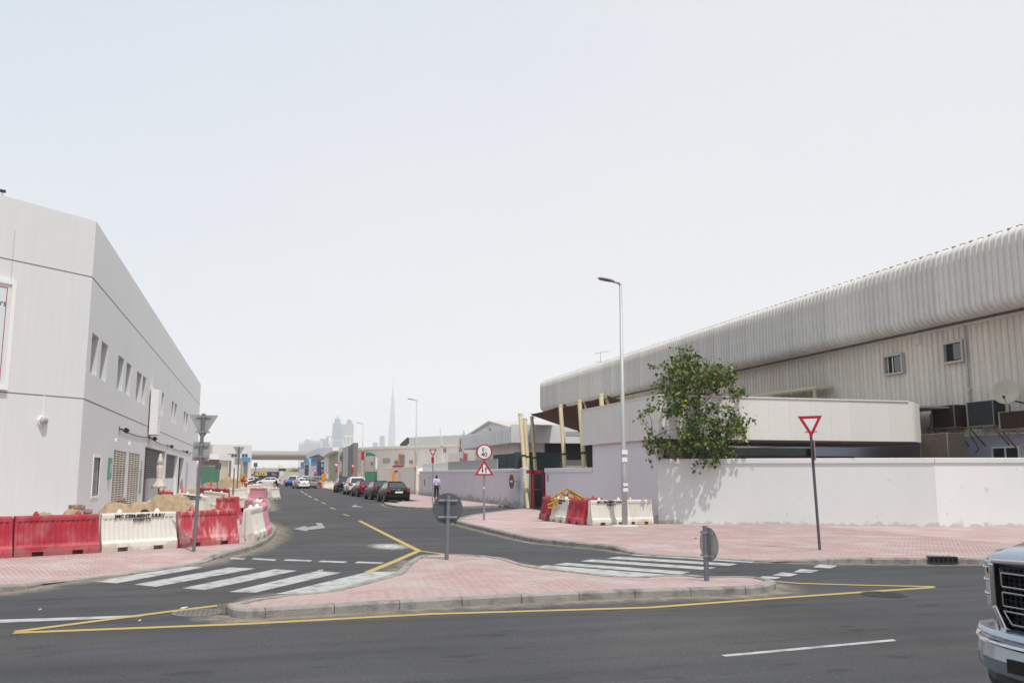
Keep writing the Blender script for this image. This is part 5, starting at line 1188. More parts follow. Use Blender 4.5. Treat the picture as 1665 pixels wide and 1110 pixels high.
# ================================================================== CARS
def car(name, label, cat, p, rz, style, m, plate=True, mirror=True, group='cars parked along the right kerb'):
    """local +Y is the nose, origin on the ground under the centre"""
    t = thing(name, label, cat, p, rz=rz, group=group)
    if style == 'sedan':  Lc,Wc,Hc = 4.5,1.76,1.47; body = [(-2.25,.42,.80,.70),(-2.20,.30,.98,.80),(-2.0,.24,1.06,.86),(-1.3,.22,1.04,.88),(.9,.22,.96,.88),(1.5,.22,.90,.87),(2.05,.25,.78,.82),(2.22,.35,.62,.70)]; cab = [(-1.95,1.03,.66),(-1.15,Hc-.04,.55),(-.3,Hc,.56),(.35,Hc-.03,.55),(1.25,.95,.66)]
    elif style == 'suv': Lc,Wc,Hc = 4.6,1.88,1.72; body = [(-2.3,.50,.90,.78),(-2.26,.36,1.06,.88),(-2.1,.30,1.12,.92),(-1.2,.27,1.10,.94),(.9,.27,1.05,.94),(1.6,.27,1.0,.93),(2.15,.32,.86,.88),(2.3,.42,.70,.76)]; cab = [(-2.18,1.1,.76),(-1.85,Hc-.07,.64),(-.8,Hc,.66),(.2,Hc-.02,.65),(1.15,1.03,.74)]
    else: Lc,Wc,Hc = 4.9,1.85,1.75; body = [(-2.4,.50,.95,.80),(-2.3,.36,1.05,.90),(-.9,.30,1.05,.92),(.9,.27,1.05,.92),(1.6,.27,1.0,.91),(2.3,.32,.92,.88),(2.45,.42,.70,.76)]; cab = [(-.55,1.04,.74),(-.40,Hc-.05,.64),(.2,Hc,.65),(.55,Hc-.03,.64),(1.25,1.03,.74)]
    b = MB(); secs = []
    for (y,z0,z1,hw) in body:
        zm = z0+(z1-z0)*.42; zs = z0+(z1-z0)*.80
        secs.append([(-hw*.90,y,z0),(-hw*.99,y,z0+.07),(-hw,y,zm),(-hw*.985,y,zs),(-hw*.90,y,z1-.02),(-hw*.5,y,z1+.015),(0,y,z1+.02),(hw*.5,y,z1+.015),(hw*.90,y,z1-.02),(hw*.985,y,zs),(hw,y,zm),(hw*.99,y,z0+.07),(hw*.90,y,z0)])
    wy_ = (-1.32,1.38); wr = .33 if style == 'sedan' else .37
    bo = b.loft(secs).build('body', m, t, smooth=True, bevel=0); 
    md = bo.modifiers.new('s','SUBSURF'); md.levels = 1; md.render_levels = 1
    # greenhouse: glass shell then roof and pillars
    g = MB(); gs = []
    for (y,z,hw) in cab: gs.append((y,z,hw))
    zb = min(cab[0][1],cab[-1][1])-.06; G_=[]
    y0,yr0,yr1,y1 = cab[0][0],cab[1][0],cab[3][0],cab[4][0]; hb = cab[0][2]+.09; hr = cab[1][2]; zr = Hc-.07
    def quad(a): return MB().add(a,[(0,1,2,3)])
    base = [(-hb,y0,zb),(hb,y0,zb),(hb,y1,zb),(-hb,y1,zb)]; roof = [(-hr,yr0,zr),(hr,yr0,zr),(hr,yr1,zr),(-hr,yr1,zr)]
    # cabin core in paint
    c_ = MB(); c_.loft([[Vector(p)*1 for p in base],[Vector(p) for p in roof]]); c_.build('cabin', m, t, bevel=.03)
    def inset(a,b_,c,d,k=.10,kz=.12,off=.012):
        a,b_,c,d = map(Vector,(a,b_,c,d)); n = (b_-a).cross(d-a).normalized()
        p = lambda u,v: a.lerp(b_,u).lerp(d.lerp(c,u),v)+n*off
        return [p(k,kz),p(1-k,kz),p(1-k*1.0,1-kz*.5),p(k,1-kz*.5)]
    def win(nm,q,**k): return MB().ext(inset(*q,**k),(0,0,0.001)).build(nm, M['glass'], t, fixn=False) if False else quad(inset(*q,**k)).build(nm, M['glass'], t)
    win('rear_window',(base[0],base[1],roof[1],roof[0]),k=.06,kz=.14)
    win('windscreen',(base[2],base[3],roof[3],roof[2]),k=.06,kz=.12)
    for s in (1,-1):
        a,b2,c,d = (base[1],base[2],roof[2],roof[1]) if s>0 else (base[3],base[0],roof[0],roof[3])
        a,b2,c,d = map(Vector,(a,b2,c,d)); n = (b2-a).cross(d-a).normalized()*.012
        f = lambda u,v: a.lerp(b2,u).lerp(d.lerp(c,u),v)+n
        for (u0,u1) in ((.10,.49),(.53,.90)): quad([f(u0,.16),f(u1,.16),f(u1,.86),f(u0,.86)]).build('side_window', M['glass'], t)
    r_ = MB(); 
    r_.loft([[(-hr*.97,yr0+.02,zr-.01),(-hr*.8,yr0+.02,zr+.04),(hr*.8,yr0+.02,zr+.04),(hr*.97,yr0+.02,zr-.01)],[(-hr*.99,(yr0+yr1)/2,zr),(-hr*.8,(yr0+yr1)/2,Hc),(hr*.8,(yr0+yr1)/2,Hc),(hr*.99,(yr0+yr1)/2,zr)],[(-hr*.97,yr1-.02,zr-.01),(-hr*.8,yr1-.02,zr+.035),(hr*.8,yr1-.02,zr+.035),(hr*.97,yr1-.02,zr-.01)]]).build('roof', m, t, smooth=True)
    W2 = body[2][3]
    for yy in wy_:
        for s in (-1,1):
            ar = MB().disc((s*(W2-.10),yy,wr),(1,0,0),wr+.055,.24,20).build('wheel_arch', M['black'], t)
            wh_ = MB().disc((s*(W2-.09),yy,wr),(1,0,0),wr,.225,24).build('wheel', M['tyre'], t, bevel=.02)
            MB().disc((s*(W2+.028),yy,wr),(1,0,0),wr*.66,.012,18).build('rim', M['rim'], wh_)
            sp = MB()
            for k in range(5): a = k*math.pi*2/5; sp.box((s*(W2+.036),yy+math.cos(a+.63)*wr*.4,wr+math.sin(a+.63)*wr*.4),(.008,.05,.12),rx=a)
            sp.build('hub', M['dark'], wh_)
    yb = body[0][0]; hw0 = body[1][3]
    zt = body[2][2]
    for s in (-1,1):
        if style == 'suv': MB().loft([[(s*(hw0-.30),yb-.02,zt-.22),(s*(hw0-.03),yb+.02,zt-.24),(s*(hw0-.02),yb+.06,zt+.06),(s*(hw0-.18),yb+.02,zt+.02)],[(s*(hw0-.30),yb+.1,zt-.22),(s*(hw0+.01),yb+.3,zt-.24),(s*(hw0+.01),yb+.3,zt+.06),(s*(hw0-.18),yb+.1,zt+.02)]]).build('tail_lamp', M['tail'], t, fixn=True)
        else: MB().loft([[(s*(hw0-.24),yb-.005,zt-.34),(s*(hw0-.0),yb+.03,zt-.28),(s*(hw0-.0),yb+.05,zt-.02),(s*(hw0-.12),yb+.0,zt-.06)],[(s*(hw0-.24),yb+.1,zt-.34),(s*(hw0+.055),yb+.40,zt-.28),(s*(hw0+.05),yb+.40,zt-.04),(s*(hw0-.12),yb+.1,zt-.06)]]).build('tail_lamp', M['tail'], t, fixn=True)
        yf = body[-1][0]; zf = body[-2][2]
        MB().loft([[(s*.42,yf+.0,zf-.20),(s*.74,yf-.10,zf-.18),(s*.78,yf-.14,zf-.04),(s*.45,yf-.03,zf-.08)],[(s*.42,yf-.2,zf-.20),(s*.80,yf-.4,zf-.18),(s*.82,yf-.4,zf-.02),(s*.45,yf-.25,zf-.05)]]).build('headlight', M['lampg'], t, fixn=True)
        if mirror: MB().box((s*(W2+.09),.75,zb+.14),(.16,.10,.13)).build('wing_mirror', m, t, bevel=.03)
    MB().bx(-hw0*.92,hw0*.92,yb-.03,yb+.15,.30,.52).build('rear_bumper', M['dark'] if style!='sedan' else m, t, bevel=.04); MB().bx(-.8,.8,-1.9,1.9,.16,.3).build('underside', M['black'], t)
    MB().bx(-.5,.5,body[-1][0]-.06,body[-1][0]+.02,.42,.6).build('grille', M['black'], t)
    if plate: MB().bx(-.27,.27,yb-.042,yb-.03 if style!='sedan' else yb-.01,.66 if style=='sedan' else .72,.79 if style=='sedan' else .85).build('number_plate', M['plate'], t)
    MB().bx(-.08,.08,yb-.025,yb-.0,.86,.93).build('badge', M['chrome'], t)
    return t
Pk = paint('black',(.008,.0085,.010)); Pc = paint('charcoal',(.028,.030,.034),.3); Pr = paint('maroon',(.16,.012,.018),.4); Pw = paint('white',(.72,.72,.71),0); Pn = paint('navy',(.012,.016,.04),.4); Pb = paint('blue',(.02,.10,.45),.2); Pg = paint('beige',(.30,.28,.24),.3)
def slot(px, py): g = G(px,py); return g
CX = 9.62
def cy(dep): return dep/ math.cos(YAW) - 9.6*math.sin(-YAW)/math.cos(YAW)
ys_ = [G(645,816).y+2.1]; 
cars = [('sedan',Pk,'shiny black sedan, nearest of the parked row',645,817),('sedan',Pc,'charcoal sedan parked just beyond the black one',612,812.3),('sedan',Pr,'maroon sedan parked third in the row',588,807.5),('suv',Pw,'white sport utility car parked fourth in the row',569,804.5),('suv',Pn,'dark blue sport utility car parked last in the row',558,800.8)]
for i,(st,m_,lab_,px,py) in enumerate(cars):
    g = G(px,py); y = g.y+2.15; car('parked_car',lab_,'car',(G(645,817).x+.05-(.08*i),y,0),R((2,3,4,2,1)[i]),st,m_)
def oncoming(px,py,dep,st,m_,lab_,rz,cat='car'):
    p = AD(px,py,dep); return car('parked_car',lab_,cat,(p.x,p.y,0),rz,st,m_,group='cars standing at the far end of the street')
t = oncoming(478,784,152,'pickup',Pb,'blue pickup with a white cab standing at the far end',R(160),'pickup truck')
for ch in t.children:
    if ch.name.startswith(('cabin','roof')): ch.data = ch.data.copy(); ch.data.materials.clear(); ch.data.materials.append(Pw)
oncoming(489,788,128,'sedan',Pw,'small white car ahead of the grey sedan down the street',R(10)); oncoming(505,787,128,'sedan',Pg,'grey brown sedan between the white car and the barriers',R(-60)); oncoming(523,785,138,'suv',Pg,'beige sport utility car half behind the far barriers',R(-75)); oncoming(497,783,160,'suv',Pw,'white van like car behind the small white car',R(0))
for i,(px,m_,l_) in enumerate(((410,Pw,'white car under the blue board, left'),(424,Pk,'dark car under the blue board, middle'),(437,Pw,'white car under the blue board, right'))): oncoming(px,786,165,'sedan',m_,l_,R(80))
# ================================================================== PICKUP TRUCK CUT BY THE FRAME
TS = mat('truck_paint',(0.38,0.43,0.49),.22,.75,var=.02,coat=.7,spec=.5); TG = mat('truck_dark_plastic',(.02,.021,.023),.5,var=.1)
fx = AD(1572,1010,6.95); TX = fx.x; TY = fx.y
tk = thing('pickup_truck','silver blue pickup truck with a black barred grille entering at the lower right','pickup truck',(TX,TY-1.0,0),rz=R(90+3)); tk.location.z = .22
# local +Y forward (world -X), local -X = world +? ; half width 1.0 ; origin at the front bumper face centre
def tsec(y, pts): return [(x,y,z) for x,z in pts]
# hood and front wings: sections back from the nose
def hoodsec(y,hw,zh,zs,zl):  # crown, shoulder, lower edge
    return [(-hw,y,zl),(-hw,y,zs-.10),(-hw*.985,y,zs-.02),(-hw*.93,y,zs+.02),(-hw*.80,y,zh-.01),(-hw*.5,y,zh+.0),(-hw*.3,y,zh+.025),(0,y,zh+.02),(hw*.3,y,zh+.025),(hw*.5,y,zh+.0),(hw*.80,y,zh-.01),(hw*.93,y,zs+.02),(hw*.985,y,zs-.02),(hw,y,zs-.10),(hw,y,zl)]
b = MB(); b.loft([hoodsec(-.09,.80,1.115,1.10,1.09),hoodsec(-.13,.86,1.165,1.13,1.10),hoodsec(-.24,.92,1.205,1.15,1.10),hoodsec(-.45,.965,1.245,1.17,1.08),hoodsec(-.8,.99,1.28,1.19,1.0),hoodsec(-1.4,1.0,1.36,1.24,.9),hoodsec(-2.0,1.0,1.40,1.25,.9)],cap=True).build('hood', TS, tk, smooth=True)
for s in (-1,1):
    b = MB(); b.loft([[(s*.80,-.14,.60),(s*.93,-.24,.62),(s*.93,-.24,.77),(s*.80,-.14,.80)],[(s*.9,-.52,.60),(s*1.0,-.52,.62),(s*1.0,-.52,.80),(s*.9,-.52,.80)]]).build('wing', TS, tk, fixn=True)
    MB().bx(*(sorted((s*.93,s*1.01))),-4.6,-1.62,.5,1.12).build('door_side', TS, tk, bevel=.03); MB().bx(*(sorted((s*.93,s*1.005))),-1.65,-.45,.98,1.05).build('fender', TS, tk)
    # headlamp: tall, wrapping
    b = MB(); b.loft([[(s*.70,-.085,.80),(s*.70,-.085,1.09),(s*.70,-.30,1.09),(s*.70,-.30,.80)],[(s*.86,-.12,.76),(s*.86,-.12,1.105),(s*.86,-.36,1.105),(s*.86,-.36,.76)],[(s*.955,-.22,.76),(s*.955,-.22,1.09),(s*.955,-.46,1.09),(s*.955,-.46,.76)],[(s*.985,-.36,.80),(s*.985,-.36,1.06),(s*.97,-.5,1.06),(s*.97,-.5,.80)]])
    hl = b.build('headlight', M['lampg'], tk, fixn=True, smooth=False, bevel=.012)
    for z in (.86,.96,1.05): MB().tube([(s*.72,-.082,z),(s*.86,-.115,z),(s*.957,-.217,z)],.007,4).build('lamp_rib', M['chrome'], hl)
    # tow hook recess & fog lamp
    MB().disc((s*.78,-.0,.44),(0,1,0),.05,.03,18).build('fog_lamp', M['lampg'], tk)
    w_ = MB().disc((s*.88,-1.02,.20),(1,0,0),.42,.27,32).build('wheel', M['tyre'], tk, bevel=.03); MB().disc((s*1.015,-1.02,.20),(1,0,0),.26,.02,24).build('rim', M['rim'], w_)
    w_ = MB().disc((s*.88,-4.7,.20),(1,0,0),.42,.27,32).build('wheel', M['tyre'], tk, bevel=.03); MB().disc((s*1.015,-4.7,.20),(1,0,0),.26,.02,24).build('rim', M['rim'], w_)
    MB().box((s*1.14,-2.05,1.32),(.24,.14,.26)).build('wing_mirror', TS, tk, bevel=.05)
# chrome grille surround and bars
def strip(pts, w_, d, m, nm, bev=.008):
    """flat band in the front plane (x,z), rounded to follow the nose curve"""
    o = MB()
    for i in range(len(pts)-1): 
        (x0,z0),(x1,z1) = pts[i],pts[i+1]; dx,dz = x1-x0,z1-z0; l = math.hypot(dx,dz); nx,nz = -dz/l*w_/2,dx/l*w_/2
        cv = lambda x: -.02-.075*x*x
        o.add([(x0+nx,cv(x0)+d,z0+nz),(x1+nx,cv(x1)+d,z1+nz),(x1-nx,cv(x1)+d,z1-nz),(x0-nx,cv(x0)+d,z0-nz),(x0+nx,cv(x0)-.05,z0+nz),(x1+nx,cv(x1)-.05,z1+nz),(x1-nx,cv(x1)-.05,z1-nz),(x0-nx,cv(x0)-.05,z0-nz)],[(0,1,2,3),(4,7,6,5),(0,4,5,1),(1,5,6,2),(2,6,7,3),(3,7,4,0)])
    return o.build(nm, m, tk, fixn=False, bevel=bev)
GRL = [(x,z) for x,z in ((-.69,1.08),(-.69,.78),(-.60,.66),(-.2,.62),(.2,.62),(.60,.66),(.69,.78),(.69,1.08))]
b = MB(); b.poly([(x,-.09,z) for x,z in GRL]); b.build('grille_back', M['black'], tk)
b = MB()
for k in range(30):
    x = -.64+k*.0441; b.bx(x-.004,x+.004,-.085,-.06,.66,1.06)
for k in range(10): z=.68+k*.04; b.bx(-.66,.66,-.084,-.062,z-.003,z+.003)
tag(b.build('grille_mesh', TG, tk), kind='stuff')
def loopbar(zc, h, x0, x1, cut=0):
    pts = [(x0,zc+h/2),(x1,zc+h/2),(x1,zc-h/2),(x0+cut,zc-h/2),(x0,zc+h/2)]; return pts
for zc,h,cut in ((.985,.095,0),(.850,.095,0),(.725,.085,.07)):
    for s in (-1,1):
        pts = [(s*.62,zc+h/2),(s*.16,zc+h/2),(s*.16,zc-h/2),(s*(.62-cut),zc-h/2),(s*.62,zc+h/2)]
        strip(pts,.012,.035,M['chrome'],'grille_bar',.003)
strip([(-.72,1.09),(-.72,.79),(-.63,.63),(-.2,.585),(.2,.585),(.63,.63),(.72,.79),(.72,1.09)],.05,.03,M['chrome'],'grille_surround',.01)
strip([(-.72,1.105),(0,1.13),(.72,1.105)],.035,.03,M['chrome'],'top_trim',.01)
o = MB().bx(-.125,.125,-.01,.035,.80,.96).build('badge_plate', M['chrome'], tk, bevel=.02)
text('GMC', .13, M['red'], 'badge_lettering', tk, face_m((0,.040,.88),(-1,0,0)), ext=.008, offset=.006, sx=.78)
# bumper: deep, wrapping, with a chrome upper lip
def bump(name, m, z0, z1, out, hw, th=.1):
    b = MB(); secs = []
    for k in range(17):
        f = -1+2*k/16; x = f*hw; y = out*(1-abs(f)**2.6*.9)-.20*abs(f)**6 - .0
        zz0 = z0+.06*abs(f)**4; secs.append([(x,y,zz0),(x,y+.018,(zz0+z1)/2),(x,y-.005,z1),(x,y-.16,z1+.01),(x,y-.16,zz0)])
    return b.loft(secs).build(name, m, tk, smooth=False, bevel=.012)
bump('bumper_upper', TS, .565, .64, .13, 1.0); bump('bumper', TS, .33, .545, .10, 1.03); bump('bumper_lip', M['chrome'], .535, .57, .15, 1.02); bump('air_dam', TG, .20, .34, .04, .96)
MB().bx(-.5,.5,.105,.122,.38,.47).build('lower_grille', M['black'], tk)
MB().bx(-.26,.26,.118,.13,.40,.51).build('number_plate', M['plate'], tk)
# cab and bed
cb_ = [(-.94,-2.0,1.22),(.94,-2.0,1.22),(.94,-4.4,1.22),(-.94,-4.4,1.22)]; cr_ = [(-.76,-2.75,1.88),(.76,-2.75,1.88),(.78,-4.2,1.88),(-.78,-4.2,1.88)]
MB().loft([cb_,cr_]).build('cabin', TS, tk, bevel=.05)
for nm,q in (('windscreen',(cb_[1],cb_[0],cr_[0],cr_[1])),('side_window',(cb_[2],cb_[1],cr_[1],cr_[2])),('side_window',(cb_[0],cb_[3],cr_[3],cr_[0]))):
    a,b2,c,d = map(Vector,q); n = (b2-a).cross(d-a).normalized()*.015; f = lambda u,v: a.lerp(b2,u).lerp(d.lerp(c,u),v)+n
    MB().add([f(.07,.1),f(.93,.1),f(.93,.9),f(.07,.9)],[(0,1,2,3)]).build(nm, M['glass'], tk)
MB().bx(-.98,.98,-5.75,-4.5,.55,1.2).bx(-.8,.8,-5.4,-.5,.3,.55).build('cargo_bed', TS, tk, bevel=.03)
MB().bx(-.85,.85,-1.9,-.25,.35,.95).build('engine_bay', M['black'], tk)
# ================================================================== PEOPLE
def person(p, rz, label, shirt, trouser, hgt=1.74, stride=.24):
    t = thing('person', label, 'person', p, rz=rz); s = hgt/1.74
    # local -Y is the direction faced away from the camera reversed: +Y forward
    J = dict(pel=(0,0,.95), sp=(0,.0,1.12), ch=(0,.01,1.32), nk=(0,.02,1.47), hd=(0,.04,1.53),
             lh=(-.09,0,.92), lk=(-.10,stride*.55,.52), la=(-.10,stride*.55-.10,.10), lt=(-.11,stride*.75,.04),
             rh=(.09,0,.92), rk=(.10,-stride*.1,.50), ra=(.10,-stride*1.0,.13), rt=(.11,-stride*1.0+.16,.03),
             ls=(-.18,.0,1.42), le=(-.25,-.06,1.14), lw=(-.26,.06,.92), lf=(-.26,.08,.83), rs=(.18,.0,1.42), re=(.25,.0,1.14), rw=(.27,.12,.92), rf=(.27,.14,.83))
    def skin(nm, chain, rad, m, root, sub=2):
        vs = []; ed = []; idx = {}
        for c in chain:
            for a in c:
                if a not in idx: idx[a] = len(vs); vs.append(Vector(J[a])*s)
            for a,b_ in zip(c,c[1:]): ed.append((idx[a],idx[b_]))
        me = bpy.data.meshes.new(nm); me.from_pydata(vs,ed,[]); me.materials.append(m); o = bpy.data.objects.new(nm,me); COL.objects.link(o); o.parent = t
        sk = o.modifiers.new('skin','SKIN'); 
        for a,i in idx.items(): r = rad[a]; me.skin_vertices[0].data[i].radius = (r[0]*s,r[1]*s) if isinstance(r,tuple) else (r*s,r*s)
        for q in me.skin_vertices[0].data: q.use_root = False
        me.skin_vertices[0].data[idx[root]].use_root = True
        sk.use_smooth_shade = True; sb = o.modifiers.new('s','SUBSURF'); sb.levels = sub; sb.render_levels = sub; return o
    allr = dict(pel=(.14,.10),sp=(.13,.09),ch=(.16,.10),nk=.055,hd=.06,lh=.085,lk=.06,la=.04,lt=.035,rh=.085,rk=.06,ra=.04,rt=.035,ls=.06,le=.042,lw=.03,lf=.02,rs=.06,re=.042,rw=.03,rf=.02)
    skin('body',[('pel','sp','ch','nk','hd'),('ch','ls','le','lw','lf'),('ch','rs','re','rw','rf'),('pel','lh','lk','la','lt'),('pel','rh','rk','ra','rt')],allr,M['skin'],'pel')
    tr = dict(allr); tr.update(pel=(.165,.125),lh=.105,rh=.105,lk=.078,rk=.078,la=.062,ra=.062)
    skin('trousers',[('pel','lh','lk','la'),('pel','rh','rk','ra')],tr,trouser,'pel')
    sh = dict(allr); sh.update(pel=(.165,.13),sp=(.165,.12),ch=(.185,.125),nk=.07,ls=.085,rs=.085,le=.065,re=.065,lw=.045,rw=.045)
    skin('shirt',[('pel','sp','ch','nk'),('ch','ls','le','lw'),('ch','rs','re','rw')],sh,shirt,'pel')
    b = MB(); secs=[]
    hc = Vector((0,.05,1.63))*s
    for k in range(9):
        a = -math.pi/2+math.pi*k/8; r = math.cos(a)+.001; z = math.sin(a)
        secs.append([(hc.x+.078*s*r*math.cos(q),hc.y+(.095 if math.sin(q)>0 else .09)*s*r*math.sin(q),hc.z+.118*s*z) for q in [j*math.pi/8 for j in range(16)]])
    hd_ = b.loft(secs); hd_.box((0,hc.y+.10*s,hc.z-.02*s),(.025*s,.04*s,.05*s)).box((-.08*s,hc.y,hc.z-.01),(.015,.03,.05)).box((.08*s,hc.y,hc.z-.01),(.015,.03,.05)); hd_.build('head', M['skin'], t, smooth=True)
    b = MB(); secs=[]
    for k in range(4,9):
        a = -math.pi/2+math.pi*k/8; r = math.cos(a)+.001; z = math.sin(a)
        secs.append([(hc.x+.084*s*r*math.cos(q),hc.y-.012*s+.098*s*r*math.sin(q),hc.z+.01*s+.122*s*z) for q in [j*math.pi/8 for j in range(16)]])
    b.loft(secs); b.tube([(-.05*s,hc.y-.06*s,hc.z-.04*s),(.05*s,hc.y-.06*s,hc.z-.04*s)],.055*s,8); b.build('hair', M['black'], t, smooth=True)
    for k in ('lt','rt'): q = Vector(J[k])*s; MB().box((q.x,q.y-.06*s,.035),(.09*s,.27*s,.07)).build('shoe', M['black'], t, bevel=.02)
    return t
g = AD(709.5,811,67); t = person((g.x,g.y,KH), R(-8), 'man in lilac shirt and black trousers walking away, phone in his right hand', M['shirt'], M['trouser'], 1.76)
MB().bar((-.13,-.10,1.42),(.19,-.13,1.10),.03,.012).build('strap', mat('strap_purple',(.22,.14,.30),.7), t); MB().box((.28,.16,.80),(.03,.02,.14)).build('phone', M['black'], t)
g = AD(449,790,142); person((g.x,g.y,0), R(70), 'small distant person in dark clothes crossing the far end of the street', M['stone'], M['trouser'], 1.6, .3)
# ================================================================== WALLS BEYOND THE GATE
def panelwall(name,label,cat,a,b,z0,z1,m,n,nm='cladding_panel',th=.12,parent=None,rib=None):
    """a run of upright sheets from plan point a to b, front to the right-hand side of a->b"""
    a = Vector(a[:2]); b = Vector(b[:2]); d = b-a; L_ = d.length; t = parent or thing(name,label,cat,(a.x,a.y,0),rz=math.atan2(d.y,d.x)); w_ = L_/n; pr = None
    loc0 = 0
    for i in range(n):
        if pr is None:
            q = MB().bx(.0,w_*.86,0,th,z0,z1).bx(w_*.86,w_,.03,th,z0,z1); pr = q.build(nm,m,t); o = pr
        else: o = pr.copy(); COL.objects.link(o)
        o.location.x = i*w_
    return t
v0 = G(852,824,KH).to_2d(); v1 = AD(681,806,84); v1 = Vector((v1.x,v1.y)); 
VX = v0.x; hv = AY(840,768,v0.y+1).z
t = wall('boundary_wall','stained lavender grey wall with a white coping running down to the second street lamp', v1, v0, 2.12, .22, M['lavg'], .16, 'wallw')
L_=(v0-v1).length
MB().bx(L_-.55,L_+.02,-.06,.30,-.05,2.34).build('gate_pier', M['lav'], t, bevel=.03)
MB().lathe([(.02,2.34),(.02,2.5)],(L_-.5,.1,0),6).lathe([(.02,2.34),(.02,2.52)],(L_-.3,.1,0),6).build('pin', M['galv'], t)
MB().bx(2.8,3.1,-.03,-.0,.95,1.5).build('meter_door', mat('rust_red',(.25,.06,.05),.7), t); MB().bx(5.2,5.26,-.06,0,.6,1.8).bx(5.2,5.8,-.06,0,1.75,1.8).bx(5.2,5.9,-.06,0,.6,.65).build('pipe', M['cream'], t)
cutL = (v1.y-AX(802,760,VX).y)/(v1.y-v0.y)*L_; MB().bx(L_*.34,cutL,.3,.36,2.0,2.95).build('dark_screen', mat('screen_grey',(.36,.355,.34),.8,var=.08,streak=.12), t); MB().bx(0,L_*.34,.3,.36,2.0,2.9).build('white_screen', M['white'], t)
# oval no entry board
p = AX(839.5,778,VX-.2); tt_ = thing('no_entry_sign','round no entry sign hung sideways on the lavender gate wall','road sign',(VX-.45,v0.y+1.0,1.55),rz=R(-86)); MB().disc((0,0,0),(0,1,0),.42,.02,32).build('disc', mat('sign_maroon',(.22,.02,.03),.5), tt_); MB().bx(-.24,.24,-.016,-.011,-.05,.06).build('bar', M['signw'], tt_); MB().bar((0,0,0),(.3,.25,0),.03).build('bracket', M['dark'], tt_)
# gate frame
ga = G(861,825,KH); gb = G(884,826,KH)
t = thing('steel_gate','dark red steel gate frame standing open between the lavender walls','gate',(ga.x+.25,ga.y+.2,0)); hg = AY(866,764,ga.y).z
MB().bx(.62,.86,-.05,.1,.05,hg).bx(-.35,.86,-.03,.08,hg-.18,hg).bx(-.02,.08,-.03,.08,.05,hg).bx(-.02,.7,.0,.05,1.1,1.16).build('frame', mat('gate_red',(.24,.02,.035),.5), t)
MB().bx(.70,.98,0.12,2.6,.15,hg-.1).build('leaf', mat('gate_leaf',(.035,.04,.04),.8,var=.2), t)
# ================================================================== GABLE WORKSHOP
GX = VX+3.6
gt = lambda px,py: AX(px,py,GX)
e0 = gt(753,716); e1 = gt(845,693); ap = gt(799,684)
yn, yf = e1.y, e0.y
gw = thing('gable_workshop','grey clad gable fronted workshop with a corrugated awning band','building',(GX,yn,0))
Yw = yf-yn; ze = (e0.z+e1.z)/2; za_ = ap.z; ym = ap.y-yn
ze0 = e0.z; ze1 = e1.z-.1
y772 = gt(773,740).y-yn; bz0 = gt(830,722).z
MB().add([(0,0,0),(0,y772,0),(0,y772,bz0),(0,Yw,bz0),(0,Yw,ze),(0,ym,za_-.1),(0,0,ze)],[(0,1,2,3,4,5,6)]).bx(.02,12,-.0,.12,0,ze-.2).bx(.02,12,y772-.12,y772,0,bz0).bx(.02,12,y772,Yw,bz0,bz0+.1).build('wall', mat('gable_wall',(.72,.71,.67),.8,var=.06,streak=.06), gw)
MB().ext([(-.25,-.15,ze-.02),(-.25,ym,za_),(-.25,Yw+.15,ze-.02),(-.25,Yw+.15,ze-.14),(-.25,ym,za_-.14),(-.25,-.15,ze-.14)],(14,0,0)).build('roof', mat('roof_pale',(.50,.47,.42),.7,var=.06), gw, fixn=True)
# awning band on the gable side and round the corner
bz0 = gt(830,722).z; bz1 = gt(830,697).z
aw = None; n_ = 22; y_s = gt(765,720).y-yn; w_ = (y_s+.9)/n_
for i in range(n_):
    if aw is None: aw = MB().ext([(-.9,0,bz0),(-.9,w_*.85,bz0),(-.9,w_*.85,bz1),(-.9,0,bz1)],(.05,0,0)).ext([(-.86,w_*.85,bz0),(-.86,w_,bz0),(-.86,w_,bz1),(-.86,w_*.85,bz1)],(.03,0,0)).build('awning_sheet', M['galv'], gw, fixn=True); o = aw; MATS['awn'] = mat('awning_grey',(.72,.73,.73),.5,.2,var=.08,streak=.06,objr=.04); aw.data.materials[0] = MATS['awn']
    else: o = aw.copy(); COL.objects.link(o)
    o.location.y = -.9+i*w_
MB().bx(-.9,9.5,-.95,-.87,bz0,bz1+.15).bx(-.85,0,-.87,y_s,bz0+.02,bz0+.06).bx(-.85,9.5,-.87,0,bz0+.02,bz0+.06).bx(-.85,0,-.9,y_s,bz1-.06,bz1).bx(0,9.5,-.87,0.,bz1,bz1+.15).build('awning_band', MATS['awn'], gw)
MB().bx(3.2,5.6,-.98,-.955,bz0+.55,bz0+.85).build('faint_board', mat('faint_board',(.36,.36,.36),.6), gw)
p = gt(797,700); MB().bx(-.03,-.0,p.y-yn-.35,p.y-yn+.35,p.z-.2,p.z-.1).bx(-.03,0,p.y-yn-.35,p.y-yn-.22,p.z-.1,p.z+.2).bx(-.03,0,p.y-yn+.2,p.y-yn+.33,p.z-.1,p.z+.25).bx(-.03,0,p.y-yn-.06,p.y-yn+.06,p.z-.1,p.z+.1).build('gable_emblem', M['red'], gw)
# red three lozenge emblem on the end return
p0 = gt(757.5,724); cx_,cz_ = p0.y-yn, p0.z; b = MB()
MB().bx(-.5,-.42,cx_-1.1,cx_+.95,cz_-1.15,cz_+.75).build('end_board', gw.children[0].data.materials[0], gw)
def loz(c,a0,l=.62,w_=.30): u = Vector((0,math.sin(a0),math.cos(a0))); v = Vector((0,math.cos(a0),-math.sin(a0))); c=Vector(c); return [c,c+u*l/2+v*w_/2,c+u*l,c+u*l/2-v*w_/2]
for a in (0,R(128),R(-128)): b.ext(loz((-.52,cx_,cz_-.1),a,.8,.55),(.015,0,0))
b.build('lozenge_emblem', M['red'], gw, fixn=True)
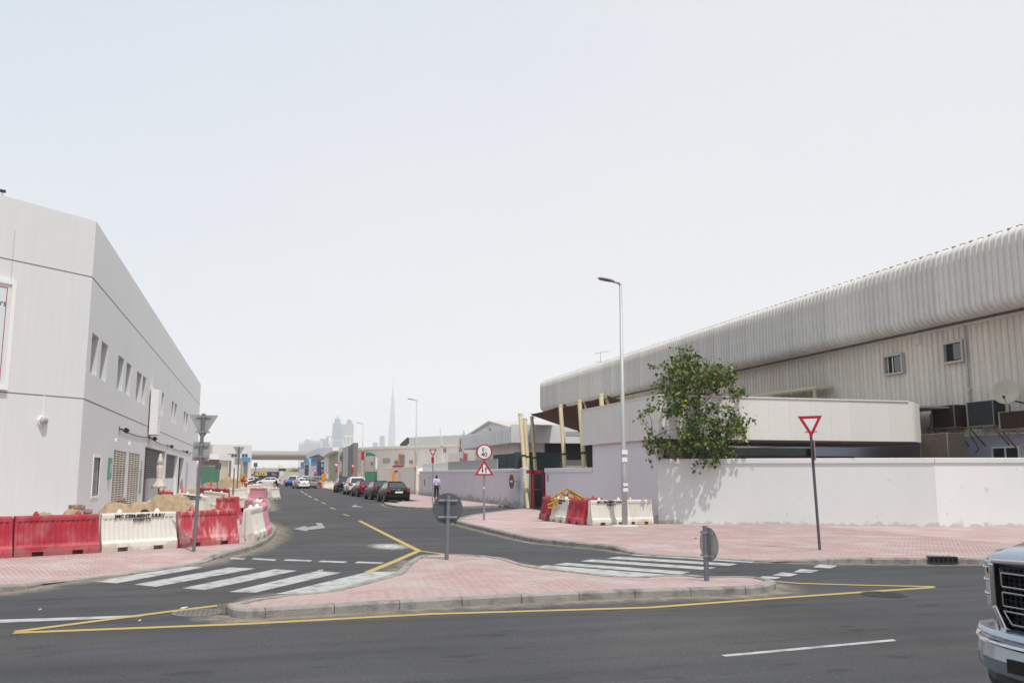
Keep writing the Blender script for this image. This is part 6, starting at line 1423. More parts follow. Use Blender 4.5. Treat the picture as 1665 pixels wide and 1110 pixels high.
# lower walls and dark green screens
MB().bx(-.02,.0,.3,Yw*.45,2.1,bz0).build('wall', mat('gable_low',(.70,.68,.63),.85,var=.08,streak=.1), gw)
s0 = AX(802,750,GX-1.8); s1 = AX(836,750,GX-1.8)
t = thing('netting_screen','dark green netting panels above the lavender wall beside the cream masts','screen',(GX-1.8,s1.y,0)); n_=3; w_=(s0.y-s1.y)/n_; pr=None
zt_ = AX(820,738,GX-1.8).z; zb_ = AX(820,761,GX-1.8).z
for i in range(n_):
    if pr is None: pr = MB().bx(0,.05,.03,w_-.03,zb_,zt_).bx(-.02,0,.0,.05,zb_-.2,zt_).build('net_panel', M['dgreen'], t); o=pr
    else: o = pr.copy(); COL.objects.link(o)
    o.location.y = i*w_
t = thing('netting_screen','tall dark green netting wall behind the red gate frame','screen',(GX-1.8,s1.y-.02,0)); MB().bx(0,3.6,-.05,0,.1,AX(850,734,GX-1.5).z).build('net_panel', M['dgreen'], t)
t = thing('gate_store','open bay, dimmed by near-black partition colour, under the workshop awning behind the masts','store',(GX+1.9,yn-4,0)); MB().bx(0,9,3.9,4.0,0,bz0).bx(0,.1,0,4,0,2.6).bx(3,9,0,.1,0,2.3).build('partition', mat('bay_shade',(.04,.042,.045),.9,var=.2), t);  # shade of the bay put into the near-black partition colour
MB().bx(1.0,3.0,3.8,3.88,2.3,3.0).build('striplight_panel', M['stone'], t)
# red lettered signboard behind the two way sign
sb = GX-.4; p0 = AX(750,740,sb+4); 
a = AD(728,745,105); b_ = AD(790,745,88); 
t = thing('letter_board','white board with red capital letters and red arabic lettering beyond the gable workshop','sign',(a.x,a.y,0),rz=math.atan2(b_.y-a.y,b_.x-a.x)); Lb=(b_-a).to_2d().length
zb1 = AD(760,763,100).z; zt1 = AD(760,736,100).z
MB().bx(0,Lb,0,.15,zb1-1.5,zt1).build('board', M['cream'], t); k0=Lb*(750-728)/62
text('MITSUBISHI', 1.15, M['red'], 'lettering', t, face_m((k0+.1,-.01,zt1-.62),(1,0,0)), align='LEFT', ext=.01, offset=.03, sx=.62)
ar = text('ميتسوبيشي', 1.15, M['red'], 'arabic_lettering', t, face_m((k0+.5,-.01,zt1-1.40),(1,0,0)), align='LEFT', ext=.01, offset=.02, sx=.62)
# small boom, white roof domes behind the wall
p = AD(722,757,88); t = thing('raised_boom','thin white boom with a red tip raised behind the lavender grey wall','boom barrier',(p.x,p.y,0)); z0=AD(722,757,88).z; z1=AD(715.5,695,88).z; q=AD(715.5,695,88)
MB().bar((0,0,0),(0,0,z0),.25).build('post', M['signw'], t); MB().bar((0,0,z0-.4),(q.x-p.x,q.y-p.y,z1),.09).build('arm', M['signw'], t); MB().bar((( q.x-p.x)*.5,(q.y-p.y)*.5,z0+(z1-z0)*.47),((q.x-p.x)*.56,(q.y-p.y)*.56,z0+(z1-z0)*.53),.10).build('red_band', M['red'], t)
for px,w_,lab_,mm in ((705,2.6,'white rounded vehicle roof showing over the wall, left of the man','white'),(717,1.3,'dark rounded hood showing over the wall above the man','dark')):
    p = AD(px,757,92); t = MB(); sec=[]
    t.lathe([(w_,0),(w_*.95,.25),(w_*.7,.62),(w_*.3,.85),(.02,.92)],n=20); o = t.build('vehicle_roof', M[mm], smooth=True); o.location=(p.x,p.y,1.85); tag(o,lab_,'vehicle')
p = AD(733,756,90); t = MB().lathe([(.5,0),(.45,.3),(.02,.6)],n=14).build('vehicle_roof',M['white'],smooth=True); t.location=(p.x,p.y,2.0); tag(t,'small white dome showing over the wall right of the man','vehicle')
# blue pyramid top sign far behind
p = AD(754,713,170); t = thing('blue_pylon_sign','pale blue peaked sign top rising behind the gable workshop roof','sign',(p.x,p.y,0)); zt_=AD(754,699,170).z; zb_=AD(754,713,170).z; w_=12/F*170/2
mb_ = mat('pylon_blue',(.22,.45,.60),.5); MB().lathe([(.2,0),(.2,zb_)],n=8).build('mast',M['galv'],t); MB().loft([[(-w_,-.6,zb_),(w_,-.6,zb_),(w_,.6,zb_),(-w_,.6,zb_)],[(-w_*.3,-.3,zb_+(zt_-zb_)*.55),(w_*.3,-.3,zb_+(zt_-zb_)*.55),(w_*.3,.3,zb_+(zt_-zb_)*.55),(-w_*.3,.3,zb_+(zt_-zb_)*.55)],[(-.05,-.05,zt_),(.05,-.05,zt_),(.05,.05,zt_),(-.05,.05,zt_)]]).build('peak', mb_, t); MB().bx(-w_*.5,w_*.5,-.63,-.61,zb_+.15,zb_+.5).build('emblem', M['signw'], t)
# ================================================================== SHADE SAILS
tops = []
def mast(tp, bp_, lab_, xx):
    a = AX(*bp_,xx); b_ = AX(*tp,xx+.0)
    a0 = Vector((a.x,a.y,a.z)); d = b_-a0; base_ = a0+d*((0.05-a0.z)/d.z)
    t = thing('shade_mast', lab_, 'mast', base_, group='cream masts holding the shade sails'); v = b_-base_
    MB().tube([(0,0,0),v],[.125,.11],14).build('pole', M['ycream'], t, smooth=False)
    MB().tube([v*.985,v*1.0],[.13,.13],14).build('cap', M['ycream'], t); k = 2.95/v.z
    MB().tube([v*(k-.008),v*(k+.008)],[.15,.15],14).build('band', M['dark'], t); MB().bar(v*.985,v*.985+Vector((.22,-.05,-.03)),.03).build('shackle', M['galv'], t); tops.append(b_); return t
MX = LX+.9
mast((845.5,672.5),(858,820),'nearest to the road gate of the cream masts, leaning beside the red gate frame', VX+.1)
mast((853,680),(857,735),'cream mast close behind the gate mast', VX+1.2)
mast((864.5,677),(868.5,735),'short looking cream mast free standing left of the sail', VX+2.6)
mast((911,658),(918.5,755),'cream mast standing behind the low lavender wall, left one', MX)
mast((942,650.5),(950,755),'cream mast at the end of the canopy, partly hidden by it', MX)
mast((977,640.5),(982,700),'cream mast whose top shows above the canopy', MX)
# sails: doubly curved cloth between mast heads and the far eaves
def sail(c00,c10,c11,c01,sag,label,n=12):
    b = MB(); vs=[]
    for i in range(n+1):
        for j in range(n+1):
            u=i/n; v=j/n; p = (c00*(1-u)+c10*u)*(1-v)+(c01*(1-u)+c11*u)*v; p = p.copy()
            cu = 4*u*(1-u); cv = 4*v*(1-v); ctr = (c00+c10+c11+c01)/4
            e = .05*(cu*(abs(2*v-1)**3)+cv*(abs(2*u-1)**3)); p = p.lerp(ctr,e); p.z -= sag*(cu*cv*.5+.35*max(cu*(1-cv),cv*(1-cu))); vs.append(p)
    b.add(vs,[(i*(n+1)+j,(i+1)*(n+1)+j,(i+1)*(n+1)+j+1,i*(n+1)+j+1) for i in range(n) for j in range(n)])
    o = b.build('shade_sail', M['sail'], smooth=True); return tag(o,label,'shade sail','brown shade sails')
T3_,T4,T5,T6 = tops[2],tops[3],tops[4],tops[5]
def far(px,py,x): return AX(px,py,x)
f1 = far(1010,648,LX+2.5)
sail(far(862,673,VX+1.8), T4+Vector((.25,-.1,.05)), far(952,704,LX+5.0), far(868,676,LX+6.5), .14, 'brown shade sail stretched left of the second cream mast')
sail(T4+Vector((.25,.5,.0)), T5+Vector((.2,0,-.05)), far(962,699,LX+4.2), far(952,702,LX+5.0)+Vector((0,1.2,0)), .2, 'brown shade sail between the masts at the canopy end')
sail(T5+Vector((.25,-.1,-.05)), T6+Vector((.1,0,-.1)), far(1000,675,LX+3.5), far(960,690,LX+4.2), .10, 'brown shade sail above the canopy edge')
sail(T6+Vector((.25,-.1,-.05)), far(1009,648,LX+.8), far(1030,665,LX+3.5), far(995,672,LX+3.5), .05, 'small brown shade sail ending by the street lamp')
# ================================================================== CREAM WALL AND WAREHOUSE RIGHT OF THE PARKED CARS
c0 = AD(605,797,126); c1 = AD(676,806,85.5)
hA = AD(676,758,85.5).z; hB = AD(605,764,126).z
t = wall('boundary_wall','plain cream wall beside the parked cars ending at the second lamp', c0, c1, 2.65, .2, M['cream'], .06, 'cream')
L_=(c1-c0).to_2d().length
MB().bx(.2,L_*.02+1.2,.3,.4,0,4.2).build('mesh_panel', M['creamc'], t)
p = AD(640,795,97); t = thing('excavator_arm','orange hydraulic arm standing upright against the cream wall','machine',(p.x,p.y,KH)); zz_ = lambda py: AD(640,py,97).z-KH
MB().bx(-.17,.17,-.15,.15,0,zz_(770)).build('base', M['orange'], t); MB().bx(-.15,.15,-.14,.14,zz_(770),zz_(766.5)).build('neck', M['orange'], t); MB().bar((0,0,zz_(767)),(-.6,0,zz_(762)),.09).build('arm', M['orange'], t); MB().bx(.05,.4,-.22,.2,zz_(767),zz_(765)).build('head', M['black'], t)
# cream warehouse
WYc = 150; ca = AD(575,722,148); cb2 = AD(790,726,125)
t = panelwall('cream_warehouse','wide cream ribbed warehouse behind the parked cars with a grey upper roof','building', ca, cb2, 0, AD(680,724,135).z, M['creamc'], 60)
L_=(cb2-ca).to_2d().length; zc = AD(680,724,135).z
MB().bx(-.1,L_,-.35,.1,zc-.35,zc+.05).build('eaves', mat('eaves_cream',(.78,.76,.68),.6), t)
MB().bx(0,L_,.12,22,zc-.4,zc).build('roof', M['stone'], t)
up0 = L_*(622-575)/215; zu = AD(680,712,150).z
MB().bx(up0,L_,6,20,zc,zu).build('upper_roof', mat('roof_grey_pale',(.62,.62,.60),.6), t); MB().add([(up0-.2,5.9,zu+.1),(up0-.2,5.9,zu-1.3),(up0-5,8,zu-2.2),(up0-5,8,zu-.9)],[(0,1,2,3)]).build('gable_panel', M['dark'], t)
MB().add([(up0,5.95,zu),(up0-5,8,zu-.9),(up0-5,12,zu-.9),(up0,20,zu)],[(0,1,2,3)]).build('roof_slope', M['stone'], t)
f = lambda px: L_*(px-575)/215
for (x0,x1,y0,y1,mm,nm) in ((658.5,660.5,737,754,'orange','orange_pipe'),(663,667,738,754,'galv','louvre'),(686,688,737,755,'white','downpipe'),(716,718,738,754,'white','downpipe'),(649,666,756,759,'red','red_board')):
    zq0 = AD((x0+x1)/2,y1,135).z; zq1 = AD((x0+x1)/2,y0,135).z; MB().bx(f(x0),f(x1),-.25,-.02,zq0,zq1).build(nm, M[mm], t)
zq0 = AD(635,752,138).z; zq1 = AD(635,744,138).z; wo = MB().bx(f(630),f(642),-.06,-.01,zq0,zq1).build('window', mat('shutter_cream',(.50,.47,.40),.6), t)
for px,py in ((612.5,752.5),(654,751),(679,751),(731,734)): z=AD(px,py,138).z; MB().box((f(px),-.15,z),(.5,.3,.5)).build('fan_hood', M['galv'], t)
# flag like sign beside third lamp
p = AD(592,790,122); t = thing('shop_flag_sign','red and green curved shop sign by the third street lamp','sign',(p.x,p.y,0),rz=R(-16)); zq=lambda py: AD(592,py,122).z
MB().bx(-.5,-.1,0,.1,zq(748),zq(733)).build('red_panel', M['red'], t); b=MB(); b.ext([(.1,0,zq(741)),(.1,0,zq(735)),(.6,0,zq(735)),(1.3,0,zq(737.5)),(1.5,0,zq(741))],(0,.1,0)).build('green_panel', M['green'], t, fixn=True); MB().bx(1.2,1.35,0,.1,0,zq(741)).bx(-.1,.0,0,.1,0,zq(741)).build('leg', M['galv'], t)
p = AD(601,793,120); t = thing('green_gate','small bright green gate beside the cream wall','gate',(p.x,p.y,0),rz=R(-16)); MB().bx(-.7,.9,0,.1,.1,AD(601,766,120).z).build('panel', M['green'], t)
# showroom row farther down the right side
RX = 15.0
def blk(name,label,px0,px1,pyt,dep0,dep1,m,cat='building',dd=.7):
    a = AD(px0,780,dep0); b_ = AD(px1,780,dep1); zt_ = AD(px0,pyt[0],dep0).z; zt2 = AD(px1,pyt[1],dep1).z; d=(b_-a).to_2d(); L_=d.length; t = thing(name,label,cat,(a.x,a.y,0),rz=math.atan2(d.y,d.x))
    MB().add([(0,0,0),(L_,0,0),(L_,0,zt2),(0,0,zt_),(0,dd,0),(L_,dd,0),(L_,dd,zt2),(0,dd,zt_)],[(0,1,2,3),(5,4,7,6),(3,2,6,7),(1,5,6,2),(4,0,3,7)]).build('wall', M[m] if isinstance(m,str) else m, t); return t,L_,zt_,zt2
olive = mat('olive_wall',(.34,.37,.22),.8,var=.05); taupe = mat('taupe_wall',(.48,.45,.40),.8,var=.06,streak=.06); taup2 = mat('taupe_dark',(.19,.18,.17),.8,var=.06)
blk('end_wall','dark grey fin wall standing proud of the cream warehouse',565,573.5,(726,719.5),140,136,taup2)
blk('taupe_building','taupe building with a slanting top beside the cream warehouse',555.5,565,(728,724.5),152,141,taupe)
t,L_,z0,z1=blk('dark_glass_strip','narrow strip of dark shop glass between the white gable and the taupe building',551,555.5,(734,734),153,151,'glass')
blk('white_gable','white gable top beside the taupe building',549,556,(728,725),156,154,'white')
blk('olive_building','pale olive green building facing the street',536,548.5,(735,731),172,162,olive)
t,L_,z0,z1 = blk('white_showroom','white showroom with a sweeping roof and tall dark windows',508,536.5,(747,742),215,176,taupe)
# sweeping roof
zr0 = AD(508,741,215).z; zr1 = AD(529,727,180).z; zr2=AD(549,727,160).z
def lx(px): return L_*(px-508)/28.5
MB().ext([(-1,-1.5,zr0-.5),(lx(529),-1.5,zr1-1.2),(lx(536),-1.5,AD(536,742,176).z),(lx(549),-1.5,AD(549,735,170).z),(lx(549),-1.5,zr2),(lx(529),-1.5,zr1),(lx(518),-1.5,AD(518,731.5,198).z),(-1,-1.5,zr0+.6)],(0,8,0)).build('roof', M['white'], t, fixn=True)
fr = MB().bx(lx(524),lx(529),-.1,0,0,AD(526,743,185).z).build('window', M['dark'], t)
for k in range(5): zq=AD(526,743,185).z; MB().bx(lx(524.3),lx(528.6),-.14,-.1,.2+k*zq/5,(k+.85)*zq/5).build('pane', M['glass'], fr)
MB().bx(lx(529.5),lx(536),-.3,0,0,AD(533,742,178).z).build('white_pier', M['white'], t)
# blue gate shop
t,L_,z0,z1 = blk('blue_gate_shop','blue and white gabled shop entrance at the far right end of the street',488,515,(751,751),212,190,'blue')
fx_=lambda px: L_*(px-488)/27
zz2 = lambda py: AD(500,py,201).z
MB().bx(fx_(488),fx_(496),-.2,0,0,zz2(761.5)).bx(fx_(504),fx_(515),-.2,0,0,zz2(758)).bx(fx_(496),fx_(497),-.25,0,0,zz2(752)).bx(fx_(504),fx_(505.5),-.25,0,0,zz2(752)).build('white_wall', M['white'], t)
MB().ext([(fx_(496),-.5,zz2(752)),(fx_(505.5),-.5,zz2(752)),(fx_(505),-.5,zz2(747)),(fx_(501),-.5,zz2(744)),(fx_(497.5),-.5,zz2(748))],(0,1,0)).build('gable', M['blue'], t, fixn=True)
MB().bx(fx_(497),fx_(504),-.15,0,0,zz2(756)).build('doorway', M['dark'], t); MB().bx(fx_(498.5),fx_(504),-.4,-.3,zz2(755),zz2(750.5)).build('square_sign', M['signw'], t); MB().bx(fx_(500),fx_(502),-.43,-.4,zz2(753.7),zz2(752.5)).build('sign_mark', M['red'], t); MB().bx(fx_(497),fx_(502.5),-.3,-.2,zz2(761.5),zz2(759.5)).build('red_sign', M['red'], t)
# ================================================================== LEFT BACKGROUND
# green hoarding, balcony building, cream block, white block
hx0 = AX(326,780,BX+.2)
t = thing('green_hoarding','green sheet hoarding beyond the grey building','fence',(BX-.5,AD(326,780,118).y,0)); a = AD(326,780,116); b_=AD(353,780,134); t.location=(a.x,a.y,0); d=(b_-a).to_2d(); t.rotation_euler.z=math.atan2(d.y,d.x)
L_=d.length; zt0=AD(326,758.5,116).z; pr=None
for i in range(8):
    if pr is None: pr=MB().bx(.02,L_/8-.02,0,.05,.5,3.05).build('sheet',M['green'],t); o=pr
    else: o=pr.copy(); COL.objects.link(o)
    o.location.x=i*L_/8
MB().bx(-1.2,0,-.05,.2,0,3.3).bx(0,L_,-.05,.15,0,.5).bx(L_,L_+.9,-.05,.2,0,3.1).build('plinth',M['cream'],t)
q = MB().bx(L_+.9,L_+3.2,0,.05,.3,3.0).build('gate_leaf',M['green'],t); MB().bx(L_+3.2,L_+4.2,-.05,.2,0,3.1).build('pier',M['cream'],t)
a = AD(322,780,136); b_ = AD(353,780,142)
t = thing('balcony_building','cream building with a balcony railed by slanting brown fins','building',(a.x,a.y,0)); d=(b_-a).to_2d(); t.rotation_euler.z=math.atan2(d.y,d.x); L_=d.length; Z=lambda py,dep=138: AD(340,py,dep).z
MB().bx(-8,L_,2.2,10,0,Z(722)).bx(L_*.45,L_*.62,2.0,2.2,Z(722),Z(713)).build('wall',M['white'],t); MB().bx(-8,L_,0,2.2,Z(760),Z(757)).build('balcony_slab',M['cream'],t); MB().bx(-8,L_,-.05,.1,Z(757),Z(752)).build('parapet',M['cream'],t)
fin=None; brown = mat('fin_brown',(.12,.075,.05),.7)
for i in range(12):
    if fin is None: fin=MB().ext([(0,-.1,Z(757)),(.12,-.1,Z(757)),(.30,-.45,Z(747)),(.10,-.45,Z(746))],(0,.12,0)).build('fin',brown,t,fixn=True); o=fin
    else: o=fin.copy(); COL.objects.link(o)
    o.location.x = L_*.08+i*(L_*.9)/12
a = AD(353,780,150); b_ = AD(370,780,155); t = thing('cream_block','plain cream two storey block left of the white office','building',(a.x,a.y,0)); L_=(b_-a).to_2d().length; d=(b_-a).to_2d(); t.rotation_euler.z=math.atan2(d.y,d.x); Z=lambda py: AD(360,py,152).z
MB().bx(0,L_,0,9,0,Z(748)).build('wall',mat('cream_warm',(.62,.56,.42),.8,var=.04),t); MB().bx(-.6,L_+.2,-.3,9,Z(748),Z(738)).build('upper_band',M['white'],t); MB().lathe([(.2,0),(.2,Z(748))],(L_+.1,-.3,0),8).build('downpipe',M['pole'],t)
a = AD(343,780,172); b_ = AD(407.5,780,176); t = thing('white_office','white office block with square dark windows and a blue canopy at the street end','building',(a.x,a.y,0)); d=(b_-a).to_2d(); L_=d.length; t.rotation_euler.z=math.atan2(d.y,d.x); Z=lambda py: AD(385,py,175).z; fx_=lambda px: L_*(px-343)/64.5
MB().bx(0,L_,0,16,0,Z(723)).build('wall',mat('office_white',(.66,.645,.60),.8,var=.03),t)
for px in (371,376,381,386,393.5,398.5):
    fr=MB().bx(fx_(px-2.1),fx_(px+2.1),-.06,0,Z(742.5),Z(737.5)).build('window',M['pole'],t); MB().bx(fx_(px-1.8),fx_(px+1.8),-.09,-.06,Z(742.1),Z(737.9)).build('pane',mat('pane_blue',(.03,.07,.11),.15,spec=.7),fr)
MB().bx(fx_(391),fx_(402),-1.6,0,Z(751),Z(743.5)).build('blue_canopy',M['blue'],t); MB().bx(fx_(392),fx_(401.5),-.15,0,0,Z(751)).build('shop_front',mat('shop_pale',(.42,.47,.52),.4,var=.25,s1=.8),t); MB().bx(fx_(390),fx_(392),-1.2,0,0,Z(751)).build('pier',mat('pier_olive',(.46,.44,.28),.8),t)
MB().bx(fx_(393.5),fx_(395),-.2,-.15,Z(758),Z(753)).build('dark_board',M['black'],t); MB().bx(fx_(370),fx_(386),-.35,-.1,0,Z(768)).build('fence_panels',M['cream'],t)
# ================================================================== VIADUCT AND WHAT LIES BENEATH
vy = AD(460,735,330).y; ztp = AY(460,733,vy).z; zdk = AY(460,738.5,vy).z; zbt = AY(460,747,vy).z
t = thing('viaduct','long pale concrete viaduct crossing beyond the end of the street','bridge',(0,vy,0))
MB().bx(-160,90,-.2,.1,zdk,ztp).bx(-160,90,9,9.3,zdk,ztp).build('parapet',M['concrete'],t); MB().bx(-160,90,0,9,zdk-.5,zdk).build('deck',M['concrete'],t)
MB().loft([[(-160,2.2,zbt),(-160,6.8,zbt),(-160,8.6,zdk-.5),(-160,.4,zdk-.5)],[(90,2.2,zbt),(90,6.8,zbt),(90,8.6,zdk-.5),(90,.4,zdk-.5)]]).build('box_girder',mat('girder_concrete',(.36,.34,.31),.9,var=.06,s1=.1,s2=1),t)
pr=None
for x in (-124,-90,-56,26,60): MB().lathe([(1.0,0),(1.0,zbt-1.4),(2.0,zbt)],(x,4.5,0),14).build('pier',M['concrete'],t)
# billboard
a = AD(409,780,186); b_ = AD(453,780,190); d=(b_-a).to_2d(); L_=d.length
t = thing('blue_billboard','long dark blue board with yellow capital letters at the end of the street','billboard',(a.x,a.y,0),rz=math.atan2(d.y,d.x)); Z=lambda py: AD(431,py,188).z; fx_=lambda px: L_*(px-409)/44
MB().bx(fx_(413),L_,0,.3,Z(775),Z(766.5)).build('board',M['navy'],t); MB().bx(fx_(409),L_,.05,.3,.2,Z(775)).build('lower_panel',mat('panel_grey',(.12,.13,.14),.5,var=.2),t)
text('AUTOS', .98, M['yel'], 'lettering', t, face_m((fx_(413.0),-.02,Z(770.2)),(1,0,0)), align='LEFT', ext=.01, offset=.05, sx=.88)
MB().bx(fx_(441),fx_(445),-.03,0,Z(771),Z(768.5)).bx(fx_(443),fx_(449.5),-.03,0,Z(772.5),Z(770.5)).build('red_print',mat('print_pink',(.60,.20,.20),.5),t); MB().bx(fx_(418),fx_(428),-.03,0,Z(779),Z(777.4)).build('white_print',M['signw'],t)
MB().bx(fx_(409),fx_(413),0,.3,Z(773),Z(770)).build('red_end',M['red'],t)
MB().box((L_+.5,0,Z(769)),(.9,.5,.9)).build('camera_box',M['signw'],t)
# beige walls, domes and hazy blocks beneath the viaduct
def backwall(px0,px1,pt,dep,m,name,label,cat='building',pb=787,depth=12):
    a = AD(px0,pb,dep); b_ = AD(px1,pb,dep); d=(b_-a).to_2d(); L_=d.length; t = thing(name,label,cat,(a.x,a.y,0),rz=math.atan2(d.y,d.x)); zt_=AD((px0+px1)/2,pt,dep).z
    MB().bx(0,L_,0,depth,0,zt_).build('wall',M[m] if isinstance(m,str) else m,t); return t,L_,zt_
beige = mat('beige_far',(.55,.48,.38),.85,var=.04); beig2 = mat('beige_far_two',(.60,.54,.44),.85,var=.04)
backwall(395,540,767,240,beig2,'long_low_wall','long low beige wall behind the blue billboard','wall',depth=.5)
t,L_,z_ = backwall(400,500,760.5,300,beige,'beige_building','beige building with a long dark sign under the viaduct'); MB().bx(L_*.52,L_*.64,-.1,0,z_-.9,z_-.2).build('dark_sign',M['dark'],t)
for px,w_,pt,lab_ in ((457.5,9,751,'bigger pale dome visible under the viaduct'),(443,6,756,'smaller orange tinted dome visible under the viaduct'),(430,6,754,'faint dome at the left under the viaduct')):
    p = AD(px,762,300); r = w_/2/F*300; zt_ = AD(px,pt,300).z; z0 = AD(px,762,300).z; hgt=zt_-z0
    t = thing('domed_roof',lab_,'dome',(p.x,p.y+5,0)); MB().lathe([(r*1.05,0),(r*1.05,z0-.2)],n=16).build('drum',beig2,t); MB().lathe([(r*math.cos(a),z0-.2+hgt*math.sin(a)) for a in [k*math.pi/16 for k in range(9)]],n=20).build('dome',beig2,t,smooth=True)
# small dark bushes
rr = random.Random(4)
p = AD(481,769,262); p.z=0; t = thing('tree','small dark green tree beyond the blue gate shop','tree',p); MB().lathe([(.2,0),(.15,2.2)],n=7).build('trunk',M['bark'],t)
b = MB()
for k in range(380):
    c = Vector((rr.gauss(0,.9),rr.gauss(0,.9),2.8+rr.gauss(0,.65))); q=[Vector((rr.uniform(-.25,.25),rr.uniform(-.25,.25),rr.uniform(-.2,.2))) for _ in range(3)]; b.add([c+x for x in q],[(0,1,2)])
b.build('crown',bpy.data.materials['leaf'],t)
# ================================================================== SKYLINE
def tower(name,label,px0,px1,pt,dep,m,depth=30,floors=0):
    a = AD(px0,771,dep); b_ = AD(px1,771,dep); d=(b_-a).to_2d(); L_=d.length; t = thing(name,label,'tower',(a.x,a.y,0),rz=math.atan2(d.y,d.x)); zt_=AD((px0+px1)/2,pt,dep).z; return t,L_,zt_
skyb = mat('tower_blue',(.10,.19,.30),.35,var=.05,s1=.02,s2=.2); skyw = mat('tower_pale',(.52,.53,.56),.7,var=.04,s1=.02,s2=.2); skyg = mat('tower_grey',(.26,.27,.33),.7,var=.04,s1=.02,s2=.2)
D=3000
def Zt(py,px=560,dep=None): return AD(px,py,dep or D).z
t,L_,zt_ = tower('glass_tower','blue glass tower with stepped crown on the skyline',538.5,551.5,688,D,skyb)
MB().bx(0,L_,0,26,0,zt_).build('wall',skyb,t); MB().bx(L_*.2,L_*.85,4,22,zt_,Zt(680.5)).build('crown_block',skyb,t); MB().lathe([(3.5,0),(2.5,Zt(677)-Zt(680.5)),(0.4,Zt(674)-Zt(680.5))],(L_*.5,13,Zt(680.5)),8).build('spire',skyg,t)
for k in range(14): z=zt_*(k+1)/15; MB().bx(-.3,L_+.3,-.5,0,z-1.2,z+1.2).build('floor_band',skyw if k in (4,9) else skyg,t) if k%1==0 else None
MB().bx(-6,-1.5,0,24,0,zt_*.62).bx(-1.5,0,0,24,0,zt_*.86).build('side_wing',skyw,t)
t,L_,zt_ = tower('twin_tower','tower under construction with pale piers and scaffold crown, right one on the skyline',559,571,689,D,skyg)
MB().bx(0,L_,0,24,0,zt_).build('wall',skyg,t); 
for u in (0,.24,.50,.76,1.0): MB().bx(L_*u-1.6,L_*u+1.6,-2,24,0,zt_*(.72 if u in (.24,.76) else .62)).build('pier',skyw,t)
MB().bx(-2,L_+2,-2.5,0,zt_*.74,zt_*.78).build('ring_beam',skyw,t)
for (u0,u1,pt) in ((.15,.85,684),(.3,.6,681)): MB().bx(L_*u0,L_*u1,3,20,zt_-1,Zt(pt)).build('crown_block',skyg,t)
t,L_,zt_ = tower('twin_tower','tower under construction with pale piers, left of the pair on the skyline',552,559.5,690,D+60,skyg)
MB().bx(0,L_,0,24,0,zt_).build('wall',skyg,t)
for u in (.1,.55,.95): MB().bx(L_*u-1.4,L_*u+1.4,-2,0,0,zt_*.7).build('pier',skyw,t)
MB().bar((L_*.4,0,zt_),(L_*.5,0,Zt(680)),1.5).build('crane_mast',skyw,t)
t,L_,zt_ = tower('arch_tower','pale tower with an open square top left of the glass tower',528.5,537.5,708,D-400,skyw); MB().bx(0,L_,0,20,0,zt_-16).bx(0,L_*.18,0,20,zt_-16,zt_).bx(L_*.82,L_,0,20,zt_-16,zt_).bx(0,L_,0,20,zt_-4,zt_+.1).build('wall',skyw,t)
MB().bx(L_*.35,L_*.65,-1,0,zt_*.2,zt_*.8).build('dark_slot',skyg,t)
for i,(a_,b_2,pt,dp,lab_) in enumerate(((484,492,719,2200,'lowest left part of the columned block on the skyline'),(492,519,716,2200,'long block with many pale columns above the viaduct'),(518,529,713,2500,'grey blue stepped block left of the open topped tower'))):
    t,L_,zt_ = tower('distant_block',lab_,a_,b_2,pt,dp,skyw); MB().bx(0,L_,0,30,0,zt_).build('wall',skyw if i<2 else skyg,t)
    n_=int((b_2-a_)/3); pr=None
    for k in range(n_):
        if pr is None: pr=MB().bx(0,1.9,-1,0,zt_*.55,zt_*.93).build('window_bay',skyg,t); o=pr
        else: o=pr.copy(); COL.objects.link(o)
        o.location.x=(k+.35)*L_/n_
p = AD(502,713,2200); MB_ = MB().lathe([(9,0),(8,5),(4,9),(.5,10)],n=14).build('distant_dome',skyw,smooth=True); MB_.location=(p.x,p.y+8,Zt(716,505,2200)-1); tag(MB_,'faint dome on top of the columned block','dome')
for i,(a_,b_2,pt,dp) in enumerate(((605,612,719,3400),(616,623,708,3600))):
    t,L_,zt_ = tower('distant_block',('very faint low block left of the slender tower','faint block just left of the slender tower')[i],a_,b_2,pt,dp,skyb); MB().bx(0,L_,0,30,0,zt_).build('wall',skyb,t)
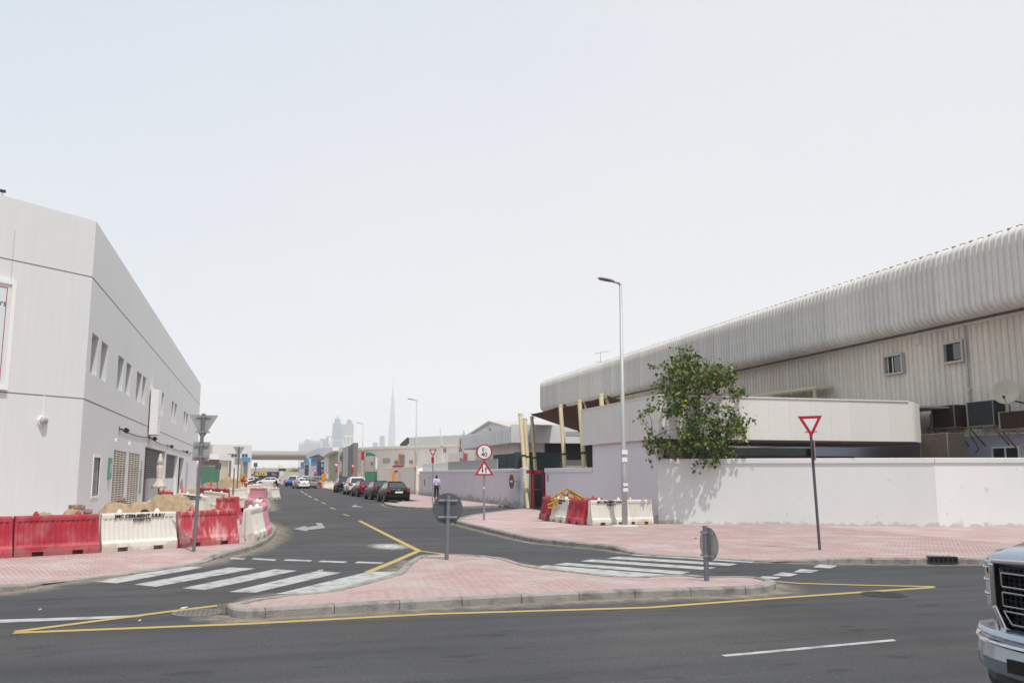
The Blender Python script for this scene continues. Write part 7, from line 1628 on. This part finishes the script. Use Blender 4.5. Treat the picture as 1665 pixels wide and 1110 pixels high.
# slender stepped spire
DB = 5200; t,L_,zt_ = tower('slender_tower','very tall slender stepped tower with a needle spire fading in the haze',636,637,614,DB,skyg)
u_ = DB/F; ZB_ = lambda py: AD(636,py,DB).z
for (x0,x1,pt) in ((-5.2,5.2,712),(-5.2,4.9,694),(-4.0,4.5,680),(-3.3,4.3,672),(-3.0,3.5,662),(-2.4,3.2,652),(-2.0,2.2,644),(-1.4,1.6,637),(-.9,1.0,630)):
    dpt = (x1-x0)*.42*u_; MB().prism([(x0*u_,-dpt*.5),(x0*u_*.3,-dpt),(x1*u_*.3,-dpt),(x1*u_,-dpt*.5),(x1*u_,dpt*.5),(x0*u_,dpt*.5)],0,ZB_(pt)).build('tier',mat('tier_blue',(.16,.20,.27),.4,var=.04,s1=.01,s2=.1),t)
MB().lathe([(.55*u_,0),(.35*u_,(ZB_(620)-ZB_(630))),(.08*u_,(ZB_(612)-ZB_(630)))],(0,0,ZB_(630)),8).build('spire',skyg,t)
# ================================================================== LITTER
def litter(px,py,z,s,m,label):
    g = G(px,py,z); rr = random.Random(int(px)); b = MB(); s *= .55; b.box((0,0,.008),(s*1.6,s*.7,.012),rz=rr.random()*3).box((s*.3,s*.1,.012),(s*.6,s*.5,.012),rz=rr.random()*3,ry=.4); o = b.build('litter',m); o.location = g; tag(o,label,'litter')
litter(299,988.5,0.004,.13,M['signw'],'white crumpled scrap on the yellow line left of the island')
litter(107,907,KH,.10,M['canvas'],'pale scrap on the pavement in front of the red barrier'); litter(65,991,.004,.05,M['signw'],'tiny white scrap on the road at the left'); litter(1358,855,KH,.10,M['signw'],'white scrap at the foot of the boundary wall')
litter(1498,855,KH,.16,M['brickred'],'reddish lump at the foot of the boundary wall'); litter(521,927,.006,.12,M['canvas'],'light scrap on the end of a crossing stripe'); litter(1131,875,KH,.08,M['dark'],'small dark scrap on the pavement beyond the crossing'); litter(227,1009,.004,.05,M['signw'],'small white chip between the yellow lines')
# ================================================================== HAZE
m = bpy.data.materials.new('haze'); m.use_nodes = True; nt = m.node_tree; nt.nodes.clear(); o_ = nt.nodes.new('ShaderNodeOutputMaterial'); v = nt.nodes.new('ShaderNodeVolumePrincipled')
v.inputs['Color'].default_value = (.94,.965,1,1); v.inputs['Density'].default_value = 2.4e-4; v.inputs['Anisotropy'].default_value = 0.0; nt.links.new(v.outputs[0], o_.inputs['Volume'])
hz_ = MB().bx(-6000,6000,-250,6200,-1.7,ZB_(612)+25).build('haze', m); hz_['kind'] = 'stuff'
